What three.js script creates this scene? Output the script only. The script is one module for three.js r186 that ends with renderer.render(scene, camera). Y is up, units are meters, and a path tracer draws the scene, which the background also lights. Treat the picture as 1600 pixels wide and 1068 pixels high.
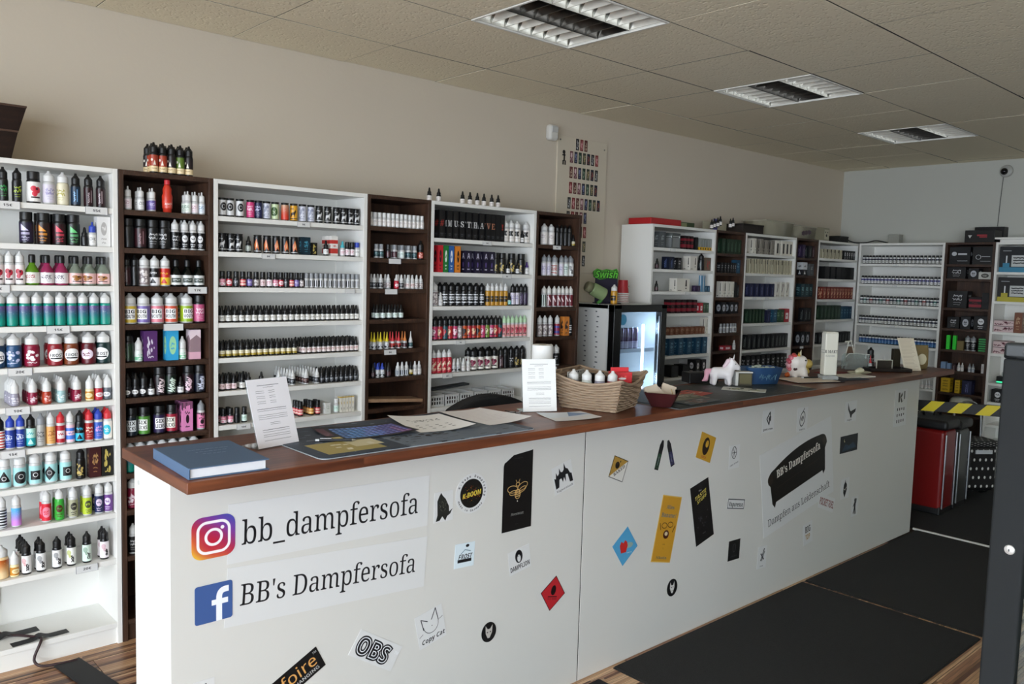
import * as THREE from 'three';
import { mergeGeometries } from 'three/addons/utils/BufferGeometryUtils.js';
import { RoundedBoxGeometry } from 'three/addons/geometries/RoundedBoxGeometry.js';
import { MarchingCubes } from 'three/addons/objects/MarchingCubes.js';
import { RectAreaLightUniformsLib } from 'three/addons/lights/RectAreaLightUniformsLib.js';

// ------------------------------------------------------------------ camera, sky, daylight, exposure
const scene = new THREE.Scene();
const camera = new THREE.PerspectiveCamera(45.01, 1600 / 1068, 0.05, 60);
camera.position.set(-1.098, 1.6355, 3.6583);
camera.rotation.set(-0.0825, -0.7368, 0.0283, 'YXZ');
const renderer = new THREE.WebGLRenderer({ antialias: true });
renderer.toneMapping = THREE.LinearToneMapping;
renderer.toneMappingExposure = 1.37;
renderer.shadowMap.enabled = true;
RectAreaLightUniformsLib.init();
scene.background = new THREE.Color(0.86, 0.95, 1.0);
scene.backgroundIntensity = 4.6;
const WIN = { x: -3.7, z0: 1.3, z1: 9.0, y0: 0.25, y1: 2.5 };
for (let k = 0; k < 5; k++) {                       // the overcast daylight that falls through each shop window
  const w = (WIN.z1 - WIN.z0) / 5, l = new THREE.RectAreaLight(new THREE.Color(0.87, 0.965, 1.11), 4.9, w - 0.1, WIN.y1 - WIN.y0 - 0.1);
  l.position.set(WIN.x + 0.03, (WIN.y0 + WIN.y1) / 2, WIN.z0 + w * (k + 0.5));
  l.lookAt(10, (WIN.y0 + WIN.y1) / 2, WIN.z0 + w * (k + 0.5));
  l.name = 'daylight'; scene.add(l);
}

// ------------------------------------------------------------------ helpers
let seed = 7;
const rnd = () => { seed = (seed + 0x6d2b79f5) | 0; let t = Math.imul(seed ^ (seed >>> 15), 1 | seed); t = (t + Math.imul(t ^ (t >>> 7), 61 | t)) ^ t; return ((t ^ (t >>> 14)) >>> 0) / 4294967296; };
const rr = (a, b) => a + (b - a) * rnd();
const used = new Map();
const numbered = (n) => { const k = used.get(n) || 0; used.set(n, k + 1); return k ? n + '_' + String(k).padStart(3, '0') : n; };
const tag = (o, label, category, group, kind) => { if (label) o.userData.label = label; if (category) o.userData.category = category; if (group) o.userData.group = group; if (kind) o.userData.kind = kind; return o; };
function thing(name, label, category, [x, y, z] = [0, 0, 0], turn = 0, group) {
  const o = new THREE.Group(); o.name = numbered(name); o.position.set(x, y, z); o.rotation.y = turn; scene.add(o);
  return tag(o, label, category, group);
}
function part(parent, name, geo, mat, pos, rot) {
  const m = new THREE.Mesh(geo, mat); m.name = parent === scene ? numbered(name) : name; m.castShadow = m.receiveShadow = true;
  if (pos) m.position.set(...pos); if (rot) m.rotation.set(...rot);
  parent.add(m); return m;
}
const one = (name, label, category, geo, mat, pos, rot, group) => tag(part(scene, name, geo, mat, pos, rot), label, category, group);
const box = (w, h, d, x = 0, y = 0, z = 0) => new THREE.BoxGeometry(w, h, d).translate(x, y, z);
const rbox = (w, h, d, r = 0.004, x = 0, y = 0, z = 0) => new RoundedBoxGeometry(w, h, d, 2, Math.min(r, w / 2.01, h / 2.01, d / 2.01)).translate(x, y, z);
const merge = (l) => mergeGeometries(l.map((g) => { const q = g.index ? g.toNonIndexed() : g; for (const k of Object.keys(q.attributes)) if (!['position', 'normal', 'uv'].includes(k)) q.deleteAttribute(k); return q; }));
const lathe = (p, n = 16) => new THREE.LatheGeometry(p.map((q) => new THREE.Vector2(...q)), n);
const tube = (pts, r, n = 24, m = 7) => new THREE.TubeGeometry(new THREE.CatmullRomCurve3(pts.map((p) => new THREE.Vector3(...p))), n, r, m);
const bar = (a, b, r, n = 8) => { const A = new THREE.Vector3(...a), B = new THREE.Vector3(...b), d = B.clone().sub(A); return new THREE.CylinderGeometry(r, r, d.length(), n).applyQuaternion(new THREE.Quaternion().setFromUnitVectors(new THREE.Vector3(0, 1, 0), d.clone().normalize())).translate(...A.add(B).multiplyScalar(0.5).toArray()); };
const mats = new Map();
const M = (color, roughness = 0.5, more) => { const k = color + roughness + JSON.stringify(more || 0); if (!mats.has(k)) mats.set(k, new THREE.MeshPhysicalMaterial({ color, roughness, ...more })); return mats.get(k); };
function blob(caps, cell, k = 0.01) {               // one smooth surface round tapered capsules [ax,ay,az,bx,by,bz,ra,rb]
  const lo = [9, 9, 9], hi = [-9, -9, -9];
  for (const c of caps) for (let i = 0; i < 3; i++) { const r = Math.max(c[6], c[7]) + cell * 3; lo[i] = Math.min(lo[i], c[i] - r, c[i + 3] - r); hi[i] = Math.max(hi[i], c[i] + r, c[i + 3] + r); }
  const size = Math.max(hi[0] - lo[0], hi[1] - lo[1], hi[2] - lo[2]), n = Math.ceil(size / cell), mc = new MarchingCubes(n, new THREE.MeshStandardMaterial(), false, false, 40000), cen = lo.map((v, i) => (v + hi[i]) / 2);
  for (let z = 0; z < n; z++) for (let y = 0; y < n; y++) for (let x = 0; x < n; x++) {
    const p = [x, y, z].map((v, i) => cen[i] + ((v - n / 2) / (n / 2)) * size / 2); let s = 0;
    for (const c of caps) {
      const d = [c[3] - c[0], c[4] - c[1], c[5] - c[2]], l = d[0] * d[0] + d[1] * d[1] + d[2] * d[2], t = l ? Math.max(0, Math.min(1, ((p[0] - c[0]) * d[0] + (p[1] - c[1]) * d[1] + (p[2] - c[2]) * d[2]) / l)) : 0;
      s += Math.exp(-(Math.hypot(p[0] - c[0] - d[0] * t, p[1] - c[1] - d[1] * t, p[2] - c[2] - d[2] * t) - (c[6] + (c[7] - c[6]) * t)) / k);
    }
    mc.field[x + y * n + z * n * n] = Math.max(-1, Math.min(1, k * Math.log(s + 1e-30)));
  }
  mc.isolation = 0; mc.update();
  const g = new THREE.BufferGeometry(), c = mc.count;
  g.setAttribute('position', new THREE.BufferAttribute(mc.positionArray.slice(0, c * 3), 3)); g.setAttribute('normal', new THREE.BufferAttribute(mc.normalArray.slice(0, c * 3), 3));
  g.setAttribute('uv', new THREE.BufferAttribute(new Float32Array(c * 2), 2));
  return g.scale(size / 2, size / 2, size / 2).translate(...cen);
}
const canvasOf = (w, h) => { const c = document.createElement('canvas'); c.width = w; c.height = h; return c; };
function texOf(c, srgb = true, rep) { const t = new THREE.CanvasTexture(c); if (srgb) t.colorSpace = THREE.SRGBColorSpace; t.wrapS = t.wrapT = rep ? THREE.RepeatWrapping : THREE.ClampToEdgeWrapping; if (rep) t.repeat.set(...rep); t.magFilter = THREE.LinearFilter; return t; }
// lattice noise that repeats after n cells
function noise2(n) { const v = Array.from({ length: n * n }, rnd), f = (t) => t * t * (3 - 2 * t); return (x, y) => { const i = Math.floor(x), j = Math.floor(y), u = f(x - i), w = f(y - j), q = (a, b) => v[(((a % n) + n) % n) + (((b % n) + n) % n) * n]; return (q(i, j) * (1 - u) + q(i + 1, j) * u) * (1 - w) + (q(i, j + 1) * (1 - u) + q(i + 1, j + 1) * u) * w; }; }
function paint(w, h, fn, srgb = true, rep) {
  const d = new Uint8Array(w * h * 4);
  for (let y = 0; y < h; y++) for (let x = 0; x < w; x++) { const c = fn(x, y), o = (y * w + x) * 4; for (let i = 0; i < 3; i++) d[o + i] = Math.max(0, Math.min(255, c[i] ?? c[0])); d[o + 3] = 255; }
  const t = new THREE.DataTexture(d, w, h); if (srgb) t.colorSpace = THREE.SRGBColorSpace; t.wrapS = t.wrapT = THREE.RepeatWrapping; t.magFilter = THREE.LinearFilter; if (rep) t.repeat.set(...rep); t.needsUpdate = true; return t;
}
// box whose uv run in metres along its longest face directions
function metric(g) {
  const p = g.attributes.position, n = g.attributes.normal, uv = g.attributes.uv;
  for (let i = 0; i < p.count; i++) { const a = Math.abs(n.getX(i)), b = Math.abs(n.getY(i)); if (a > 0.6) uv.setXY(i, p.getZ(i), p.getY(i)); else if (b > 0.6) uv.setXY(i, p.getX(i), p.getZ(i)); else uv.setXY(i, p.getX(i), p.getY(i)); }
  return g;
}
const ORD = 'first second third fourth fifth sixth seventh eighth ninth tenth eleventh twelfth thirteenth fourteenth fifteenth sixteenth seventeenth eighteenth nineteenth twentieth twenty-first twenty-second twenty-third twenty-fourth twenty-fifth twenty-sixth twenty-seventh twenty-eighth twenty-ninth thirtieth'.split(' ');

// ------------------------------------------------------------------ surfaces
const nA = noise2(16), nB = noise2(64), nC = noise2(128);
const fine = paint(512, 512, (x, y) => [110 + 70 * nB(x / 8, y / 8) + 60 * nC(x / 4, y / 4)], false);
const tileBump = paint(512, 512, (x, y) => { const v = nC(x / 4, y / 4) * 0.6 + nB(x / 8, y / 8) * 0.4; return [v > 0.42 ? 225 : 225 - (0.42 - v) * 900]; }, false);
const wallMat = new THREE.MeshStandardMaterial({ color: new THREE.Color(0.61, 0.54, 0.44), roughness: 0.92, bumpMap: fine, bumpScale: 0.0006 });
const farWallMat = new THREE.MeshStandardMaterial({ color: new THREE.Color(0.52, 0.525, 0.48), roughness: 0.92, bumpMap: fine, bumpScale: 0.0006 });
const ceilMat = new THREE.MeshStandardMaterial({ color: new THREE.Color(0.86, 0.77, 0.58), roughness: 0.95, bumpMap: tileBump, bumpScale: 0.002 });
const grainTex = (a, b, c, w = 256, h = 512) => paint(w, h, (x, y) => { const s = nA(x / 24, y / 256 * 4) * 0.5 + nB(x / 3.2, y / 64) * 0.35 + nC(x / 2, y / 16) * 0.25, k = Math.min(1, Math.max(0, s)); return [0, 1, 2].map((i) => a[i] + (b[i] - a[i]) * k + (c[i] - b[i]) * Math.max(0, k - 0.6)); });
const brownTex = grainTex([42, 27, 19], [86, 58, 42], [98, 70, 52]); brownTex.repeat.set(3, 1.2);
const brownMat = new THREE.MeshPhysicalMaterial({ map: brownTex, roughness: 0.5 });
const whiteMat = new THREE.MeshPhysicalMaterial({ color: new THREE.Color(0.84, 0.83, 0.79), roughness: 0.45 });
const blackMat = M('#101011', 0.5), steel = M('#b9bcc0', 0.3, { metalness: 1 }), darkSteel = M('#4c5054', 0.42, { metalness: 0.6 }), paper = M('#f2f2f2', 0.7);
// ------------------------------------------------------------------ print on labels and cartons: one sheet of small designs
// key | ground | ink | motif | words
const SKINS = {}, MIX = {};
`grtx|#101511|#2fae52|scr|green lettered
yetx|#111213|#b8d22e|scr|lime lettered
berry|#eceae6|#d8394c|berry|white berry
silv|#d5cfdb|#8b83b4|scr|silver lilac
gold|#e3dcc0|#a99f35|scr|pale gold
dblue|#16304a|#7fb0dc|ver|dark blue
dred|#2b0d14|#b9a7ad|ver|dark red
viow|#241d3a|#d9d3ef|split|violet and white
oran|#2a1612|#e8952c|split|orange flash
redw|#33121a|#e8475e|split|red flash
grnw|#12241a|#69c97d|split|green flash
blk|#0e0e10|#3a3a40|plain|plain black
whsc|#e9e8e6|#4a4a50|scr|white printed
carton|#e6e5e3|#b5b2b0|badge|white embossed
straw|#efe6e6|#b5283c|berry|strawberry print
fgrn|#ece9e2|#a3363f|scr|white on green glass|#79b42c
fpnk|#ece9ea|#5b5160|scr|white on pink glass|#d0477f
frose|#eec3c1|#a06a30|berry|pink floral|#a9b5a4
teal|#6a4d8c|#12907f|grad|violet to teal
frblue|#1d3c5c|#ffffff|txt:FROST|navy frosty
frblu2|#2a4f78|#cfd0ee|splash|blue ice
frmar|#8c1838|#ffffff|splash|maroon ice
frred|#90202a|#ffffff|txt:FROST|red frosty
frbrn|#7c3d20|#ffffff|txt:FROST|brown frosty
frwine|#5d1520|#efe0ee|cir|wine coloured
frteal|#14302f|#ffffff|txt:FROST|dark teal frosty
gsilv|#9c98a8|#e8e6ee|splash|silver
gmar|#8c1c3c|#f2e4ea|splash|maroon
gored|#b03a20|#f4c3bd|splash|orange-red
gteal|#9fc2c4|#eef6f6|splash|pale teal
gamb|#c4842a|#f5e4b2|cir|amber
gred|#c0283a|#f5dfe3|cir|bright red
ggry|#5a6068|#e6e9ee|cir|slate grey
gmint|#e6eee8|#7cc79a|half|mint and white
rwstr|#ecebe8|#c5322a|str|red striped
blscr|#263f9a|#dfe6fa|scr|royal blue
tealm|#bfeee2|#2aa8b0|half|turquoise
gryorn|#a9a8a4|#4a4a4c|scr|grey sketch
orscr|#e0a860|#9a4a1c|scr|orange sketch
redbox|#b02030|#f0e3e3|sq|red
pnkblu|#f7ccd9|#4a7ede|bands|pink and blue
blkcy|#141318|#3ec4e6|half|black and cyan
redscr|#a5201f|#f7ead0|scr|red script
bluscr|#3a63c4|#f0a7d6|scr|blue script
whcyan|#f3ece2|#37bfd6|cir|white and cyan
aqtri|#aadfe0|#1e2022|tri|aqua triangle
aqcir|#aadfe0|#1e2022|cir2|aqua disc
aqsq|#aadfe0|#1e2022|sq2|aqua square
aqdia|#aadfe0|#1e2022|dia|aqua diamond
dkgold|#14120e|#c4ac62|splash|black and gold
dkredg|#3c0f12|#c9a062|scr|dark red and gold
blkgold|#161510|#cbb45c|splash|black gold-printed
dkstr|#20242a|#dfe4e8|str|dark striped
cyvio|#4fb4ee|#d08ae0|grad|cyan to violet
redbad|#d8263a|#f48aa0|cir|crimson badge
grnbad|#3fae3f|#5a2a1c|badge|green badge
olibad|#a8a88c|#34322c|badge|olive badge
limbad|#b9cc3a|#4a4a34|badge|lime badge
navbad|#262f5a|#d7c3d8|badge|navy badge
purbad|#6f3f8e|#e3d9ea|badge|purple badge
amber|#b6581c|#eed0a0|grad|amber
whvred|#efeeed|#c87a80|vert|white rose
whvert|#eeeeed|#55565a|vert|white vertical-lettered
whvgrn|#eff0ea|#9aa42c|vert|white and olive
palegr|#dcefe2|#5f7a68|vert|pale green
whvpnk|#f0e7ea|#c08898|vert|white and pink
rosew|#efe2e6|#b06a80|scr|rose printed
viol|#6c5aa4|#e6e0f6|scr|violet
redbot|#d8412c|#f4ecea|scr|red
whgrn|#e8f0e6|#4a7a5c|scr|white and green
whblue|#dfe6ee|#5f86a8|scr|white and blue
dkred|#3a1a20|#8a6a70|ver|deep red
bkscr|#121214|#d8d8da|scr|black white-scrawled
bkpan|#111113|#e2e2e4|badge|black white-badged
marb|#8c7f80|#e4dcda|splash|grey marbled
bkwh|#1a1719|#f0eef0|half|black and white
redyel|#cf2f22|#f0c62e|half|red and yellow
fblk|#e5e7e5|#3f4a44|sq|white on dark glass|#0f1714
bmyel|#d8b838|#ffffff|txt:BIG MOUTH|yellow big-lettered
bmvio|#7c6ab0|#ffffff|txt:BIG MOUTH|lavender big-lettered
bmpnk|#e08090|#ffffff|txt:BIG MOUTH|pink big-lettered
bmred|#d8583e|#ffffff|txt:BIG MOUTH|orange-red big-lettered
bmlim|#9cbc28|#ffffff|txt:BIG MOUTH|lime big-lettered
pinkm|#c85a86|#f2dbe4|scr|raspberry
dgrn|#17301e|#5a7a62|ver|dark green
viobox|#542a66|#e0dce6|splash|violet splashed
cyabox|#34a8dc|#a6e0ae|cir|cyan
pnkbox|#efdbe2|#9a8088|half2|pink and white
rndwh|#141215|#ecebea|cir|white round
jnrd|#221418|#ead9dc|vscr|dark red scrawled
jngr|#16281c|#d8eadc|vscr|dark green scrawled
jnpk|#2a161e|#eccbd8|vscr|dark pink scrawled
jnbl|#15192c|#d9def2|vscr|dark blue scrawled
sixblu|#16222c|#e6eaec|txt:SIX LICKS|navy block-lettered
sixgrn|#4e8a32|#f4f4f0|txt:SIX LICKS|green block-lettered
sixvio|#2c2148|#f1eef4|txt:SIX LICKS|violet block-lettered
sixred|#a3243a|#f4efe2|txt:SIX LICKS|red block-lettered
pnkdrp|#e48cc0|#2a1420|drip|pink dripping
pnkblk|#e083ac|#20141a|drip|pink and black
eye|#d8d8d8|#101012|eye|silver eye
tpnk|#d33f7c|#f3dbe6|scr|pink
tnavy|#242850|#c3c6e6|scr|navy
tsilv|#c8cad6|#8a8ea6|splash|silver
tgrn|#c9d8ae|#3a5a2a|cir|pale green
tora|#d0a080|#d8402c|grad|orange cloud
tyel|#e0a428|#2a1a12|anim|yellow figure
anim|#131314|#cfcfcf|anim|black animal
flame|#151416|#d8733e|flame|black flame
greyd|#8a9086|#e0e4de|scr|grey
dkcyan|#0f2a38|#56b4d0|scr|dark cyan
whred|#e8e5df|#c23a34|bands|white and red
whpnk|#f0e6ea|#c04a6a|scr|white and pink
bwstr|#d9d9dc|#1c1c20|bars|black and white
dwhite|#e6e4de|#6a6460|scr|white
dyell|#e4dcc0|#a89030|half3|yellow
dredw|#e4d9d6|#9a3a3a|scr|white and red
drose|#e6cfd0|#8a3a48|scr|rose
ddark|#1d1f24|#cdd0d6|scr|dark
dbrown|#331618|#d8b8b0|scr|maroon
arose|#e08aa0|#f6e3e8|half|pink
amint|#dcefe6|#7fb09a|scr|mint
ared|#d8404c|#f4d3c8|bands|red
aora|#d88a24|#f4d69a|bands|orange
whclr|#e2e4df|#b4bab0|scr|clear white
yelwh|#ece8dc|#c9a83c|top|yellow and white
wpale|#e9e4e0|#b0a4a6|scr|pale
dkteal|#16333a|#8fc0c4|scr|dark teal
mintw|#dfe9e4|#5f8f80|scr|white and mint
whblk|#dadcdf|#1a1b20|half|white and black
redblk|#c0302c|#161214|half|red and black
dstr|#1c2632|#dfe6ee|bars|dark striped
bred|#c62430|#2a0d10|badge|red
bgrn|#1c7a34|#e6efe6|badge|green
bblu|#2c5fa4|#e3e9f4|badge|blue
bora|#e0842a|#2a1a0c|badge|orange
purA|#1d1730|#c9c6da|txtA|dark violet
bktxt|#111214|#e4e6ea|lines|black white-lettered
goldbk|#c8922a|#19130c|sq|gold and black
dkpur|#2e2040|#8a7a9c|ver|dark purple
whx|#e6e0da|#141414|xx|white cross-marked
pinkgr|#e8a0a0|#c23a4e|berry|pink and green
flame2|#c0283a|#f0e0c0|splash|red swirl
whfruit|#eee9e0|#8a2a4a|berry|white fruit
rtext|#dcdcda|#b0403a|lines|red-lettered
dkgrn|#16281c|#dfeae2|bars|dark green
redslash|#6e1e2c|#efdfe0|slash|dark red slashed
redpur|#a8283c|#4a4a9c|bands|red and purple
orbox|#e08a3a|#2a2630|splash|orange
greyclr|#54585a|#a8b0b0|scr|smoky grey
clrbox|#5c605f|#b8bfbf|pla|clear grey
rdblk|#1c1113|#8a2230|bands|black and red
clryel|#8a8f8c|#d8a820|foot|clear yellow-based
bkblu|#141b30|#5f74a8|ver|black-blue
whpen|#e2ddd2|#161616|pen|white pen-printed
bkver|#121317|#8f9a96|ver|black vertical-lettered
brnpic|#6a5a4a|#a03a30|splash|brown picture
clrblu|#5f8aa8|#dfe9f0|bar1|clear blue
blubox|#1a4662|#7fb0c8|scr|blue
grnbox|#2f4a34|#8fae8c|scr|moss green
brnbox|#7a4a34|#d0b08c|scr|brown
bkcir|#17181c|#b9bcc4|cir|black round-badged
whpho|#e4dfd2|#17140f|pen|cream pen-printed
whpho2|#e6e0d2|#1a1411|pho|cream window-printed
greypen|#8c857a|#1d1b18|pen|grey-beige
cream|#d0c9ae|#8f876e|pho2|cream ribbed
navy|#1d2140|#6a70a4|ver|navy
whdiag|#e6e2d6|#3a1c2c|diag|white curl-printed
redbrn|#7a2a20|#e0b08c|splash|red-brown
bklogo|#131416|#bfc2c6|logo|black logo-printed
bkring|#121315|#c6c9cc|ring|black ring-printed
whtin|#c4c4bc|#4a4a44|cir|pale oval
neon|#34d83c|#18a028|plain|neon green
kraft|#7a6a40|#a8965e|plain|kraft brown
grstack|#183a22|#3fb25a|str|green striped
ltblue|#7f9cc0|#b8cbe0|plain|light blue
yelbox|#c9a41c|#8a6f10|lines|yellow
warnblu|#1a1d22|#3a86a8|warn|black and blue warning
warnyel|#1b1a1c|#b8ac3a|warn|black and yellow warning
pnkpat|#d8c0c0|#5a1c2c|pat|pink patterned
w7grey|#2a2c40|#cfcfcb|w7|dark grey
w7vio|#38347c|#d2d1d2|w7|violet
w7teal|#1f5a54|#b9c4be|w7|teal
w7red|#7a1f26|#c3b4b2|w7|red
w7blue|#1f4a86|#4f7fb4|w7|blue
ffrd|#b8242c|#f0c8a0|berry|red fruit
ffpk|#c43a6a|#f2d0da|berry|pink fruit
fftl|#1f5560|#d0404c|berry|teal fruit
ffor|#c8501c|#161214|berry|orange fruit
ffgr|#7f9a3a|#efe6c0|berry|green fruit
topb|#a8402a|#f0d8a8|foot2|fruit and cream
topg|#5f7a2c|#f0dcb0|foot2|green and cream
topk|#241a1c|#efd8aa|foot2|black and cream`.split('\n').forEach((l) => { const [k, bg, ink, motif, words, body] = l.split('|'); SKINS[k] = { bg, ink, motif, words, body }; });
for (const ch of '#MUSTHAVE.!') SKINS['L' + ch] = { bg: '#121214', ink: { '#': '#a83028', '!': '#a83028', V: '#c88a70', E: '#c08060', '.': '#30302f' }[ch] || '#d8d8d8', motif: 'big:' + ch, words: ch === '.' ? 'plain black' : ch === '#' ? 'hash-marked black' : ch === '!' ? 'exclamation-marked black' : ch + '-lettered black' };
for (const p of ['8€', '9€', '10€', '15€', '17€', '20€', '']) SKINS['€' + p] = { bg: '#dededd', ink: '#2a2a30', motif: 'price:' + p, words: 'price' };
for (let k = 0; k < 8; k++) SKINS['mini' + k] = { bg: ['#1c2436', '#5a2a2a', '#22352c', '#1d1d20', '#6a3a40', '#3a4038', '#803030', '#2c2c3c'][k], ink: ['#a05a4a', '#c8b8a0', '#8aa08a', '#d0d0d0', '#e0c8c8', '#c0b080', '#d8a0a0', '#8890b8'][k], motif: 'splash', words: 'picture' };
Object.assign(MIX, { amix: ['arose', 'gred', 'ddark', 'ared', 'viol', 'marb', 'drose', 'whpnk'], w7mix: ['w7grey', 'w7teal', 'w7grey', 'w7red', 'w7grey'], fruit: ['ffpk', 'ffrd', 'fftl', 'ffrd', 'ffpk', 'marb', 'ffor', 'ffrd', 'ffrd', 'ffor', 'ffpk', 'ffgr'] });
const skinKeys = Object.keys(SKINS), CELL = 128, sheet = canvasOf(2048, 2048), sx = sheet.getContext('2d');
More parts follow.
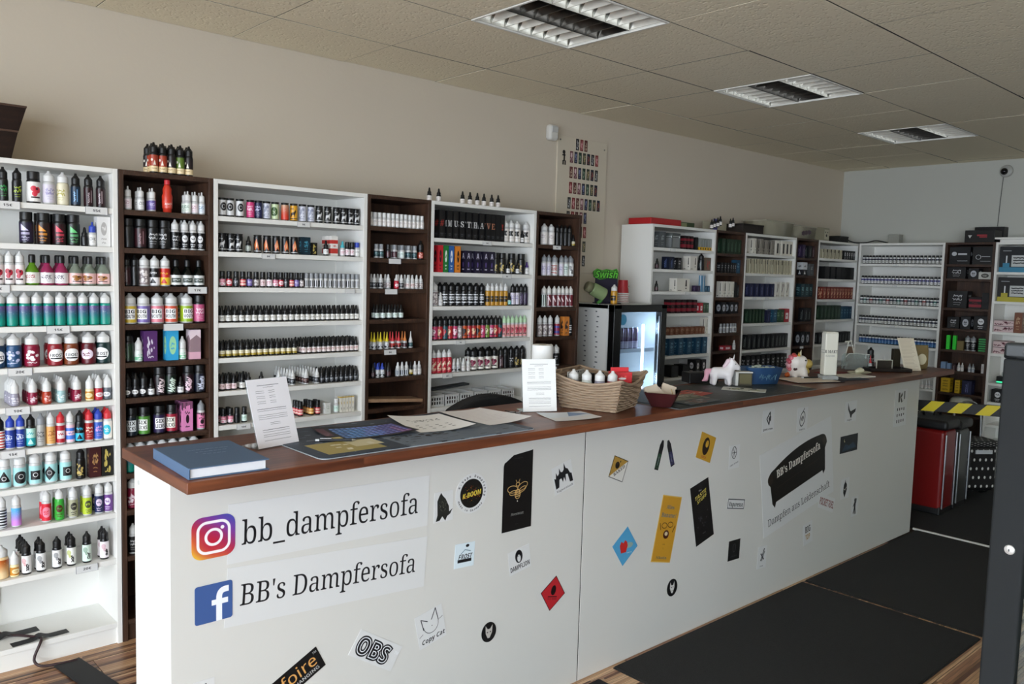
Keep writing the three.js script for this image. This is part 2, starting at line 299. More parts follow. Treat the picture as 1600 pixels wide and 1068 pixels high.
function drawMotif(c, s, S = CELL) {
  const { ink, motif } = s, w = (x) => x * S, [kind, arg] = motif.split(':');
  c.fillStyle = s.bg; c.fillRect(0, 0, S, S); c.fillStyle = c.strokeStyle = ink; c.lineWidth = S * 0.03; c.textAlign = 'center'; c.textBaseline = 'middle';
  const disc = (x, y, r) => { c.beginPath(); c.arc(w(x), w(y), w(r), 0, 7); c.fill(); }, ring = (x, y, r) => { c.beginPath(); c.arc(w(x), w(y), w(r), 0, 7); c.stroke(); }, rect = (x, y, a, b) => c.fillRect(w(x), w(y), w(a), w(b));
  const poly = (...p) => { c.beginPath(); p.forEach(([x, y], i) => c[i ? 'lineTo' : 'moveTo'](w(x), w(y))); c.closePath(); c.fill(); };
  const squig = (x0, x1, y, h) => { c.beginPath(); for (let x = x0; x <= x1; x += 0.03) c[x === x0 ? 'moveTo' : 'lineTo'](w(x), w(y + (rnd() - 0.5) * h)); c.stroke(); };
  const fit = (t, y, size, wide) => { c.font = `bold ${Math.round(S * size)}px sans-serif`; const k = Math.min(1, (S * wide) / c.measureText(t).width); c.save(); c.translate(w(0.5), w(y)); c.scale(k, 1); c.fillText(t, 0, 0); c.restore(); };
  if (kind === 'scr') { squig(0.28, 0.74, 0.3, 0.14); squig(0.25, 0.76, 0.48, 0.2); c.lineWidth = S * 0.015; squig(0.3, 0.7, 0.68, 0.05); squig(0.32, 0.68, 0.8, 0.04); }
  else if (kind === 'lines') { for (const y of [0.2, 0.4, 0.55, 0.8]) { c.lineWidth = S * 0.06; squig(0.2, 0.8, y, 0.06); } }
  else if (kind === 'berry') { disc(0.4, 0.35, 0.14); disc(0.58, 0.42, 0.16); disc(0.45, 0.6, 0.13); c.fillStyle = '#3a2024'; disc(0.55, 0.36, 0.06); rect(0.28, 0.74, 0.44, 0.08); }
  else if (kind === 'ver') { rect(0.58, 0.15, 0.05, 0.7); c.lineWidth = S * 0.05; c.save(); c.translate(w(0.44), w(0.85)); c.rotate(-Math.PI / 2); squig(0, 0.6, 0, 0.1); c.restore(); }
  else if (kind === 'vert') { c.globalAlpha = 0.5; disc(0.42, 0.3, 0.16); disc(0.5, 0.5, 0.1); c.globalAlpha = 1; c.fillStyle = '#2a2a2c'; c.save(); c.translate(w(0.62), w(0.86)); c.rotate(-Math.PI / 2); c.strokeStyle = '#2a2a2c'; c.lineWidth = S * 0.06; squig(0, 0.42, 0, 0.08); squig(0, 0.36, 0.1, 0.06); c.restore(); }
  else if (kind === 'vscr') { c.lineWidth = S * 0.05; c.save(); c.translate(w(0.45), w(0.9)); c.rotate(-Math.PI / 2 + 0.15); squig(0, 0.8, 0, 0.26); squig(0, 0.7, 0.14, 0.2); c.restore(); }
  else if (kind === 'split') { poly([0.3, 0.08], [0.66, 0.42], [0.3, 0.42]); c.globalAlpha = 0.75; rect(0.3, 0.5, 0.4, 0.12); squig(0.3, 0.7, 0.75, 0.1); squig(0.34, 0.66, 0.88, 0.06); c.globalAlpha = 1; }
  else if (kind === 'badge') { disc(0.5, 0.4, 0.22); c.strokeStyle = s.bg; squig(0.34, 0.66, 0.4, 0.12); c.strokeStyle = ink; squig(0.3, 0.7, 0.74, 0.06); squig(0.34, 0.66, 0.86, 0.05); }
  else if (kind === 'grad') { const g = c.createLinearGradient(0, 0, 0, S); g.addColorStop(0.05, s.bg); g.addColorStop(0.75, ink); c.fillStyle = g; c.fillRect(0, 0, S, S); c.globalAlpha = 0.35; c.fillStyle = '#ffffff'; for (let i = 0; i < 14; i++) disc(rnd(), rnd() * 0.5, 0.02); c.globalAlpha = 1; }
  else if (kind === 'txt') { const p = arg.split(' '); if (p.length === 1) { disc(0.5, 0.5, 0.36); c.fillStyle = '#141418'; fit(arg, 0.5, 0.24, 0.62); rect(0.24, 0.64, 0.52, 0.07); } else { c.fillStyle = ink; rect(0.22, 0.18, 0.56, 0.62); c.fillStyle = '#1c1c1e'; fit(p[0], 0.34, 0.3, 0.5); fit(p[1], 0.63, 0.3, 0.52); } }
  else if (kind === 'big') { c.font = `bold ${Math.round(S * 0.3)}px serif`; c.fillStyle = ink; if (arg !== '.') { c.save(); c.translate(w(0.5), w(0.46)); c.scale((S * 0.8) / c.measureText(arg).width, 1); c.fillText(arg, 0, 0); c.restore(); } c.fillStyle = '#44444a'; rect(0.25, 0.8, 0.5, 0.04); rect(0.3, 0.86, 0.4, 0.03); }
  else if (kind === 'price') { c.fillStyle = '#8a8a92'; c.strokeStyle = '#70707a'; c.strokeRect(2, 2, S - 4, S - 4); c.fillStyle = ink; c.save(); c.translate(w(0.5), w(0.5)); c.scale(0.5, 1); c.font = `bold ${Math.round(S * 0.44)}px sans-serif`; c.fillText(arg, 0, 0); c.restore(); }
  else if (kind === 'splash') { c.globalAlpha = 0.9; for (let i = 0; i < 16; i++) disc(0.5 + (rnd() - 0.5) * 0.5, 0.5 + (rnd() - 0.5) * 0.6, 0.03 + rnd() * 0.07); c.globalAlpha = 1; squig(0.28, 0.72, 0.85, 0.06); }
  else if (kind === 'cir') { disc(0.5, 0.5, 0.3); c.strokeStyle = s.bg; squig(0.32, 0.68, 0.47, 0.14); squig(0.36, 0.64, 0.6, 0.06); }
  else if (kind === 'cir2') { disc(0.5, 0.55, 0.34); c.strokeStyle = '#e6e6e6'; ring(0.5, 0.5, 0.12); }
  else if (kind === 'sq2') { rect(0.24, 0.28, 0.52, 0.5); c.strokeStyle = '#e6e6e6'; ring(0.5, 0.5, 0.11); }
  else if (kind === 'dia') { poly([0.5, 0.12], [0.82, 0.52], [0.5, 0.92], [0.18, 0.52]); c.strokeStyle = '#bdbdbd'; ring(0.5, 0.5, 0.12); }
  else if (kind === 'tri') { poly([0.5, 0.12], [0.84, 0.72], [0.16, 0.72]); c.strokeStyle = '#e6e6e6'; ring(0.5, 0.52, 0.1); }
  else if (kind === 'sq') { rect(0.22, 0.3, 0.56, 0.46); c.strokeStyle = s.bg; squig(0.3, 0.7, 0.5, 0.12); }
  else if (kind === 'half') { rect(0, 0.55, 1, 0.45); squig(0.25, 0.75, 0.3, 0.14); c.fillStyle = s.bg; poly([0.3, 0.9], [0.5, 0.6], [0.7, 0.9]); }
  else if (kind === 'half2') { poly([0, 0.35], [0.6, 0.18], [1, 0.3], [1, 0.75], [0, 0.8]); c.fillStyle = '#e8b4c6'; rect(0, 0.75, 1, 0.25); }
  else if (kind === 'half3') { rect(0, 0.6, 1, 0.4); squig(0.28, 0.72, 0.3, 0.08); }
  else if (kind === 'bands') { rect(0, 0.2, 1, 0.18); rect(0, 0.62, 1, 0.24); squig(0.25, 0.75, 0.5, 0.1); }
  else if (kind === 'str') for (let i = 0; i < 6; i++) rect(0, 0.08 + i * 0.16, 1, 0.07);
  else if (kind === 'bars') { rect(0.2, 0, 0.14, 1); rect(0.46, 0, 0.1, 1); rect(0.68, 0, 0.16, 1); }
  else if (kind === 'bar1') rect(0.35, 0, 0.2, 1);
  else if (kind === 'drip') { for (let i = 0; i < 8; i++) rect(i / 8, 0, 0.09, 0.08 + rnd() * 0.2); disc(0.5, 0.58, 0.15); squig(0.25, 0.75, 0.36, 0.1); squig(0.3, 0.7, 0.84, 0.05); }
  else if (kind === 'eye') { c.fillStyle = '#151517'; disc(0.55, 0.42, 0.26); c.strokeStyle = '#dcdcdc'; ring(0.55, 0.42, 0.12); rect(0, 0.94, 1, 0.06); }
  else if (kind === 'anim') { rect(0, 0.86, 1, 0.05); poly([0.3, 0.8], [0.36, 0.5], [0.62, 0.44], [0.74, 0.3], [0.78, 0.42], [0.7, 0.6], [0.68, 0.82], [0.6, 0.62], [0.44, 0.66], [0.38, 0.82]); squig(0.26, 0.6, 0.22, 0.08); }
  else if (kind === 'flame') { poly([0.36, 0.88], [0.3, 0.5], [0.5, 0.12], [0.6, 0.4], [0.72, 0.88], [0.55, 0.7]); c.fillStyle = '#e8c8a0'; poly([0.44, 0.7], [0.5, 0.3], [0.56, 0.6]); c.fillStyle = '#c8c8c8'; rect(0, 0.9, 1, 0.05); }
  else if (kind === 'txtA') { c.font = `bold ${S * 0.34}px sans-serif`; c.save(); c.translate(w(0.5), w(0.24)); c.scale(2, 1); c.fillText('A', 0, 0); c.restore(); c.fillStyle = '#5c4a8c'; disc(0.5, 0.62, 0.12); c.fillStyle = ink; rect(0.3, 0.8, 0.4, 0.05); }
  else if (kind === 'xx') { c.lineWidth = S * 0.09; for (const o of [0, 0.12]) { c.beginPath(); c.moveTo(w(0.34 + o), w(0.16)); c.lineTo(w(0.62 + o * 0.6), w(0.54)); c.moveTo(w(0.62 + o * 0.6), w(0.16)); c.lineTo(w(0.34 + o), w(0.54)); c.stroke(); } rect(0, 0.72, 1, 0.01); }
  else if (kind === 'slash') { c.lineWidth = S * 0.12; c.beginPath(); c.moveTo(w(0.3), w(0.1)); c.lineTo(w(0.68), w(0.62)); c.stroke(); rect(0.3, 0.1, 0.12, 0.85); }
  else if (kind === 'pen') { poly([0.68, 0.12], [0.76, 0.12], [0.78, 0.6], [0.66, 0.6]); disc(0.72, 0.74, 0.05); squig(0.1, 0.4, 0.9, 0.02); }
  else if (kind === 'pho') rect(0.32, 0.2, 0.4, 0.66);
  else if (kind === 'pho2') { rect(0.2, 0.1, 0.16, 0.8); rect(0.56, 0.1, 0.1, 0.8); c.fillStyle = '#4a4434'; rect(0.92, 0, 0.08, 1); rect(0.84, 0.04, 0.1, 0.3); }
  else if (kind === 'diag') { c.lineWidth = S * 0.12; c.beginPath(); c.moveTo(w(0.35), w(0.68)); c.lineTo(w(0.66), w(0.24)); c.stroke(); disc(0.6, 0.2, 0.1); disc(0.3, 0.9, 0.06); disc(0.66, 0.9, 0.05); }
  else if (kind === 'logo') { disc(0.24, 0.4, 0.12); rect(0.42, 0.36, 0.42, 0.1); squig(0.4, 0.9, 0.8, 0.02); }
  else if (kind === 'ring') { ring(0.3, 0.58, 0.12); rect(0.45, 0.53, 0.42, 0.03); rect(0.4, 0.8, 0.5, 0.02); }
  else if (kind === 'warn') { c.fillStyle = ink; rect(0, 0.8, 1, 0.2); c.fillStyle = '#c9ccca'; rect(0.44, 0.34, 0.56, 0.44); c.strokeStyle = '#26282a'; c.lineWidth = S * 0.035; for (const y of [0.44, 0.54, 0.64]) squig(0.5, 0.95, y, 0.03); c.fillStyle = '#dfe3e4'; rect(0.24, 0.36, 0.05, 0.4); c.fillStyle = ink; rect(0.14, 0.64, 0.24, 0.16); c.fillStyle = '#b8bcbe'; rect(0.12, 0.16, 0.3, 0.025); }
  else if (kind === 'pat') { for (const y of [0.02, 0.5]) { c.fillStyle = '#2a2428'; rect(0, y - 0.02, 1, 0.035); c.strokeStyle = ink; c.lineWidth = S * 0.03; squig(0.05, 0.5, y + 0.34, 0.14); squig(0.45, 0.98, y + 0.2, 0.22); c.fillStyle = ink; disc(0.6, y + 0.16, 0.08); } }
  else if (kind === 'w7') { rect(0, 0.5, 1, 0.5); c.fillStyle = '#e8e8e8'; rect(0, 0, 1, 0.2); c.strokeStyle = '#3a3a40'; squig(0.3, 0.7, 0.74, 0.1); }
  else if (kind === 'foot') { rect(0, 0.72, 1, 0.28); c.fillStyle = '#b8c0c0'; rect(0.4, 0.1, 0.12, 0.6); c.fillStyle = '#2a2620'; rect(0.3, 0.78, 0.4, 0.14); }
  else if (kind === 'foot2') { rect(0, 0.66, 1, 0.34); c.fillStyle = '#f0e8d8'; poly([0.4, 0.6], [0.5, 0.3], [0.6, 0.6]); disc(0.3, 0.3, 0.08); c.strokeStyle = '#9a7a4a'; squig(0.3, 0.7, 0.8, 0.04); }
  else if (kind === 'top') { rect(0, 0, 1, 0.08); squig(0.3, 0.7, 0.4, 0.2); c.fillStyle = '#2a2a28'; disc(0.5, 0.75, 0.08); }
  else if (kind === 'pla') { c.fillStyle = '#e4e8e8'; disc(0.86, 0.24, 0.07); rect(0.1, 0.2, 0.7, 0.03); c.globalAlpha = 0.3; rect(0.1, 0.3, 0.8, 0.6); c.globalAlpha = 1; }
}
skinKeys.forEach((k, i) => { SKINS[k].i = i; const x = (i % 16) * CELL, y = Math.floor(i / 16) * CELL; sx.save(); sx.beginPath(); sx.rect(x, y, CELL, CELL); sx.clip(); sx.translate(x, y); drawMotif(sx, SKINS[k]); sx.restore(); });
const printMat = new THREE.MeshPhysicalMaterial({ map: texOf(sheet), roughness: 0.35 }), cardMat = new THREE.MeshPhysicalMaterial({ map: printMat.map, roughness: 0.5 });
const cellUV = (k) => { const i = SKINS[k].i, e = 0.012; return (u, v) => [((i % 16) + e + u * (1 - 2 * e)) / 16, 1 - (Math.floor(i / 16) + e + (1 - v) * (1 - 2 * e)) / 16]; };
const intoCell = (g, k) => { const f = cellUV(k), uv = g.attributes.uv; for (let i = 0; i < uv.count; i++) uv.setXY(i, ...f(uv.getX(i), uv.getY(i))); return g; };
// ------------------------------------------------------------------ the room
const H = 2.757, BACK = -0.385, FAR = 7.04, X0 = -3.85, Z1 = 9.4;
const struct = (name, geo, mat, pos) => tag(part(scene, name, geo, mat, pos), null, null, null, 'structure');
struct('wall_back', metric(box(FAR - X0 + 0.3, H + 0.4, 0.15, (FAR + X0) / 2, H / 2, BACK - 0.075)), wallMat);
struct('wall_far', metric(box(0.15, H + 0.4, Z1 - BACK, FAR + 0.075, H / 2, (Z1 + BACK) / 2)), farWallMat);
struct('wall_front', metric(box(FAR - X0 + 0.3, H + 0.4, 0.15, (FAR + X0) / 2, H / 2, Z1 + 0.075)), wallMat);
{
  const s = new THREE.Shape([[BACK - 0.15, -0.2], [Z1 + 0.15, -0.2], [Z1 + 0.15, H + 0.2], [BACK - 0.15, H + 0.2]].map((p) => new THREE.Vector2(...p)));
  s.holes.push(new THREE.Path([[WIN.z0, WIN.y0], [WIN.z0, WIN.y1], [WIN.z1, WIN.y1], [WIN.z1, WIN.y0]].map((p) => new THREE.Vector2(...p))));
  const g = new THREE.ExtrudeGeometry(s, { depth: 0.15, bevelEnabled: false }).rotateY(-Math.PI / 2).translate(WIN.x, 0, 0);
  struct('wall_window', g, wallMat);
  const pw = (WIN.z1 - WIN.z0) / 5;
  for (let k = 0; k < 5; k++) {
    const w = tag(new THREE.Group(), null, null, null, 'structure'); w.name = 'window_' + (k + 1); w.position.set(WIN.x - 0.08, WIN.y0, WIN.z0 + pw * k); scene.add(w);
    const hh = WIN.y1 - WIN.y0;
    part(w, 'window_frame', merge([box(0.05, hh, 0.05, 0, hh / 2, 0.025), box(0.05, hh, 0.05, 0, hh / 2, pw - 0.025), box(0.05, 0.05, pw, 0, 0.025, pw / 2), box(0.05, 0.05, pw, 0, hh - 0.025, pw / 2)]), M('#d8d8d6', 0.4));
    part(w, 'pane', box(0.008, hh - 0.1, pw - 0.1, 0, hh / 2, pw / 2), new THREE.MeshPhysicalMaterial({ color: '#ffffff', roughness: 0, transmission: 1, thickness: 0 }));
  }
  struct('pavement', box(70, 0.1, 70, 0, -0.2, 0), M('#8d8c88', 0.9));
}
// suspended ceiling: a slab above, square tiles with dark joints below it
const ceiling = struct('ceiling', box(FAR - X0 + 0.3, 0.15, Z1 - BACK + 0.3, (FAR + X0) / 2, H + 0.13, (Z1 + BACK) / 2), M('#2b2822', 0.9));
const TX = (i) => 1.275 + 0.6225 * i, TZ = (j) => 0.08 + 0.627 * j, lampCells = new Set(['0,1', '3,1', '6,1']);
{
  const kinds = new Map();
  for (let i = -9; i < 10; i++) for (let j = -1; j < 15; j++) {
    if (lampCells.has(i + ',' + j)) continue;
    const a = Math.max(TX(i), X0 + 0.15), b = Math.min(TX(i + 1), FAR), c = Math.max(TZ(j), BACK), d = Math.min(TZ(j + 1), Z1);
    if (b - a < 0.05 || d - c < 0.05) continue;
    const k = (b - a).toFixed(3) + (d - c).toFixed(3);
    if (!kinds.has(k)) kinds.set(k, metric(new RoundedBoxGeometry(b - a - 0.005, 0.02, d - c - 0.008, 1, 0.0012)));
    part(ceiling, 'ceiling_tile', kinds.get(k), ceilMat, [(a + b) / 2, H + 0.01 + rr(-0.0015, 0.0015), (c + d) / 2], [rr(-1, 1) * 0.002, 0, rr(-1, 1) * 0.002]);
  }
}
{
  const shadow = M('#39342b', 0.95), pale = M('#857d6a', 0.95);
  for (let j = -1; j < 15; j++) part(ceiling, 'joint_shade', box(FAR - X0 - 0.2, 0.014, 0.008, (FAR + X0 + 0.1) / 2, H + 0.0082, TZ(j)), shadow);  // dark strips stand in for the shadow gaps between tile rows
  for (let i = -8; i < 10; i++) part(ceiling, 'joint_shade', box(0.005, 0.014, Z1 - BACK, TX(i), H + 0.0079, (Z1 + BACK) / 2), pale);  // paler strips stand in for gap shade and hide the lit tile edges
}
// recessed louvre lamps, switched off: three troughs each, aluminium blades across
{
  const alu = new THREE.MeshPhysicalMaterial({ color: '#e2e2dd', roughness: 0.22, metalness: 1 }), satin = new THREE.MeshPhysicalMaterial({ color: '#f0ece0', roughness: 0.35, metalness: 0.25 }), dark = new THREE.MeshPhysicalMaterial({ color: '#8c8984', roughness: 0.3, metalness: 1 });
  const W = 0.596, wheres = ['first lamp from the window along the counter', 'second lamp along the counter, midway down the room', 'third lamp, nearest the far wall'];
  const profile = (h, w, flip) => { const s = []; for (let k = 0; k <= 6; k++) { const t = k / 6; s.push([flip * (w / 2 - 0.045 * t * t), h * t]); } return s; };
  let n = 0;
  for (const c of lampCells) {
    const [i, j] = c.split(',').map(Number), x = (TX(i) + TX(i + 1)) / 2, z = (TZ(j) + TZ(j + 1)) / 2;
    if (x < -1 || z > 2) continue;
    const t = thing('ceiling_lamp', ['square recessed louvre lamp in the ceiling tiles nearest the window', 'square recessed louvre lamp in the ceiling, second of three', 'square recessed louvre lamp in the ceiling nearest the far wall'][n++], 'lamp', [x, H, z], 0, 'recessed ceiling lamps');
    part(t, 'housing', merge([box(0.62, 0.01, 0.62, 0, 0.115, 0), box(0.012, 0.115, 0.62, -0.304, 0.058, 0), box(0.012, 0.115, 0.62, 0.304, 0.058, 0), box(0.596, 0.115, 0.012, 0, 0.058, -0.304), box(0.596, 0.115, 0.012, 0, 0.058, 0.304)]), M('#e6e4dc', 0.5));
    const fr = []; for (const s of [-1, 1]) fr.push(box(0.62, 0.006, 0.01, 0, -0.002, s * 0.305), box(0.01, 0.006, 0.6, s * 0.305, -0.002, 0)); part(t, 'frame', merge(fr), M('#eceae2', 0.35));
    for (let k = -1; k <= 1; k++) {
      const tr = new THREE.Group(); tr.name = 'trough'; tr.position.set(0, 0, k * 0.196); t.add(tr);
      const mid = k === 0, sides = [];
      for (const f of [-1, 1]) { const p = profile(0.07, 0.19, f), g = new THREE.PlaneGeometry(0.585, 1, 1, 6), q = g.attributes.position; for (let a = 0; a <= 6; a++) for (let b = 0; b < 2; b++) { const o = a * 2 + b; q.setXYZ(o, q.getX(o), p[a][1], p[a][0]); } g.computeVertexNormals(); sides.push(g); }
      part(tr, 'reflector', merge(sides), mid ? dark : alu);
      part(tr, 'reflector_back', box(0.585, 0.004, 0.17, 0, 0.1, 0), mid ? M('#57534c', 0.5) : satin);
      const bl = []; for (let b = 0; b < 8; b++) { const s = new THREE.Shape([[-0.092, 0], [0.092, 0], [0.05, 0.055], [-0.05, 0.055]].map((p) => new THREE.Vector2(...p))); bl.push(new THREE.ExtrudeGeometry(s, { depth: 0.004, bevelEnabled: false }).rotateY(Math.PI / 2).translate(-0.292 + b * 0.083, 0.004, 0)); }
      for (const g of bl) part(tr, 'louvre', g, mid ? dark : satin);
      if (!mid) part(tr, 'tube', bar([-0.27, 0.08, 0], [0.27, 0.08, 0], 0.013, 12), M('#f4f3ee', 0.35));
    }
  }
}
// floor: laminate boards, each printed with a few dark and light strips running along the counter
const floor = struct('floor', box(FAR - X0 + 0.3, 0.12, Z1 - BACK + 0.3, (FAR + X0) / 2, -0.072, (Z1 + BACK) / 2), M('#3a2a20', 0.7));
{
  const mk = (q) => paint(512, 128, (() => { const rows = []; let y = 0; while (y < 128) { const h = 5 + Math.floor(rnd() * 9), segs = []; let x = 0; while (x < 512) { const l = 90 + rnd() * 260; segs.push([x + l, [[78, 50, 36], [138, 100, 70], [186, 144, 106], [206, 168, 130], [104, 68, 52], [160, 116, 88]][Math.floor(rnd() * 6)]]); x += l; } for (let k = 0; k < h; k++) rows.push([segs, k === 0]); y += h; } return (x, y) => { const [s, e] = rows[y], c = s.find((p) => x < p[0])[1], g = 0.86 + 0.28 * nC(x / 24, y / 1.4); return c.map((v) => v * g * (e ? 0.62 : 1)); }; })(), true);
  const ms = [0, 1, 2, 3].map((k) => new THREE.MeshPhysicalMaterial({ map: mk(k), roughness: 0.38 }));
  const g = new RoundedBoxGeometry(1.28, 0.012, 0.192, 1, 0.0012), uv = g.attributes.uv, p = g.attributes.position; for (let i = 0; i < uv.count; i++) uv.setXY(i, p.getX(i) / 1.28 + 0.5, p.getZ(i) / 0.192 + 0.5);
  for (let r = 0; r < 20; r++) for (let c = 0; c < 6; c++) { const x = -1.9 + c * 1.282 + (r * 0.43) % 1.28 - 0.6, z = 0.0 + r * 0.1935; if (x > 4.6 || x + 1 < -1.5) continue; part(floor, 'floor_board', g, ms[Math.floor(rnd() * 4)], [x, -0.006, z]); }
}
// entrance mats on the floor
{
  const pile = paint(256, 256, () => { const v = rr(14, 40); return [v, v * 0.97, v * 0.9]; }); pile.repeat.set(4, 4);
  const pileB = paint(256, 256, () => [rr(0, 255)], false); pileB.repeat.set(4, 4);
  const mm = new THREE.MeshStandardMaterial({ map: pile, roughness: 0.97, bumpMap: pileB, bumpScale: 0.004 });
  const mat = (x0, x1, z0, z1, label) => { const t = thing('floor_mat', label, 'mat', [(x0 + x1) / 2, 0, (z0 + z1) / 2], 0); part(t, 'pile', metric(rbox(x1 - x0, 0.008, z1 - z0, 0.003, 0, 0.004, 0)), mm); part(t, 'border', merge([box(x1 - x0, 0.004, 0.012, 0, 0.002, (z1 - z0) / 2), box(0.012, 0.004, z1 - z0, (x1 - x0) / 2, 0.002, 0), box(0.012, 0.004, z1 - z0, -(x1 - x0) / 2, 0.002, 0)]), M('#161615', 0.7)); };
  mat(1.49, 3.045, 1.5, 2.39, 'dark ribbed entrance mat along the middle of the counter');
  mat(3.085, 4.55, 1.5, 2.39, 'dark entrance mat at the far end of the counter');
  mat(4.6, 6.6, -0.02, 2.6, 'dark floor mat under the red bin by the far wall');
  mat(0.1, 1.36, 1.53, 2.4, 'dark entrance mat corner at the bottom of the counter');
  one('threshold_strip', 'thin pale metal strip on the floor between two dark mats', 'strip', box(0.014, 0.012, 1.1, 4.575, 0.006, 2.02), M('#cfcdc4', 0.4));
}
// ------------------------------------------------------------------ bookcases
const CASE = {}, T = 0.02, BT = 0.022;
function bookcase(key, white, w, levels, pos, turn, label, phrase, deep = 0.28, tags = []) {
  const mat = white ? whiteMat : brownMat, t = thing('bookcase', label, 'bookcase', pos, turn, white ? 'white bookcases' : 'brown bookcases');
  for (const x of [T / 2, w - T / 2]) part(t, 'side_panel', metric(rbox(T, 2.02, deep, 0.0015)), mat, [x, 1.01, -deep / 2]);
  part(t, 'top_panel', metric(rbox(w - 2 * T, T, deep, 0.0015)), mat, [w / 2, 2.02 - T / 2, -deep / 2]);
  part(t, 'back_panel', metric(box(w - 2 * T, 1.92, 0.005)), mat, [w / 2, 1.05, -deep + 0.004]);
  part(t, 'plinth', metric(box(w - 2 * T, levels.at(-1) - BT, 0.015)), mat, [w / 2, (levels.at(-1) - BT) / 2, -0.02]);
  const shelf = metric(rbox(w - 2 * T, BT, deep - 0.012, 0.0015));
  for (const y of levels) part(t, 'shelf', shelf, mat, [w / 2, y - BT / 2, -deep / 2 + 0.003]);
  for (const [k, x, txt, s = 1] of tags) { const g = intoCell(box(0.085 * s, 0.03 * s, 0.002), '€' + txt); part(t, 'price_tag', g, cardMat, [x, levels[k] - 0.014, 0.002], [-0.06, 0, 0]); }
  CASE[key] = { t, w, levels, pos: new THREE.Vector3(...pos), turn, phrase };
}
const L1 = [1.857, 1.698, 1.537, 1.375, 1.213, 1.06, 0.89, 0.735, 0.575, 0.374, 0.093];
const L3 = [1.82, 1.632, 1.444, 1.252, 1.066, 0.876, 0.69, 0.48, 0.28, 0.093], L5 = [1.857, 1.695, 1.5, 1.279, 1.058, 0.87, 0.69, 0.48, 0.28, 0.093];
const G2 = -0.08, XF = 6.72;
bookcase('w1', 1, 0.798, L1, [-0.8, 0, 0], 0, 'white bookcase of colourful bottles standing beside the window end', 'leftmost white bookcase', 0.28, [[0, 0.4, '15€'], [0, 0.715, '15€'], [2, 0.36, '15€'], [3, 0.567, '15€'], [4, 0.43, '20€'], [5, 0.42, '10€'], [6, 0.4, '15€'], [9, 0.66, '20€']]);
bookcase('b1', 0, 0.398, L1, [0.001, 0, 0], 0, 'narrow brown bookcase with dark bottles topped by a bottle cluster', 'leftmost brown bookcase', 0.28, [[2, 0.325, '17€'], [3, 0.22, '']]);
bookcase('w2', 1, 0.798, [...L1.slice(0, 6), 0.902, ...L1.slice(7)], [0.401, 0, 0], 0, 'white bookcase with rows of black-rimmed tins and dropper bottles', 'second white bookcase', 0.28, [[0, 0.44, '9€', 0.8], [1, 0.26, '8€', 0.8], [2, 0.7, '', 0.7], [6, 0.14, '10€', 0.8]]);
bookcase('b2', 0, 0.403, [1.86, 1.697, 1.537, 1.377, 1.217, 1.066, 0.905, 0.735, 0.575, 0.374, 0.093], [1.2, 0, 0], 0, 'narrow brown bookcase with small bottles and a slanting pale board', 'second brown bookcase', 0.28, [[1, 0.17, '', 0.9], [2, 0.15, '', 0.9], [4, 0.15, '8€', 0.9]]);
bookcase('w3', 1, 0.79, L3, [1.605, 0, 0], 0, 'white bookcase with black lettered cartons on its top shelf', 'third white bookcase', 0.28, [[0, 0.4, '9€', 0.8], [1, 0.56, '8€', 0.8], [3, 0.22, '9€', 0.8], [4, 0.13, '8€', 0.8]]);
bookcase('b3', 0, 0.398, [1.819, 1.628, 1.433, 1.249, 1.06, 0.87, 0.69, 0.48, 0.28, 0.093], [2.396, 0, 0], 0, 'narrow brown bookcase standing next to the fridge and the picture board', 'third brown bookcase', 0.28, [[0, 0.18, '9€', 0.8], [4, 0.18, '8€', 0.8]]);
bookcase('w4', 1, 0.79, [1.855, 1.7, 1.537, 1.374, 1.211, 1.057, 0.89, 0.735, 0.575, 0.374, 0.093], [3.62, 0, G2], 0, 'white bookcase with a bare side, partly behind the fridge', 'fourth white bookcase', 0.29, [[0, 0.24, '', 0.7], [2, 0.45, '', 0.7]]);
bookcase('b4', 0, 0.41, [1.843, 1.69, 1.495, 1.364, 1.209, 1.067, 0.89, 0.7, 0.5, 0.3, 0.093], [4.413, 0, G2], 0, 'narrow brown bookcase of green and white cartons behind the unicorn figure', 'fourth brown bookcase', 0.29);
bookcase('w5', 1, 0.808, L5, [4.827, 0, G2], 0, 'white bookcase with cream and window-printed cartons on its upper shelves', 'fifth white bookcase', 0.29, [[2, 0.17, '', 0.6], [2, 0.36, '', 0.6]]);
bookcase('b5', 0, 0.388, [1.85, 1.694, 1.502, 1.278, 1.061, 0.87, 0.69, 0.48, 0.28, 0.093], [5.638, 0, G2], 0, 'very dark narrow bookcase between two white ones near the corner', 'fifth brown bookcase', 0.29, [[4, 0.18, '', 0.7]]);
bookcase('w6', 1, 0.79, [1.859, 1.67, 1.48, 1.29, 1.063, 0.87, 0.69, 0.48, 0.28, 0.093], [6.03, 0, G2], 0, 'white bookcase pushed into the corner with black and red cartons', 'corner white bookcase', 0.29);
bookcase('w7', 1, 0.78, [1.827, 1.635, 1.445, 1.256, 1.07, 0.88, 0.695, 0.53, 0.3, 0.093], [XF, 0, -0.03], -Math.PI / 2, 'white bookcase on the far wall with five even rows of small bottles', 'far-wall white bookcase', 0.29, [[0, 0.36, '', 0.5], [1, 0.36, '', 0.5], [2, 0.36, '', 0.5], [3, 0.36, '', 0.5]]);
bookcase('b6', 0, 0.405, [1.83, 1.703, 1.444, 1.261, 1.072, 0.885, 0.687, 0.5, 0.3, 0.093], [XF, 0, 0.752], -Math.PI / 2, 'dark bookcase on the far wall crowned by two black boxes', 'far-wall brown bookcase', 0.29);
bookcase('w8', 1, 0.79, [1.767, 1.517, 1.256, 1.068, 0.814, 0.648, 0.45, 0.3, 0.093], [XF, 0, 1.16], -Math.PI / 2, 'white bookcase on the far wall holding large warning-labelled cartons', 'rightmost white bookcase', 0.29);
part(CASE.w8.t, 'cornice', rbox(0.82, 0.016, 0.31, 0.003), whiteMat, [0.4, 2.052, -0.14]);
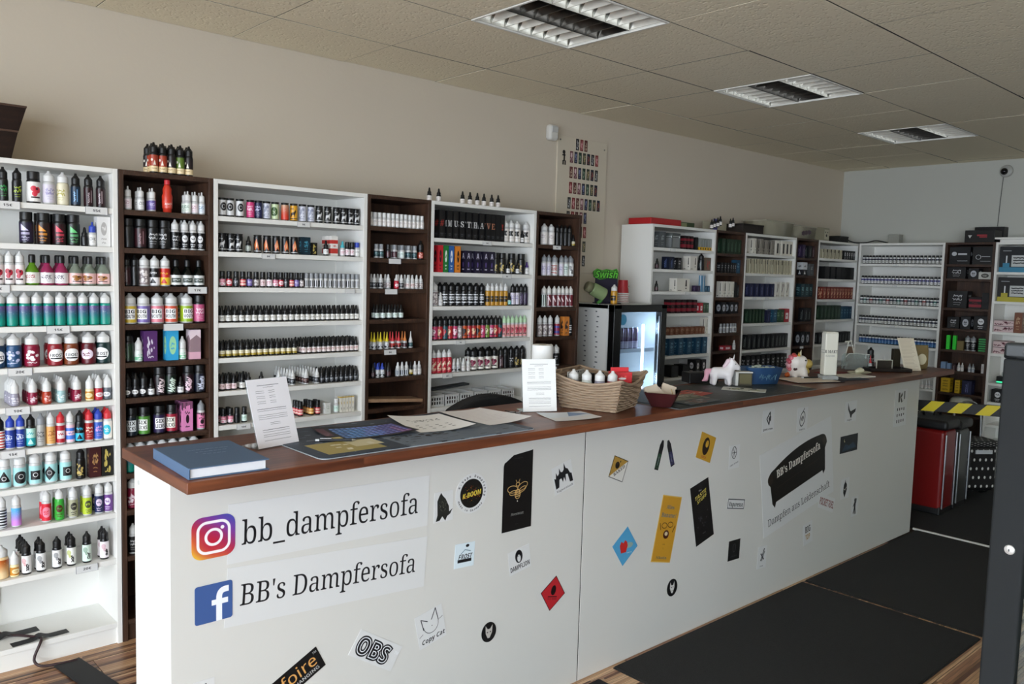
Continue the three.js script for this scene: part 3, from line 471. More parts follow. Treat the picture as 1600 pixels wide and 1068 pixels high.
part(CASE.w8.t, 'top_rail', rbox(0.75, 0.03, 0.02, 0.003), whiteMat, [0.4, 2.03, -0.02]);
// ------------------------------------------------------------------ bottles, tins and cartons
const CAPS = { k: ['#131314', 'black'], w: ['#dcdcda', 'white'], g: ['#8f9296', 'grey'], r: ['#d03038', 'red'], b: ['#2f49b4', 'blue'], y: ['#e4cc22', 'yellow'], o: ['#d8803a', 'orange'], c: ['#4fb8c4', 'turquoise'], v: ['#4a2e78', 'violet'], l: ['#bfe0b8', 'pale-green'], f: ['#e6e4de', 'white'] };
// kind: [name, words, radius, body height, cap form, cap radius, cap height]
const KIND = {
  s60: ['slim_bottle', 'slim bottle', 0.0175, 0.088, 'cone', 0.0155, 0.043], c100: ['liquid_bottle', 'bottle', 0.0225, 0.089, 'cone', 0.0205, 0.042], c120: ['liquid_bottle', 'stout bottle', 0.0275, 0.088, 'cone', 0.0245, 0.043],
  c95: ['liquid_bottle', 'bottle', 0.0205, 0.09, 'cone', 0.0188, 0.042], g30: ['liquid_bottle', 'short bottle', 0.0165, 0.05, 'cone', 0.0155, 0.053], s30: ['liquid_bottle', 'small bottle', 0.0145, 0.057, 'nub', 0.013, 0.042], j: ['wide_bottle', 'wide bottle', 0.0245, 0.094, 'cyl', 0.0225, 0.03],
  f: ['glass_bottle', 'glass bottle', 0.0255, 0.066, 'drop', 0.0125, 0.032], t: ['tin', 'tin', 0.0178, 0.078, 'rim', 0.0182, 0.006], a: ['aroma_bottle', 'small bottle', 0.0135, 0.048, 'cyl', 0.0115, 0.025],
  v: ['vial_bottle', 'small bottle', 0.0145, 0.07, 'cyl', 0.012, 0.009],
  d: ['dropper_bottle', 'dropper bottle', 0.0135, 0.043, 'thin', 0.011, 0.034], p: ['needle_bottle', 'needle-tip bottle', 0.012, 0.04, 'pin', 0.0095, 0.05], flask: ['shaker_bottle', 'tall bottle', 0.021, 0.12, 'cyl', 0.012, 0.02],
};
const proto = new Map();
const capShape = (form, r, h, y) => lathe(({ cone: [[r, 0], [r, h * 0.5], [r * 0.94, h * 0.56], [r * 0.34, h * 0.84], [r * 0.28, h], [0, h]], nub: [[r, 0], [r, h * 0.55], [r * 0.8, h * 0.62], [r * 0.3, h * 0.7], [r * 0.24, h], [0, h]], cyl: [[r, 0], [r, h * 0.93], [r * 0.93, h], [0, h]], rim: [[r, 0], [r, h], [r * 0.9, h], [r * 0.88, h * 0.5], [0, h * 0.5]], drop: [[r, 0], [r, h * 0.8], [r * 0.8, h], [0, h]], thin: [[r, 0], [r, h * 0.28], [r * 0.62, h * 0.4], [r * 0.4, h * 0.92], [0, h]], pin: [[r, 0], [r, h * 0.12], [r * 0.5, h * 0.36], [r * 0.16, h], [0, h]] })[form], 14).translate(0, y, 0);
// label wrapped round a bottle: the design shows once on the front half and once on the back
function wrap(r, h, y, skin, rTop = r) {
  const pos = [], uv = [], idx = [], f = cellUV(skin);
  for (let s = 0; s < 2; s++) for (let k = 0; k <= 8; k++) for (let v = 0; v < 2; v++) { const a = s * Math.PI - Math.PI / 2 + (k / 8) * Math.PI, q = v ? rTop : r; pos.push(q * Math.sin(a), y + v * h, q * Math.cos(a)); uv.push(...f(k / 8, v)); if (k < 8 && !v) { const o = s * 18 + k * 2; idx.push(o, o + 2, o + 1, o + 1, o + 2, o + 3); } }
  const g = new THREE.BufferGeometry(); g.setAttribute('position', new THREE.Float32BufferAttribute(pos, 3)); g.setAttribute('uv', new THREE.Float32BufferAttribute(uv, 2)); g.setIndex(idx); g.computeVertexNormals(); return g;
}
const glass = (c) => M(c, 0.06, { transmission: 0.55, thickness: 0.03, ior: 1.4 });
function makeItem(kind, cap, skin, dims) {
  const key = [kind, cap, skin, dims].join();
  if (proto.has(key)) return proto.get(key).clone();
  const s = SKINS[skin]; let o;
  if (kind === 'box') {
    o = new THREE.Group(); const [w, h, d] = dims;
    part(o, 'carton', intoCell(box(w, h, d, 0, h / 2, 0), skin), cardMat);
    part(o, 'lid_flap', box(w * 0.98, 0.0012, d * 0.96, 0, h + 0.0004, 0), M(s.bg, 0.6));
  } else {
    const [, , r, hb, form, cr, ch] = KIND[kind]; o = new THREE.Group();
    const dark = cap === 'k', bodyMat = s.body ? glass(s.body) : kind === 'flask' ? M('#cf3a26', 0.35) : kind === 't' ? M('#1a1a1b', 0.35) : ['teal', 'amber', 'gamb'].includes(skin) ? M(s.ink, 0.2) : M(dark ? '#18181a' : s.motif === 'txt:FROST' || skin[0] === 'f' || skin[0] === 'g' ? s.bg : '#c9c9c8', 0.3);
    const shape = form === 'drop' ? [[0, 0], [r * 0.94, 0], [r, 0.004], [r, hb * 0.78], [r * 0.9, hb * 0.92], [cr * 1.15, hb * 1.16], [cr * 0.9, hb * 1.22], [cr * 0.9, hb * 1.36], [0, hb * 1.36]] : kind === 'flask' ? [[0, 0], [r * 0.8, 0], [r, 0.045], [r * 1.05, 0.07], [r * 0.84, 0.082], [r * 0.9, 0.1], [r * 0.6, 0.116], [cr, hb], [0, hb]] : [[0, 0], [r * 0.93, 0], [r, 0.004], [r, hb - 0.009], [r * 0.9, hb - 0.002], [cr * 0.95, hb], [0, hb]];
    part(o, 'body', lathe(shape, 16), bodyMat);
    const top = form === 'drop' ? hb * 1.34 : hb;
    if (kind === 'flask') part(o, 'label', wrap(r * 0.94 + 0.0006, 0.03, 0.018, skin, r * 1.02), printMat); else { const lo = kind === 't' ? 0.004 : form === 'drop' ? 0.008 : 0.007, hi = kind === 't' ? hb - 0.004 : form === 'drop' ? hb * 0.76 : hb - 0.011; part(o, 'label', wrap(r + 0.0005, hi - lo, lo, skin), printMat); }
    part(o, kind === 't' ? 'lid' : 'cap', capShape(form, cr, ch, top), M(CAPS[cap][0], cap === 'k' ? 0.4 : 0.45));
  }
  proto.set(key, o); return o;
}
function place(o, name, c, lx, y, lz, label, category, group, turn) {
  const p = new THREE.Vector3(lx, y, lz).applyAxisAngle(new THREE.Vector3(0, 1, 0), c.turn).add(c.pos);
  o.name = numbered(name); o.position.copy(p); o.rotation.y = turn === undefined ? Math.atan2(camera.position.x - p.x, camera.position.z - p.z) + rr(-0.4, 0.4) : c.turn + turn; scene.add(o);
  tag(o, label, category, group);
}
const shelfWord = (k) => (k === 0 ? 'top' : ORD[k]);
function R(key, k, runs) {
  const c = CASE[key], y = c.levels[k] + 0.0008, where = `${shelfWord(k)} shelf, ${c.phrase}`, list = [];
  for (const [kind, cap, skinKey, a, b = a, n = 1, back = 0, dims] of runs) for (let i = 0; i < n; i++) list.push({ kind, cap, skin: MIX[skinKey] ? MIX[skinKey][i % MIX[skinKey].length] : skinKey, back, dims, x: n > 1 ? a + ((b - a) * i) / (n - 1) : a, r: (kind === 'box' ? dims[0] / 2 + 0.0006 : KIND[kind][2]) });
  const lo = T + 0.003, hi = c.w - T - 0.003;
  for (let it = 0; it < 90; it++) {                  // neighbours give way to each other
    for (let i = 0; i + 1 < list.length; i++) { const p = list[i], q = list[i + 1], o = p.r + q.r + 0.0012 - (q.x - p.x); if (o > 0) { p.x -= o / 2; q.x += o / 2; } }
    for (const p of list) p.x = Math.max(lo + p.r, Math.min(hi - p.r, p.x));
  }
  list.forEach((p, i) => { const g = Math.min(i ? (p.x - list[i - 1].x) / (p.r + list[i - 1].r + 0.001) : 1, i + 1 < list.length ? (list[i + 1].x - p.x) / (p.r + list[i + 1].r + 0.001) : 1); p.fit = Math.min(1, g); });
  list.forEach((p, i) => {
    const { kind, cap, skin, back, dims } = p, isBox = kind === 'box', nth = ORD[i] + ' from left';
    const [name, words, rad] = isBox ? ['product_box', 'carton', dims[0] / 2] : KIND[kind], half = isBox ? dims[2] / 2 : rad, step = isBox ? dims[2] + 0.004 : rad * 2 + 0.002, say = SKINS[skin].words, cat = isBox ? 'carton' : kind === 't' ? 'tin' : 'bottle';
    const label = isBox ? `${say} carton, ${nth}, ${where}` : kind === 't' ? `black-rimmed tin with ${say} print, ${nth}, ${where}` : `${CAPS[cap][1]}-capped ${words}, ${say} label, ${nth}, ${where}`, group = `${words === 'carton' ? 'cartons' : kind === 't' ? 'tins' : 'bottles'} on the ${shelfWord(k)} shelf of the ${c.phrase}`;
    for (let q = 0; q <= back; q++) {
      const lz = -0.022 - half - q * step - rr(0, 0.002); if (lz - half < -0.268) break;
      const o = makeItem(kind, cap, skin, dims); if (p.fit < 0.999) o.scale.set(p.fit, 1, p.fit);
      place(o, name, c, p.x, y, lz, q ? `${words} ${q === 1 ? 'directly' : ORD[q - 1]} behind the ${nth}, ${where}` : label, cat, group, isBox ? rr(-1, 1) * 0.006 : undefined);
    }
  });
}
R('w1',0,[['s60','k','grtx',0.394],['s60','k','yetx',0.441],['j','k','berry',0.499],['c100','w','silv',0.553],['c100','w','gold',0.603],['s60','k','dblue',0.649],['s60','k','dred',0.696,0.743,2]]);
R('w1',1,[['j','k','viow',0.471],['j','k','oran',0.531,0.531,1,1],['j','k','redw',0.588,0.588,1,1],['j','k','grnw',0.642,0.642,1,1],['d','k','blk',0.687],['s30','b','whsc',0.714],['box','n','carton',0.764,0.764,1,0,[.05,.122,.05]]]);
R('w1',2,[['s60','w','straw',0.381,0.447,3,1],['f','k','fgrn',0.499],['f','k','fpnk',0.553,0.601,2,1],['f','k','frose',0.653,0.764,3,1]]);
R('w1',3,[['c95','w','teal',0.372,0.769,10,1]]);
R('w1',4,[['c120','w','frblue',0.367],['c120','w','frblu2',0.416,0.416,1,1],['c120','w','frmar',0.483,0.483,1,1],['c120','w','frred',0.566,0.566,1,1],['c120','w','frbrn',0.625,0.625,1,1],['c120','w','frwine',0.693,0.693,1,1],['c120','w','frteal',0.765,0.765,1,1]]);
R('w1',5,[['g30','w','gsilv',0.418,0.418,1,3],['g30','w','gmar',0.481,0.481,1,3],['g30','w','gored',0.531,0.531,1,3],['g30','w','gteal',0.585,0.585,1,3],['g30','w','gmar',0.642,0.642,1,2],['g30','w','gamb',0.693],['g30','w','gred',0.733,0.733,1,2],['g30','w','ggry',0.773,0.773,1,1]]);
R('w1',6,[['s60','k','rwstr',0.378],['s60','b','blscr',0.411,0.445,2],['s60','k','tealm',0.482],['s60','g','gryorn',0.514],['s60','w','orscr',0.548,0.548,1,1],['s60','r','redbox',0.589],['s60','w','pnkblu',0.625],['s60','k','blkcy',0.664],['s60','r','redscr',0.701,0.701,1,1],['s60','b','bluscr',0.739,0.739,1,1],['s60','r','whcyan',0.775,0.775,1,1]]);
R('w1',7,[['c100','w','aqtri',0.377],['c100','w','aqcir',0.43],['c100','w','aqsq',0.485,0.485,1,1],['c100','w','aqdia',0.543,0.543,1,1],['c100','w','aqsq',0.597,0.597,1,1],['s60','k','dkgold',0.652],['box','n','dkredg',0.709,0.709,1,0,[.045,.128,.045]],['box','n','blkgold',0.771,0.771,1,0,[.045,.13,.045]]]);
R('w1',8,[['s60','w','dkstr',0.364],['s60','w','cyvio',0.415],['s60','w','redbad',0.522,0.522,1,1],['s60','w','grnbad',0.57,0.57,1,1],['s60','w','olibad',0.621,0.621,1,1],['s60','w','limbad',0.675,0.675,1,1],['s60','w','navbad',0.727,0.727,1,1],['s60','w','purbad',0.774,0.774,1,1]]);
R('w1',9,[['c120','w','amber',0.368],['g30','w','gamb',0.395],['s60','k','whvred',0.447,0.447,1,3],['s60','k','whvert',0.499,0.499,1,1],['s60','k','whvert',0.558],['s60','k','whvgrn',0.612,0.612,1,1],['s60','k','palegr',0.671],['s60','k','whvpnk',0.74,0.74,1,1]]);
R('b1',0,[['s30','w','rosew',0.047],['s30','w','whsc',0.099,0.099,1,1],['s30','w','viol',0.147,0.147,1,1],['flask','r','redbot',0.212],['s30','w','whgrn',0.298,0.298,1,1],['s30','w','rosew',0.34,0.34,1,1],['s30','w','whblue',0.379,0.379,1,1]]);
R('b1',1,[['j','k','blk',0.049],['j','k','dkred',0.101],['j','k','bkscr',0.151,0.202,2],['s60','w','bkscr',0.238],['s60','w','bkpan',0.289,0.383,3,1]]);
R('b1',2,[['s60','k','dred',0.044],['s60','k','blk',0.071],['c100','w','marb',0.11],['c100','w','bkwh',0.164],['c100','w','redyel',0.217],['f','k','fblk',0.278,0.371,3]]);
R('b1',3,[['c120','w','bmyel',0.055],['c120','w','bmvio',0.109],['c120','w','bmpnk',0.168],['c120','w','bmred',0.228,0.228,1,1],['c120','w','bmlim',0.296,0.296,1,1],['j','k','pinkm',0.362]]);
R('b1',4,[['c100','k','dgrn',0.052],['g30','w','gmint',0.077],['box','n','viobox',0.132,0.132,1,0,[.055,.13,.05]],['box','n','cyabox',0.225,0.225,1,0,[.05,.131,.05]],['g30','w','gmint',0.272],['box','n','pnkbox',0.325,0.325,1,0,[.048,.131,.048]]]);
R('b1',5,[['g30','k','rndwh',0.049,0.114,3,1],['d','k','whsc',0.155],['j','k','jnrd',0.196],['j','k','jngr',0.252],['d','k','whsc',0.287],['j','k','jnpk',0.32],['j','k','jnbl',0.373]]);
R('b1',6,[['j','k','sixblu',0.057],['j','k','sixgrn',0.109],['j','k','sixvio',0.173],['j','k','sixred',0.227],['box','n','pnkdrp',0.289,0.289,1,1,[.047,.13,.045]],['s60','g','pnkblk',0.355]]);
R('b1',7,[['c100','w','teal',0.05,0.319,7,1]]);
R('b1',8,[['c100','w','gmar',0.057,0.204,3]]);
R('b1',9,[['s60','w','bkscr',0.055,0.203,4]]);
R('w2',0,[['t','k','eye',0.057],['t','k','eye',0.091,0.139,2],['t','k','tpnk',0.19],['t','k','tnavy',0.229],['t','k','tsilv',0.27],['t','k','tgrn',0.313],['t','k','tora',0.363],['t','k','tyel',0.409],['t','k','tsilv',0.456],['t','k','tsilv',0.501],['t','k','anim',0.546,0.788,6]]);
R('w2',1,[['t','k','anim',0.057,0.134,3],['d','k','greyd',0.179],['t','k','flame',0.226,0.413,5],['box','n','dkcyan',0.468,0.468,1,0,[.045,.085,.04]],['box','n','blkgold',0.513,0.513,1,0,[.03,.06,.04]],['d','k','whsc',0.583],['box','n','whred',0.625,0.625,1,2,[.035,.098,.03]],['d','c','whpnk',0.696],['a','k','whpnk',0.726,0.756,2],['a','b','whsc',0.789,0.789,1,1]]);
R('w2',2,[['a','k','amix',0.054,0.478,14],['a','g','bwstr',0.518,0.801,12,1]]);
R('w2',3,[['d','k','dwhite',0.051,0.805,25,1]]);
R('w2',4,[['d','k','dyell',0.053,0.415,13,2],['d','k','dredw',0.507,0.8,12,3]]);
R('w2',5,[['d','k','drose',0.056,0.105,3,2],['d','k','dwhite',0.149,0.18,2,2],['d','k','dwhite',0.244],['d','w','dwhite',0.333],['d','w','ddark',0.407,0.407,1,6],['d','w','dbrown',0.48,0.48,1,6],['d','w','ddark',0.565,0.565,1,6],['d','k','ddark',0.594,0.8,8,2]]);
R('w2',6,[['a','k','arose',0.059,0.093,2,1],['a','k','blk',0.124],['a','k','amint',0.16],['a','k','ared',0.45,0.45,1,2],['a','k','aora',0.509,0.509,1,2],['a','k','ared',0.545,0.545,1,1],['box','n','whclr',0.596,0.596,1,2,[.03,.055,.03]],['a','w','amint',0.651],['box','n','yelwh',0.673,0.741,5,0,[.014,.08,.03]]]);
R('b2',0,[['a','w','wpale',0.067,0.397,13]]);
R('b2',1,[['a','g','dkteal',0.08,0.107,2],['a','k','dkred',0.153],['a','g','dkred',0.194,0.194,1,1],['a','g','mintw',0.239,0.239,1,1],['a','g','dkteal',0.281,0.323,2,1],['g30','k','gored',0.38]]);
R('b2',2,[['d','w','bkscr',0.069,0.109,2,1],['d','w','marb',0.156,0.156,1,1],['d','w','gred',0.207],['d','w','bkscr',0.239,0.239,1,1],['d','w','dredw',0.298,0.33,2,1],['d','w','marb',0.366,0.394,2]]);
R('b2',3,[['d','k','mintw',0.088,0.239,5,1]]);
R('b2',4,[['p','y','whblk',0.072,0.152,3,1],['p','r','redblk',0.189,0.228,2,1],['p','o','dkred',0.267,0.267,1,1],['p','w','dkteal',0.305]]);
R('b2',5,[['d','k','dred',0.072],['d','b','whblk',0.098,0.122,2,1],['d','k','dkred',0.165,0.165,1,1],['d','w','dstr',0.245,0.279,3],['d','k','dyell',0.308],['d','w','wpale',0.338,0.36,2]]);
R('w3',0,[['box','n','L#',0.09,0.09,1,0,[.04,.155,.05]],['box','n','LM',0.144,0.144,1,0,[.034,.155,.05]],['box','n','LU',0.187,0.187,1,0,[.034,.155,.05]],['box','n','LS',0.233,0.233,1,0,[.034,.155,.05]],['box','n','LT',0.282,0.282,1,0,[.034,.155,.05]],['box','n','LH',0.329,0.329,1,0,[.034,.155,.05]],['box','n','LA',0.379,0.379,1,0,[.034,.155,.05]],['box','n','LV',0.428,0.428,1,0,[.034,.155,.05]],['box','n','LE',0.475,0.475,1,0,[.034,.155,.05]],['box','n','L.',0.514,0.514,1,0,[.034,.155,.05]],['box','n','L!',0.55,0.55,1,0,[.034,.155,.05]],['c100','w','whx',0.59,0.694,3],['d','k','whsc',0.734],['c100','w','whx',0.774]]);
R('w3',1,[['box','n','bred',0.084,0.084,1,0,[.034,.148,.05]],['box','n','bgrn',0.122,0.122,1,0,[.034,.148,.05]],['box','n','bblu',0.162,0.162,1,0,[.034,.148,.05]],['box','n','bora',0.208,0.208,1,0,[.034,.148,.05]],['box','n','purA',0.285,0.49,4,1,[.044,.125,.045]],['j','k','dkgold',0.531,0.577,2,1],['d','k','whsc',0.628],['j','k','dkgold',0.673],['d','k','whsc',0.717],['j','k','dkgold',0.76],['d','v','whsc',0.809]]);
R('w3',2,[['c100','w','marb',0.082],['d','w','whsc',0.118],['c100','k','bktxt',0.158,0.418,7,1],['s60','w','goldbk',0.448,0.594,5],['d','k','tealm',0.63],['s60','k','silv',0.667,0.698,2],['s60','k','dkpur',0.746,0.789,2]]);
R('w3',3,[['s60','k','fruit',0.078,0.581,15,1],['s60','l','pinkgr',0.619,0.795,6]]);
R('w3',4,[['s60','w','flame2',0.078,0.16,4],['d','w','whblk',0.196,0.234,2,1],['d','w','wpale',0.274,0.309,2,1],['c100','k','whfruit',0.355,0.518,4,1],['s60','k','dred',0.569],['c100','k','blk',0.624],['c100','k','bkscr',0.681],['c100','k','dkgold',0.735,0.789,2]]);
R('b3',0,[['c100','w','wpale',0.11,0.171,2],['s60','k','blk',0.228,0.362,4],['d','k','dyell',0.395]]);
R('b3',1,[['s60','g','silv',0.113,0.152,2],['c100','g','rtext',0.208],['s60','g','silv',0.278],['c100','g','mintw',0.327],['c100','g','whvert',0.39]]);
R('b3',2,[['s60','f','dkgrn',0.121],['s60','f','redslash',0.163,0.393,6]]);
R('b3',3,[['s60','w','marb',0.09,0.182,3],['s60','w','redpur',0.245],['box','n','orbox',0.319,0.319,1,0,[.045,.12,.04]],['s60','k','bktxt',0.381]]);
R('b3',4,[['c100','w','bkscr',0.2,0.249,2,1]]);
R('w4',0,[['box','n','greyclr',0.147,0.147,1,0,[.07,.115,.06]],['box','n','clrbox',0.311,0.311,1,0,[.1,.112,.06]],['box','n','rdblk',0.422,0.511,3,0,[.026,.1,.05]],['box','n','blk',0.568,0.568,1,0,[.03,.095,.05]],['box','n','clryel',0.634,0.831,5,0,[.03,.09,.05]]]);
R('w4',1,[['d','k','dkred',0.112],['box','n','bkblu',0.268,0.268,1,0,[.06,.092,.07]],['box','n','bkscr',0.362,0.362,1,0,[.046,.088,.07]],['box','n','whpen',0.543,0.543,1,0,[.086,.105,.07]],['c100','k','bkver',0.668],['box','n','brnpic',0.8,0.8,1,0,[.07,.1,.07]]]);
R('w4',2,[['d','k','dkred',0.116],['box','n','whpen',0.422,0.422,1,0,[.158,.097,.07]],['box','n','dkpur',0.618,0.618,1,0,[.04,.045,.05]],['box','n','clrblu',0.715,0.715,1,0,[.035,.125,.035]],['box','n','blubox',0.788,0.84,2,0,[.03,.045,.05]]]);
R('w4',3,[['box','n','cyabox',0.169,0.169,1,0,[.09,.045,.08]],['box','n','rdblk',0.307,0.589,5,0,[.042,.1,.07]],['box','n','redbox',0.673,0.673,1,0,[.04,.075,.06]],['box','n','grnbox',0.749,0.818,2,0,[.036,.075,.06]]]);
R('w4',4,[['box','n','brnbox',0.303,0.754,8,0,[.034,.055,.05]],['box','n','whpen',0.823,0.823,1,0,[.04,.125,.05]]]);
R('w4',5,[['box','n','blubox',0.314,0.758,5,0,[.06,.125,.08]]]);
R('w4',6,[['box','n','blk',0.366,0.511,2,0,[.085,.085,.09]],['box','n','bkpan',0.66,0.767,2,0,[.058,.115,.08]]]);
R('b4',0,[['box','n','dgrn',0.137,0.426,5,0,[.05,.115,.06]]]);
R('b4',1,[['box','n','bkscr',0.129,0.356,6,0,[.026,.08,.05]],['box','n','blubox',0.436,0.436,1,0,[.055,.105,.05]]]);
R('b4',2,[['box','n','whpen',0.159,0.304,3,0,[.045,.125,.05]],['box','n','blk',0.383,0.383,1,0,[.04,.12,.05]],['box','n','bkver',0.453,0.453,1,0,[.03,.1,.05]]]);
R('b4',3,[['box','n','bkcir',0.183,0.409,3,0,[.06,.09,.06]]]);
R('b4',4,[['a','g','bwstr',0.17,0.409,6]]);
R('b4',5,[['box','n','redbox',0.264,0.264,1,0,[.1,.035,.05]],['d','w','whsc',0.421]]);
R('w5',0,[['box','n','whpho',0.173,0.173,1,0,[.05,.125,.06]],['box','n','greypen',0.281,0.281,1,0,[.04,.125,.06]],['box','n','greypen',0.366,0.458,2,0,[.045,.12,.06]],['box','n','whpho2',0.535,0.836,4,0,[.06,.125,.06]]]);
R('w5',1,[['box','n','cream',0.154,0.853,9,0,[.048,.12,.06]]]);
R('w5',2,[['box','n','navy',0.158,0.489,5,0,[.05,.11,.06]],['box','n','whdiag',0.567,0.732,3,0,[.05,.125,.06]]]);
R('w5',3,[['box','n','dgrn',0.164,0.363,5,0,[.032,.115,.06]],['box','n','navy',0.449,0.449,1,0,[.05,.105,.06]],['box','n','blubox',0.553,0.553,1,0,[.06,.11,.06]],['box','n','grnbox',0.674,0.674,1,0,[.055,.11,.06]],['box','n','redbox',0.794,0.794,1,0,[.075,.115,.06]]]);
R('w5',4,[['box','n','bkver',0.166,0.834,10,0,[.05,.12,.06]]]);
R('w5',5,[['box','n','bkscr',0.159,0.799,9,0,[.052,.13,.06]]]);
R('b5',0,[['box','n','dkpur',0.172,0.172,1,0,[.05,.115,.06]],['box','n','bkver',0.292,0.292,1,0,[.06,.11,.06]],['box','n','dred',0.427,0.427,1,0,[.045,.11,.06]]]);
R('b5',1,[['box','n','whblk',0.206,0.206,1,0,[.075,.115,.06]],['box','n','greyclr',0.368,0.368,1,0,[.075,.105,.06]]]);
R('b5',2,[['box','n','dkteal',0.188,0.408,3,0,[.065,.115,.06]]]);
R('b5',3,[['box','n','bkver',0.282,0.423,2,0,[.06,.12,.06]]]);
R('b5',4,[['box','n','bkcir',0.238,0.412,2,0,[.075,.12,.06]]]);
R('w6',0,[['box','n','cream',0.174,0.473,5,0,[.058,.085,.06]],['box','n','bkpan',0.576,0.808,5,0,[.044,.085,.06]]]);
R('w6',1,[['box','n','blk',0.227,0.806,6,0,[.085,.115,.08]]]);
R('w6',2,[['box','n','redbrn',0.201,0.839,10,0,[.055,.115,.06]]]);
R('w6',3,[['box','n','dgrn',0.175,0.519,6,0,[.055,.13,.06]],['box','n','blubox',0.61,0.83,4,0,[.055,.12,.06]]]);
R('w6',4,[['box','n','bkver',0.166,0.86,10,0,[.055,.1,.06]]]);
R('w7',0,[['v','k','w7grey',0.013,0.743,22]]);
R('w7',1,[['v','k','w7vio',0.016,0.739,22]]);
R('w7',2,[['v','k','w7mix',0.022,0.749,23]]);
R('w7',3,[['v','k','w7grey',0.012,0.748,23]]);
R('w7',4,[['v','k','w7blue',0.051,0.75,24]]);
R('w7',6,[['d','w','wpale',0.652,0.758,4]]);
R('b6',0,[['box','n','bklogo',0.116,0.116,1,0,[.17,.15,.12]],['box','n','bkring',0.303,0.303,1,0,[.16,.15,.12]]]);
R('b6',1,[['box','n','bkscr',0.098,0.098,1,0,[.15,.1,.12]],['box','n','bkcir',0.248,0.248,1,0,[.08,.09,.1]],['box','n','whtin',0.34,0.34,1,0,[.1,.06,.06]]]);
R('b6',2,[['box','n','bkscr',0.121,0.121,1,0,[.16,.15,.12]],['box','n','rdblk',0.278,0.278,1,0,[.1,.1,.08]],['box','n','blk',0.355,0.355,1,0,[.06,.14,.1]]]);
R('b6',3,[['box','n','bkscr',0.102,0.102,1,0,[.1,.1,.1]],['box','n','bkcir',0.203,0.203,1,0,[.08,.11,.1]],['box','n','bkpan',0.337,0.337,1,0,[.11,.12,.1]]]);
R('b6',4,[['box','n','neon',0.069,0.123,2,0,[.028,.125,.03]],['box','n','kraft',0.176,0.176,1,0,[.055,.08,.06]],['c100','g','bkscr',0.231,0.263,2],['box','n','grstack',0.358,0.358,1,0,[.06,.12,.06]]]);
R('b6',5,[['box','n','ltblue',0.038,0.038,1,0,[.04,.07,.05]],['box','n','ltblue',0.089,0.089,1,0,[.028,.06,.05]],['box','n','dred',0.133,0.133,1,0,[.03,.06,.05]],['d','w','wpale',0.17,0.199,2],['d','g','dstr',0.26,0.286,2],['box','n','wpale',0.368,0.368,1,0,[.02,.08,.03]]]);
R('b6',6,[['box','n','yelbox',0.073,0.073,1,0,[.075,.125,.08]],['box','n','yelbox',0.173,0.173,1,0,[.04,.115,.06]],['box','n','navy',0.252,0.252,1,0,[.08,.12,.08]]]);
R('w8',0,[['box','n','warnblu',0.133,0.133,1,0,[.21,.215,.12]]]);
R('w8',1,[['box','n','warnyel',0.136,0.136,1,0,[.21,.205,.12]]]);
R('w8',2,[['box','n','pnkpat',0.1,0.1,1,0,[.15,.1,.12]],['box','n','brnbox',0.198,0.198,1,0,[.06,.17,.1]]]);
R('w8',3,[['box','n','pnkpat',0.094,0.094,1,0,[.13,.11,.12]]]);
R('w8',5,[['box','n','bkpan',0.093,0.093,1,0,[.1,.11,.1]]]);
// ------------------------------------------------------------------ the sales counter
const CT = 1.09;                                     // height of its worktop
const counter = thing('sales_counter', 'long white sales counter covered with stickers under a wooden top', 'counter', [-0.325, 0, 1.478]);
{
  const cw = new THREE.MeshPhysicalMaterial({ color: new THREE.Color(0.64, 0.635, 0.605), roughness: 0.42 }), q = (n, g, p) => part(counter, n, metric(g), cw, p);
  q('front_panel', rbox(1.609, 1.058, 0.012, 0.0012), [0.8055, 0.529, -0.006]); q('front_panel', rbox(3.211, 1.058, 0.012, 0.0012), [3.2205, 0.529, -0.006]); part(counter, 'seam_shade', box(0.0055, 1.05, 0.011, 1.6125, 0.528, -0.0065), M('#1c1c1c', 0.8));  // dark fill stands in for the shade in the gap between front panels
  q('end_panel', rbox(0.02, 1.058, 0.266, 0.0012), [0.01, 0.529, -0.146]); q('end_panel', rbox(0.02, 1.058, 0.266, 0.0012), [4.816, 0.529, -0.146]);
  for (let k = 1; k < 6; k++) q('divider', box(0.02, 1.03, 0.26), [k * 0.804, 0.53, -0.146]);
  q('bottom_panel', box(4.78, 0.02, 0.26), [2.413, 0.07, -0.146]); q('shelf', box(4.78, 0.02, 0.24), [2.413, 0.55, -0.146]);
  part(counter, 'screw_cover', lathe([[0, 0.002], [0.006, 0.002], [0.007, 0]], 14).rotateZ(Math.PI / 2), M('#b8b8b6', 0.5), [-0.0002, 1.012, -0.24]);
}
{
  const t = grainTex([66, 31, 18], [134, 77, 47], [160, 98, 64], 256, 512); t.rotation = Math.PI / 2; t.repeat.set(1.2, 0.5);
  const wood = new THREE.MeshPhysicalMaterial({ map: t, roughness: 0.42, clearcoat: 0.06, clearcoatRoughness: 0.2 }), top = thing('worktop', 'long glossy reddish-brown wooden counter top', 'worktop', [2.185, 1.0585, 1.36]);
  part(top, 'slab', metric(rbox(5.03, 0.031, 0.51, 0.003, 0, 0.0155, 0)), wood);
}
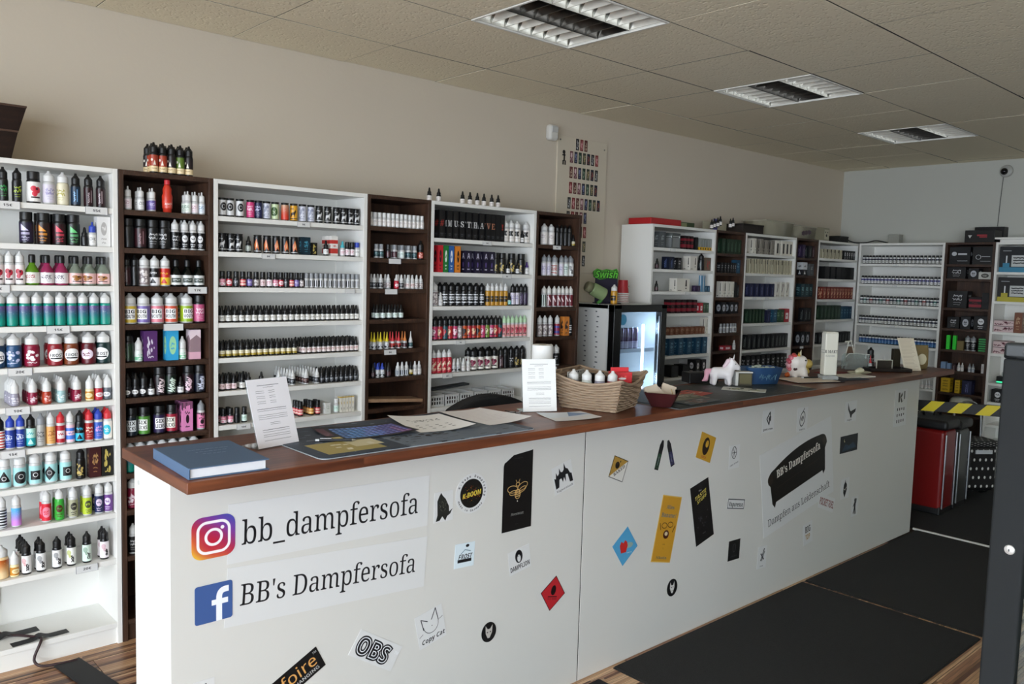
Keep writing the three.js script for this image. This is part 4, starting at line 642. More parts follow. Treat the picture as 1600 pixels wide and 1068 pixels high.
// stickers: one printed sheet, each cut to its own outline
const foil = canvasOf(2048, 2048), fx = foil.getContext('2d'), foilMat = new THREE.MeshPhysicalMaterial({ roughness: 0.38 }); let px = 4, py = 4, rowH = 0;
function stick(name, label, cx, cy, w, h, deg, draw, outline, dens = 1250, z = 0.0006) {
  const W = Math.round(w * dens), Hh = Math.round(h * dens);
  if (px + W + 6 > 2048) { px = 4; py += rowH + 6; rowH = 0; }
  const x0 = px, y0 = py; px += W + 6; rowH = Math.max(rowH, Hh);
  fx.save(); fx.beginPath(); fx.rect(x0 - 2, y0 - 2, W + 4, Hh + 4); fx.clip(); fx.translate(x0, y0); fx.textAlign = 'center'; fx.textBaseline = 'middle'; draw(fx, W, Hh); fx.restore();
  const pts = outline || [[0, 0], [1, 0], [1, 1], [0, 1]], s = outline === 'round' ? new THREE.Shape(Array.from({ length: 40 }, (_, i) => new THREE.Vector2(Math.cos(i * Math.PI / 20) * w / 2, Math.sin(i * Math.PI / 20) * h / 2))) : new THREE.Shape(pts.map(([a, b]) => new THREE.Vector2((a - 0.5) * w, (b - 0.5) * h)));
  const g = new THREE.ExtrudeGeometry(s, { depth: 0.0007, bevelEnabled: false }), p = g.attributes.position, uv = g.attributes.uv;
  for (let i = 0; i < p.count; i++) uv.setXY(i, (x0 + (p.getX(i) / w + 0.5) * W) / 2048, 1 - (y0 + (0.5 - p.getY(i) / h) * Hh) / 2048);
  const m = part(counter, name, g, foilMat, [cx + 0.325, cy, z], [0, 0, deg * Math.PI / 180]); m.userData.label = label; return m;
}
{
  const PAPER = '#d6d7d7', INK = '#15161a';
  const bg = (c, W, H, f = PAPER) => { c.fillStyle = f; c.fillRect(-2, -2, W + 4, H + 4); c.fillStyle = c.strokeStyle = INK; };
  const word = (c, t, x, y, px, font = 'serif', wide, style = '') => { c.save(); c.translate(x, y); c.font = `${style} ${Math.round(px)}px ${font}`; if (wide) { const k = wide / c.measureText(t).width; c.scale(k, 1); } c.fillText(t, 0, 0); c.restore(); };
  const line = (c, W, H, pts, lw = 0.03, close) => { c.lineWidth = lw * W; c.lineJoin = 'round'; c.beginPath(); pts.forEach(([x, y], i) => c[i ? 'lineTo' : 'moveTo'](x * W, y * H)); if (close) c.closePath(); c.stroke(); };
  const fill = (c, W, H, pts) => { c.beginPath(); pts.forEach(([x, y], i) => c[i ? 'lineTo' : 'moveTo'](x * W, y * H)); c.closePath(); c.fill(); };
  const ell = (c, x, y, a, b, f = true, r = 0) => { c.beginPath(); c.ellipse(x, y, a, b, r, 0, 7); f ? c.fill() : c.stroke(); };
  const rrect = (c, x, y, w, h, r) => { c.beginPath(); c.moveTo(x + r, y); c.arcTo(x + w, y, x + w, y + h, r); c.arcTo(x + w, y + h, x, y + h, r); c.arcTo(x, y + h, x, y, r); c.arcTo(x, y, x + w, y, r); c.closePath(); };
  const arcText = (c, t, x, y, r, a0, a1, px, flip) => { c.font = `bold ${px}px sans-serif`; [...t].forEach((ch, i) => { const a = a0 + ((a1 - a0) * i) / (t.length - 1); c.save(); c.translate(x + Math.cos(a) * r, y + Math.sin(a) * r); c.rotate(a + (flip ? -Math.PI / 2 : Math.PI / 2)); c.fillText(ch, 0, 0); c.restore(); }); };
  const S = (label, ...a) => stick('sticker', label, ...a);
  const rounded = (k) => { const o = []; for (const [cx, cy, a0] of [[1 - k, k, -90], [1 - k, 1 - k, 0], [k, 1 - k, 90], [k, k, 180]]) for (let i = 0; i <= 6; i++) { const a = (a0 + i * 15) * Math.PI / 180; o.push([cx + Math.cos(a) * k, cy + Math.sin(a) * k]); } return o; };
  stick('lettering_strip', 'pale strip with account name in serif letters', 0.178, 0.882, 0.69, 0.17, -1.4, (c, W, H) => { bg(c, W, H); word(c, 'bb_dampfersofa', W * 0.5, H * 0.52, H * 0.56, 'serif', W * 0.885); });
  stick('lettering_strip', 'pale strip with shop name in serif letters', 0.172, 0.688, 0.69, 0.17, -3.6, (c, W, H) => { bg(c, W, H); word(c, "BB's Dampfersofa", W * 0.5, H * 0.5, H * 0.5, 'serif', W * 0.885); });
  S('rounded camera logo in sunset gradient colours', -0.207, 0.893, 0.122, 0.118, 0, (c, W, H) => {
    let g = c.createLinearGradient(W * 0.1, H, W * 0.8, 0); g.addColorStop(0, '#e8c23a'); g.addColorStop(0.25, '#d86a34'); g.addColorStop(0.5, '#b02a48'); g.addColorStop(0.78, '#7a3a98'); g.addColorStop(1, '#4a4aa8'); c.fillStyle = g; c.fillRect(-2, -2, W + 4, H + 4);
    g = c.createRadialGradient(W * 0.45, H * 0.62, 0, W * 0.45, H * 0.62, W * 0.45); g.addColorStop(0, 'rgba(190,20,50,0.9)'); g.addColorStop(1, 'rgba(150,30,90,0)'); c.fillStyle = g; c.fillRect(0, 0, W, H);
    c.strokeStyle = c.fillStyle = '#f2eef0'; c.lineWidth = W * 0.065; rrect(c, W * 0.14, H * 0.14, W * 0.72, H * 0.72, W * 0.2); c.stroke(); ell(c, W / 2, H / 2, W * 0.18, H * 0.18, false); ell(c, W * 0.7, H * 0.3, W * 0.045, H * 0.045);
  }, rounded(0.24), 1250, 0.0016);
  S('blue square logo with a white letter f', -0.207, 0.707, 0.106, 0.108, 0, (c, W, H) => { bg(c, W, H, '#3d5a94'); c.strokeStyle = c.fillStyle = '#eef1f6'; c.lineWidth = W * 0.16; c.beginPath(); c.moveTo(W * 0.9, H * 0.2); c.lineTo(W * 0.82, H * 0.2); c.quadraticCurveTo(W * 0.64, H * 0.2, W * 0.64, H * 0.4); c.lineTo(W * 0.64, H + 2); c.stroke(); c.lineWidth = H * 0.14; c.beginPath(); c.moveTo(W * 0.44, H * 0.5); c.lineTo(W * 0.88, H * 0.5); c.stroke(); }, rounded(0.07), 1250, 0.0016);
  S('black strip with gold script lettering', -0.008, 0.387, 0.3, 0.076, 27, (c, W, H) => { bg(c, W, H, '#131314'); c.fillStyle = '#d9a05a'; word(c, 'foire', W * 0.74, H * 0.42, H * 0.7, 'sans-serif', W * 0.42); c.fillStyle = '#d8d8d8'; word(c, 'LIFE CHANGING', W * 0.7, H * 0.82, H * 0.2, 'sans-serif', W * 0.48); word(c, 'TM', W * 0.96, H * 0.16, H * 0.14, 'sans-serif'); });
  S('black outlined three-letter logo tilted downwards', 0.325, 0.412, 0.19, 0.085, -33, (c, W, H) => { bg(c, W, H); c.font = `bold ${Math.round(H * 0.86)}px sans-serif`; c.lineWidth = H * 0.15; c.strokeText('OBS', W * 0.44, H * 0.52); c.strokeStyle = '#e6e9ec'; c.lineWidth = H * 0.035; c.strokeText('OBS', W * 0.44, H * 0.52); c.fillStyle = '#e6e9ec'; c.lineWidth = 1; word(c, 'TM', W * 0.94, H * 0.3, H * 0.16, 'sans-serif'); });
  S('line drawing of a cat face over hand lettering', 0.543, 0.432, 0.115, 0.12, 12, (c, W, H) => { bg(c, W, H); line(c, W, H, [[0.24, 0.5], [0.2, 0.16], [0.42, 0.3]], 0.025); line(c, W, H, [[0.56, 0.3], [0.76, 0.02], [0.8, 0.42]], 0.025); c.lineWidth = W * 0.014; c.beginPath(); c.arc(W * 0.52, H * 0.42, W * 0.27, 0, Math.PI); c.stroke(); ell(c, W * 0.55, H * 0.48, 2, 2); line(c, W, H, [[0.84, 0.4], [0.97, 0.36]], 0.01); line(c, W, H, [[0.2, 0.6], [0.06, 0.66]], 0.01); word(c, 'Copy Cat', W * 0.52, H * 0.84, H * 0.18, 'sans-serif', W * 0.86, 'italic bold'); });
  S('outline tip of a line drawing near the frame bottom', -0.235, 0.463, 0.06, 0.06, 0, (c, W, H) => { bg(c, W, H); line(c, W, H, [[0.05, 0.5], [0.6, 0.2], [0.4, 0.95]], 0.05); });
  S('round explosive logo ringed with lettering', 0.709, 0.868, 0.142, 0.142, 0, (c, W, H) => { bg(c, W, H); const r = W / 2; c.fillStyle = '#121212'; ell(c, r, r, W * 0.36, W * 0.36); for (let i = 0; i < 60; i++) { const a = rnd() * 7, q = rnd() * W * 0.3; c.fillStyle = ['#8a2a1c', '#6a4a1c', '#2a4a3a', '#c8742a'][i % 4]; ell(c, r + Math.cos(a) * q, r + Math.sin(a) * q * 0.8, 3, 2); } c.fillStyle = '#e0c84a'; c.save(); c.translate(r, r * 1.05); c.rotate(-0.1); word(c, 'K-BOOM', 0, 0, W * 0.17, 'sans-serif', W * 0.6, 'italic bold'); c.restore(); c.fillStyle = INK; arcText(c, 'K-Vape Dampfshop', r, r, W * 0.43, -2.7, 0.25, W * 0.085); arcText(c, 'made in Germany', r, r, W * 0.43, 2.75, 0.75, W * 0.072, true); }, 'round', 1500);
  S('dark silhouette of a sitting howling wolf', 0.587, 0.842, 0.08, 0.105, 0, (c, W, H) => { bg(c, W, H); c.fillStyle = '#222422'; fill(c, W, H, [[0.1, 0.96], [0.18, 0.76], [0.16, 0.3], [0.26, 0.14], [0.36, 0.04], [0.44, 0.14], [0.6, 0.26], [0.78, 0.52], [0.8, 0.7], [0.98, 0.62], [0.86, 0.78], [0.7, 0.84], [0.6, 0.98], [0.44, 0.82], [0.3, 0.94]]); c.fillStyle = '#6f705e'; for (let i = 0; i < 30; i++) ell(c, W * rr(0.28, 0.66), H * rr(0.3, 0.64), 1.5, 1.5); });
  S('tall black pouch print with a gold line-drawn bee', 0.928, 0.842, 0.146, 0.292, 0, (c, W, H) => {
    bg(c, W, H, '#0f0f10'); c.strokeStyle = '#d0a868'; c.lineWidth = W * 0.018; const Y = H * 0.5; ell(c, W * 0.33, Y - H * 0.03, W * 0.17, H * 0.045, false, 0.1); ell(c, W * 0.36, Y + H * 0.015, W * 0.13, H * 0.028, false, -0.1); ell(c, W * 0.67, Y - H * 0.05, W * 0.17, H * 0.045, false, -0.35); ell(c, W * 0.66, Y - H * 0.01, W * 0.13, H * 0.028, false, -0.4);
    ell(c, W * 0.5, Y - H * 0.085, W * 0.06, H * 0.024, false); ell(c, W * 0.5, Y + H * 0.04, W * 0.09, H * 0.06, false); for (const k of [0, 0.025, 0.05]) line(c, W, H, [[0.42, 0.52 + k], [0.58, 0.515 + k]], 0.025); line(c, W, H, [[0.47, 0.39], [0.43, 0.355]], 0.014); line(c, W, H, [[0.53, 0.39], [0.57, 0.35]], 0.014); c.fillStyle = '#e8e0d0'; ell(c, W * 0.5, H * 0.63, 3, 3); c.fillStyle = '#9a9a96'; word(c, 'Beeswax', W * 0.5, H * 0.79, H * 0.05, 'serif', W * 0.44, 'italic'); c.fillStyle = '#58585a'; word(c, 'PREMIUM', W * 0.5, H * 0.08, H * 0.02, 'sans-serif', W * 0.3); word(c, '60 ml', W * 0.5, H * 0.92, H * 0.02, 'sans-serif');
  }, [[0, 0], [1, 0], [1, 1], [0.96, 0.995], [0.34, 0.965], [0.12, 0.9], [0.04, 0.88], [0.01, 0.84]]);
  S('black skyline silhouette with lettering below', 1.166, 0.858, 0.108, 0.112, 14, (c, W, H) => { bg(c, W, H); fill(c, W, H, [[0.08, 0.8], [0.06, 0.4], [0.14, 0.44], [0.18, 0.22], [0.24, 0.36], [0.32, 0.3], [0.36, 0.12], [0.42, 0.28], [0.5, 0.3], [0.58, 0.24], [0.62, 0.02], [0.68, 0.22], [0.78, 0.28], [0.86, 0.46], [0.94, 0.5], [0.96, 0.8], [0.8, 0.78], [0.74, 0.46], [0.64, 0.44], [0.6, 0.7], [0.54, 0.5], [0.46, 0.66], [0.4, 0.5], [0.3, 0.52], [0.24, 0.78]]); word(c, 'Vaporstadt', W * 0.5, H * 0.91, H * 0.1, 'serif', W * 0.86, 'italic'); });
  S('pale blue snowman sticker with frosty lettering', 0.684, 0.652, 0.088, 0.086, -3, (c, W, H) => { bg(c, W, H, '#d6e4ec'); ell(c, W * 0.62, H * 0.12, W * 0.09, H * 0.06); c.strokeStyle = '#5f7f90'; line(c, W, H, [[0.3, 0.44], [0.5, 0.28], [0.8, 0.36]], 0.03); word(c, 'FROST', W * 0.52, H * 0.56, H * 0.26, 'sans-serif', W * 0.7, 'italic bold'); c.fillRect(W * 0.16, H * 0.66, W * 0.7, H * 0.13); });
  S('white sticker of a curly head above outlined name', 0.948, 0.578, 0.108, 0.09, 9, (c, W, H) => { bg(c, W, H); ell(c, W * 0.48, H * 0.34, W * 0.17, H * 0.28); c.fillStyle = PAPER; ell(c, W * 0.48, H * 0.42, W * 0.08, H * 0.16); c.fillStyle = INK; for (const x of [0.4, 0.48, 0.56]) ell(c, W * x, H * 0.24, W * 0.05, H * 0.1, false); word(c, 'DAMPFLION', W * 0.5, H * 0.78, H * 0.28, 'sans-serif', W * 0.92, 'bold'); });
  S('red diamond hazard-style sticker with black emblem', 1.131, 0.405, 0.097, 0.097, 31.7, (c, W, H) => { bg(c, W, H, '#b8262e'); c.lineWidth = 4; c.strokeStyle = '#2a0c0e'; c.strokeRect(1, 1, W - 2, H - 2); c.save(); c.translate(W / 2, H / 2); c.rotate(31.7 * Math.PI / 180 + 0.78 - 0.55); c.fillStyle = '#1a0c0e'; ell(c, 0, -H * 0.12, W * 0.14, H * 0.2); c.fillRect(-W * 0.26, H * 0.12, W * 0.52, H * 0.035); word(c, 'RED HERB', 0, H * 0.22, H * 0.11, 'serif', W * 0.52); c.restore(); });
  S('black oval sticker with pale cat head near the seam', 0.806, 0.34, 0.07, 0.074, 0, (c, W, H) => { bg(c, W, H, '#151516'); c.fillStyle = '#b8b4ae'; fill(c, W, H, [[0.26, 0.14], [0.42, 0.34], [0.58, 0.34], [0.74, 0.16], [0.72, 0.54], [0.56, 0.8], [0.42, 0.8], [0.28, 0.54]]); c.fillStyle = '#3a3634'; ell(c, W * 0.4, H * 0.5, 4, 3); ell(c, W * 0.6, H * 0.5, 4, 3); }, 'round');
  S('square sticker, gold half and white half', 1.493, 0.845, 0.096, 0.092, -22, (c, W, H) => { bg(c, W, H, '#d4d2cc'); c.fillStyle = '#a8843a'; fill(c, W, H, [[0, 0], [1, 0], [0, 1]]); c.fillStyle = '#1c1610'; ell(c, W * 0.36, H * 0.36, W * 0.14, H * 0.16); ell(c, W * 0.5, H * 0.16, 4, 5); c.save(); c.translate(W * 0.58, H * 0.56); c.rotate(-0.78); word(c, 'BAKED', 0, 0, H * 0.2, 'serif', W * 0.8, 'bold'); c.restore(); c.lineWidth = 3; c.strokeRect(2, 2, W - 4, H - 4); });
  const pen = (c1) => (c, W, H) => { bg(c, W, H, '#1b1c20'); c.fillStyle = c1; c.fillRect(0, H * 0.45, W, H * 0.5); c.fillStyle = '#1b1c20'; for (let i = 0; i < 20; i++) ell(c, W * rnd(), H * rr(0.4, 0.9), 3, 3); c.fillStyle = '#8a909a'; c.fillRect(W * 0.42, H * 0.55, W * 0.12, H * 0.3); }, tip = [[0, 0], [1, 0], [1, 0.82], [0.7, 1], [0.3, 1], [0, 0.82]];
  S('slim black bottle-shaped sticker with green band', 1.765, 0.868, 0.027, 0.132, -18, pen('#2c4a34'), tip); S('slim black bottle-shaped sticker with violet band', 1.842, 0.867, 0.027, 0.126, 19, pen('#34345a'), tip);
  S('yellow square sticker with dark bottle drawing', 2.111, 0.86, 0.122, 0.122, -20, (c, W, H) => { bg(c, W, H, '#c0932c'); c.fillStyle = '#2a1c12'; ell(c, W * 0.48, H * 0.46, W * 0.22, H * 0.34); c.fillStyle = '#c0932c'; ell(c, W * 0.52, H * 0.36, W * 0.1, H * 0.14); c.fillStyle = '#a83a24'; word(c, 'JUICE', W * 0.5, H * 0.88, H * 0.12, 'sans-serif', W * 0.34, 'bold'); });
  S('small white sticker with a wheel line logo', 2.352, 0.785, 0.09, 0.115, 0, (c, W, H) => { bg(c, W, H); c.lineWidth = W * 0.035; ell(c, W * 0.46, H * 0.32, W * 0.22, H * 0.25, false); for (let i = 0; i < 6; i++) { const a = i * 1.047; line(c, W, H, [[0.46, 0.32], [0.46 + Math.cos(a) * 0.22, 0.32 + Math.sin(a) * 0.25]], 0.03); } c.lineWidth = 3; c.save(); c.translate(W * 0.5, H * 0.8); c.rotate(-0.2); word(c, 'vape wheel', 0, 0, H * 0.1, 'sans-serif', W * 0.8); c.restore(); });
  S('tall yellow sticker with blue lettering and a face drawing', 1.838, 0.525, 0.142, 0.297, -13.5, (c, W, H) => { bg(c, W, H, '#c4902a'); c.lineWidth = 5; c.strokeStyle = '#d8b25a'; c.strokeRect(3, 3, W - 6, H - 6); c.fillStyle = '#4f6474'; word(c, 'Alles', W * 0.5, H * 0.17, H * 0.075, 'serif', W * 0.42, 'bold'); word(c, 'Banane!', W * 0.5, H * 0.29, H * 0.09, 'serif', W * 0.78, 'bold'); c.strokeStyle = '#3a2414'; c.lineWidth = 4; ell(c, W * 0.36, H * 0.45, W * 0.13, H * 0.04, false); ell(c, W * 0.66, H * 0.43, W * 0.13, H * 0.04, false); line(c, W, H, [[0.12, 0.42], [0.2, 0.52]], 0.03); line(c, W, H, [[0.92, 0.44], [0.82, 0.54]], 0.03); c.fillStyle = '#4a1c14'; ell(c, W * 0.52, H * 0.58, W * 0.15, H * 0.065); c.fillStyle = '#d8c8a0'; ell(c, W * 0.52, H * 0.57, W * 0.08, H * 0.03); c.fillStyle = '#3a2414'; word(c, '0 MG', W * 0.5, H * 0.73, H * 0.025, 'sans-serif'); word(c, '5', W * 0.5, H * 0.79, H * 0.03, 'sans-serif'); c.fillStyle = '#4a5a5c'; word(c, 'Nikotin', W * 0.5, H * 0.93, H * 0.05, 'serif', W * 0.56, 'bold'); });
  S('tall black sticker with yellow graffiti lettering', 2.105, 0.556, 0.143, 0.294, 13.5, (c, W, H) => { bg(c, W, H, '#121213'); c.fillStyle = '#d4c25a'; c.save(); c.translate(W * 0.5, H * 0.24); c.rotate(-0.16); word(c, 'TASTE', 0, -H * 0.035, H * 0.085, 'sans-serif', W * 0.66, 'italic bold'); word(c, 'STUFF', W * 0.03, H * 0.045, H * 0.08, 'sans-serif', W * 0.56, 'italic bold'); c.restore(); c.fillStyle = '#b8b8b4'; word(c, 'The', W * 0.5, H * 0.13, H * 0.035, 'sans-serif', W * 0.16, 'bold'); c.fillStyle = '#3c3c42'; for (let i = 0; i < 12; i++) ell(c, W * rr(0.2, 0.8), H * rr(0.52, 0.78), 5, 5); c.fillStyle = '#8a8a8c'; word(c, 'Bottle', W * 0.5, H * 0.86, H * 0.03, 'sans-serif'); });
  S('light blue diamond sticker with a red crown shape', 1.556, 0.505, 0.117, 0.121, 36, (c, W, H) => { bg(c, W, H, '#4e9cc8'); c.save(); c.translate(W / 2, H / 2); c.rotate(0.63); c.fillStyle = '#c8b07a'; c.globalAlpha = 0.5; ell(c, W * 0.22, 0, W * 0.22, H * 0.1); c.globalAlpha = 1; c.fillStyle = '#c02a28'; fill(c, 1, 1, [[-0.3 * W, -0.06 * H], [-0.22 * W, -0.2 * H], [-0.1 * W, -0.12 * H], [-0.02 * W, -0.22 * H], [0.1 * W, -0.14 * H], [0.14 * W, 0], [0.06 * W, 0.22 * H], [-0.22 * W, 0.22 * H]]); c.fillStyle = '#d8d8d4'; word(c, 'Sweet Cup', W * 0.24, H * 0.26, H * 0.06, 'sans-serif'); c.restore(); });
  S('black oval sticker with a white wolf head', 1.899, 0.243, 0.076, 0.08, 0, (c, W, H) => { bg(c, W, H, '#131314'); c.fillStyle = '#d2d0cc'; fill(c, W, H, [[0.3, 0.14], [0.42, 0.36], [0.58, 0.36], [0.7, 0.14], [0.72, 0.5], [0.6, 0.76], [0.5, 0.84], [0.4, 0.76], [0.28, 0.5]]); c.fillStyle = '#131314'; ell(c, W * 0.42, H * 0.48, 4, 3); ell(c, W * 0.58, H * 0.48, 4, 3); word(c, 'WOLF', W * 0.5, H * 0.68, H * 0.08, 'sans-serif'); }, 'round');
  S('white framed sticker with black outlined word', 2.388, 0.546, 0.152, 0.05, -10.5, (c, W, H) => { bg(c, W, H); c.lineWidth = 5; c.strokeStyle = '#20242c'; c.strokeRect(4, 4, W - 8, H - 8); c.fillStyle = '#20242c'; word(c, 'Vaporesso', W * 0.5, H * 0.54, H * 0.62, 'sans-serif', W * 0.84, 'bold'); });
  S('small black sticker with faint bottle drawing', 2.391, 0.315, 0.1, 0.1, -2, (c, W, H) => { bg(c, W, H, '#141516'); c.strokeStyle = '#5a5c60'; c.lineWidth = 3; ell(c, W * 0.5, H * 0.4, W * 0.12, H * 0.2, false); c.fillStyle = '#5a5c60'; word(c, 'DARK DROP', W * 0.5, H * 0.8, H * 0.1, 'sans-serif', W * 0.6); });
  S('white sticker with a small black X mark', 2.655, 0.222, 0.085, 0.115, -3, (c, W, H) => { bg(c, W, H); c.save(); c.translate(W * 0.5, H * 0.42); line(c, W, H, [[-0.14, 0.24], [0.2, -0.3]], 0.09); line(c, W, H, [[-0.02, 0.26], [0.26, -0.18]], 0.06); line(c, W, H, [[-0.18, -0.1], [0.2, 0.2]], 0.09); c.restore(); word(c, 'xtreme', W * 0.5, H * 0.9, H * 0.08, 'sans-serif'); });
  S('large pale poster of a dark sofa with shop slogan', 2.985, 0.606, 0.74, 0.45, 10.3, (c, W, H) => {
    bg(c, W, H); c.fillStyle = '#120f0c'; c.beginPath(); c.moveTo(W * 0.09, H * 0.4); c.quadraticCurveTo(W * 0.08, H * 0.28, W * 0.17, H * 0.26); c.quadraticCurveTo(W * 0.5, H * 0.1, W * 0.82, H * 0.16); c.quadraticCurveTo(W * 0.92, H * 0.16, W * 0.92, H * 0.3); c.lineTo(W * 0.89, H * 0.36); c.lineTo(W * 0.88, H * 0.64); c.lineTo(W * 0.85, H * 0.68); c.lineTo(W * 0.84, H * 0.63); c.lineTo(W * 0.18, H * 0.66); c.lineTo(W * 0.16, H * 0.72); c.lineTo(W * 0.13, H * 0.66); c.lineTo(W * 0.115, H * 0.44); c.closePath(); c.fill();
    c.strokeStyle = '#2c241c'; c.lineWidth = 5; c.beginPath(); c.moveTo(W * 0.2, H * 0.5); c.lineTo(W * 0.8, H * 0.45); c.stroke(); c.fillStyle = '#2a211a'; ell(c, W * 0.12, H * 0.36, W * 0.035, H * 0.06); ell(c, W * 0.885, H * 0.26, W * 0.03, H * 0.06);
    c.fillStyle = '#e6e2da'; c.save(); c.translate(W * 0.51, H * 0.315); c.rotate(-0.045); word(c, "BB's Dampfersofa", 0, 0, H * 0.13, 'serif', W * 0.62, 'bold'); c.restore(); c.fillStyle = INK; word(c, 'Dampfen aus Leidenschaft', W * 0.5, H * 0.86, H * 0.12, 'serif', W * 0.88);
  }, null, 1100);
  S('white sticker with a black folded-diamond logo', 2.645, 0.93, 0.11, 0.115, 0, (c, W, H) => { bg(c, W, H); line(c, W, H, [[0.62, 0.12], [0.36, 0.4], [0.56, 0.66], [0.62, 0.5], [0.54, 0.4], [0.66, 0.3]], 0.07, true); c.fillRect(W * 0.56, H * 0.3, W * 0.16, H * 0.2); word(c, 'geek crew', W * 0.5, H * 0.86, H * 0.12, 'sans-serif', W * 0.8, 'bold'); });
  S('white sticker with a black swirl logo', 2.988, 0.905, 0.11, 0.13, 0, (c, W, H) => { bg(c, W, H); c.lineWidth = W * 0.05; ell(c, W * 0.5, H * 0.48, W * 0.22, H * 0.3, false, 0.3); ell(c, W * 0.5, H * 0.46, W * 0.1, H * 0.12, true, 0.4); c.strokeStyle = '#cfccc4'; line(c, W, H, [[0.4, 0.7], [0.6, 0.2]], 0.05); c.strokeStyle = INK; line(c, W, H, [[0.5, 0.2], [0.66, 0.04]], 0.04); word(c, 'swirl', W * 0.5, H * 0.92, H * 0.1, 'sans-serif', W * 0.5); });
  S('white sticker with a black eagle in flight', 3.545, 0.898, 0.14, 0.12, 0, (c, W, H) => { bg(c, W, H); fill(c, W, H, [[0.2, 0.06], [0.4, 0.46], [0.5, 0.5], [0.92, 0.4], [0.88, 0.56], [0.6, 0.68], [0.56, 0.82], [0.46, 0.8], [0.4, 0.64], [0.24, 0.4]]); word(c, 'eagle', W * 0.4, H * 0.9, H * 0.12, 'sans-serif', W * 0.4); });
  S('dark blue landscape card sticker with a moon', 3.545, 0.709, 0.215, 0.1, 0, (c, W, H) => { bg(c, W, H, '#15191f'); c.fillStyle = '#22384e'; fill(c, W, H, [[0.1, 0.9], [0.3, 0.5], [0.5, 0.62], [0.75, 0.45], [0.95, 0.8]]); c.fillStyle = '#d8cf9a'; ell(c, W * 0.24, H * 0.28, W * 0.035, H * 0.1); c.fillStyle = '#15191f'; ell(c, W * 0.26, H * 0.24, W * 0.03, H * 0.09); c.fillStyle = '#33506a'; word(c, 'night salt', W * 0.58, H * 0.74, H * 0.2, 'sans-serif', W * 0.5); });
  S('small red block-lettered sticker tilted downwards', 3.315, 0.395, 0.185, 0.08, -19, (c, W, H) => { bg(c, W, H); c.fillStyle = '#7a2422'; word(c, 'POCKET FUEL', W * 0.5, H * 0.5, H * 0.7, 'sans-serif', W * 0.96, 'bold'); }, null, 1250, 0.0016);
  S('white sticker with a black ice-cream cube drawing', 3.53, 0.445, 0.1, 0.12, 0, (c, W, H) => { bg(c, W, H); fill(c, W, H, [[0.3, 0.5], [0.34, 0.3], [0.46, 0.2], [0.5, 0.06], [0.58, 0.22], [0.7, 0.3], [0.74, 0.56], [0.5, 0.94], [0.3, 0.7]]); c.strokeStyle = '#cac6ba'; line(c, W, H, [[0.34, 0.5], [0.5, 0.58], [0.7, 0.44]], 0.05); });
  S('white sticker with a small black dancing figure', 3.668, 0.317, 0.085, 0.12, 0, (c, W, H) => { bg(c, W, H); ell(c, W * 0.52, H * 0.2, W * 0.12, H * 0.1); fill(c, W, H, [[0.4, 0.3], [0.64, 0.28], [0.62, 0.58], [0.7, 0.9], [0.56, 0.92], [0.5, 0.66], [0.38, 0.9], [0.28, 0.84], [0.4, 0.58]]); line(c, W, H, [[0.42, 0.36], [0.26, 0.5]], 0.08); line(c, W, H, [[0.64, 0.36], [0.74, 0.14]], 0.08); });
  S('small black and gold two-line lettered sticker', 3.12, 0.258, 0.1, 0.12, 8, (c, W, H) => { bg(c, W, H); word(c, 'BIG', W * 0.5, H * 0.3, H * 0.4, 'sans-serif', W * 0.6, 'bold'); c.fillStyle = '#a8803a'; word(c, 'TOP', W * 0.48, H * 0.66, H * 0.34, 'sans-serif', W * 0.5, 'bold'); });
  S('white paper sticker with monogram and rows of icons', 4.225, 0.858, 0.185, 0.235, 0, (c, W, H) => { bg(c, W, H); c.fillStyle = '#1c1714'; c.fillRect(W * 0.28, H * 0.08, W * 0.12, H * 0.26); fill(c, W, H, [[0.42, 0.2], [0.56, 0.08], [0.6, 0.16], [0.5, 0.22], [0.62, 0.34], [0.52, 0.36]]); ell(c, W * 0.7, H * 0.2, W * 0.09, H * 0.12, false); c.fillRect(W * 0.72, H * 0.06, W * 0.08, H * 0.22); for (let r = 0; r < 3; r++) for (let k = 0; k < 4; k++) c.fillRect(W * (0.22 + k * 0.17), H * (0.5 + r * 0.16), W * 0.07, H * (0.05 + rnd() * 0.05)); });
}
foilMat.map = texOf(foil);
// ------------------------------------------------------------------ things on the counter
const sheetTex = (w, h, draw) => { const c = canvasOf(w, h), x = c.getContext('2d'); x.textAlign = 'center'; x.textBaseline = 'middle'; draw(x, w, h); return new THREE.MeshPhysicalMaterial({ map: texOf(c), roughness: 0.5 }); };
const typed = (tint) => sheetTex(512, 720, (c, W, H) => { c.fillStyle = tint; c.fillRect(0, 0, W, H); c.fillStyle = '#55555f'; c.strokeStyle = '#55555f'; const ln = (y, a, b, t = 3) => { c.lineWidth = t; c.beginPath(); for (let x = a; x < b; x += 7) c[x === a ? 'moveTo' : 'lineTo'](x, y + rr(-2, 2)); c.stroke(); }; ln(70, 120, 400, 5); ln(92, 190, 330); for (const y of [130, 150, 185, 205, 240, 260]) { ln(y, 90, 200); ln(y, 250, 330); } for (const y of [320, 340, 385, 405, 425]) ln(y, 70, 440, y === 320 ? 5 : 3); for (const y of [470, 488]) ln(y, 200, 330); for (const y of [540, 562, 590, 610, 650]) ln(y, 90, 430, y === 540 ? 5 : 3); });
function uvTop(g, flat = 'xz') { g.computeBoundingBox(); const b = g.boundingBox, p = g.attributes.position, uv = g.attributes.uv, sx2 = b.max.x - b.min.x, sz2 = b.max.z - b.min.z, sy2 = b.max.y - b.min.y; for (let i = 0; i < p.count; i++) uv.setXY(i, (p.getX(i) - b.min.x) / sx2, flat === 'xz' ? (b.max.z - p.getZ(i)) / sz2 : (p.getY(i) - b.min.y) / sy2); return g; }
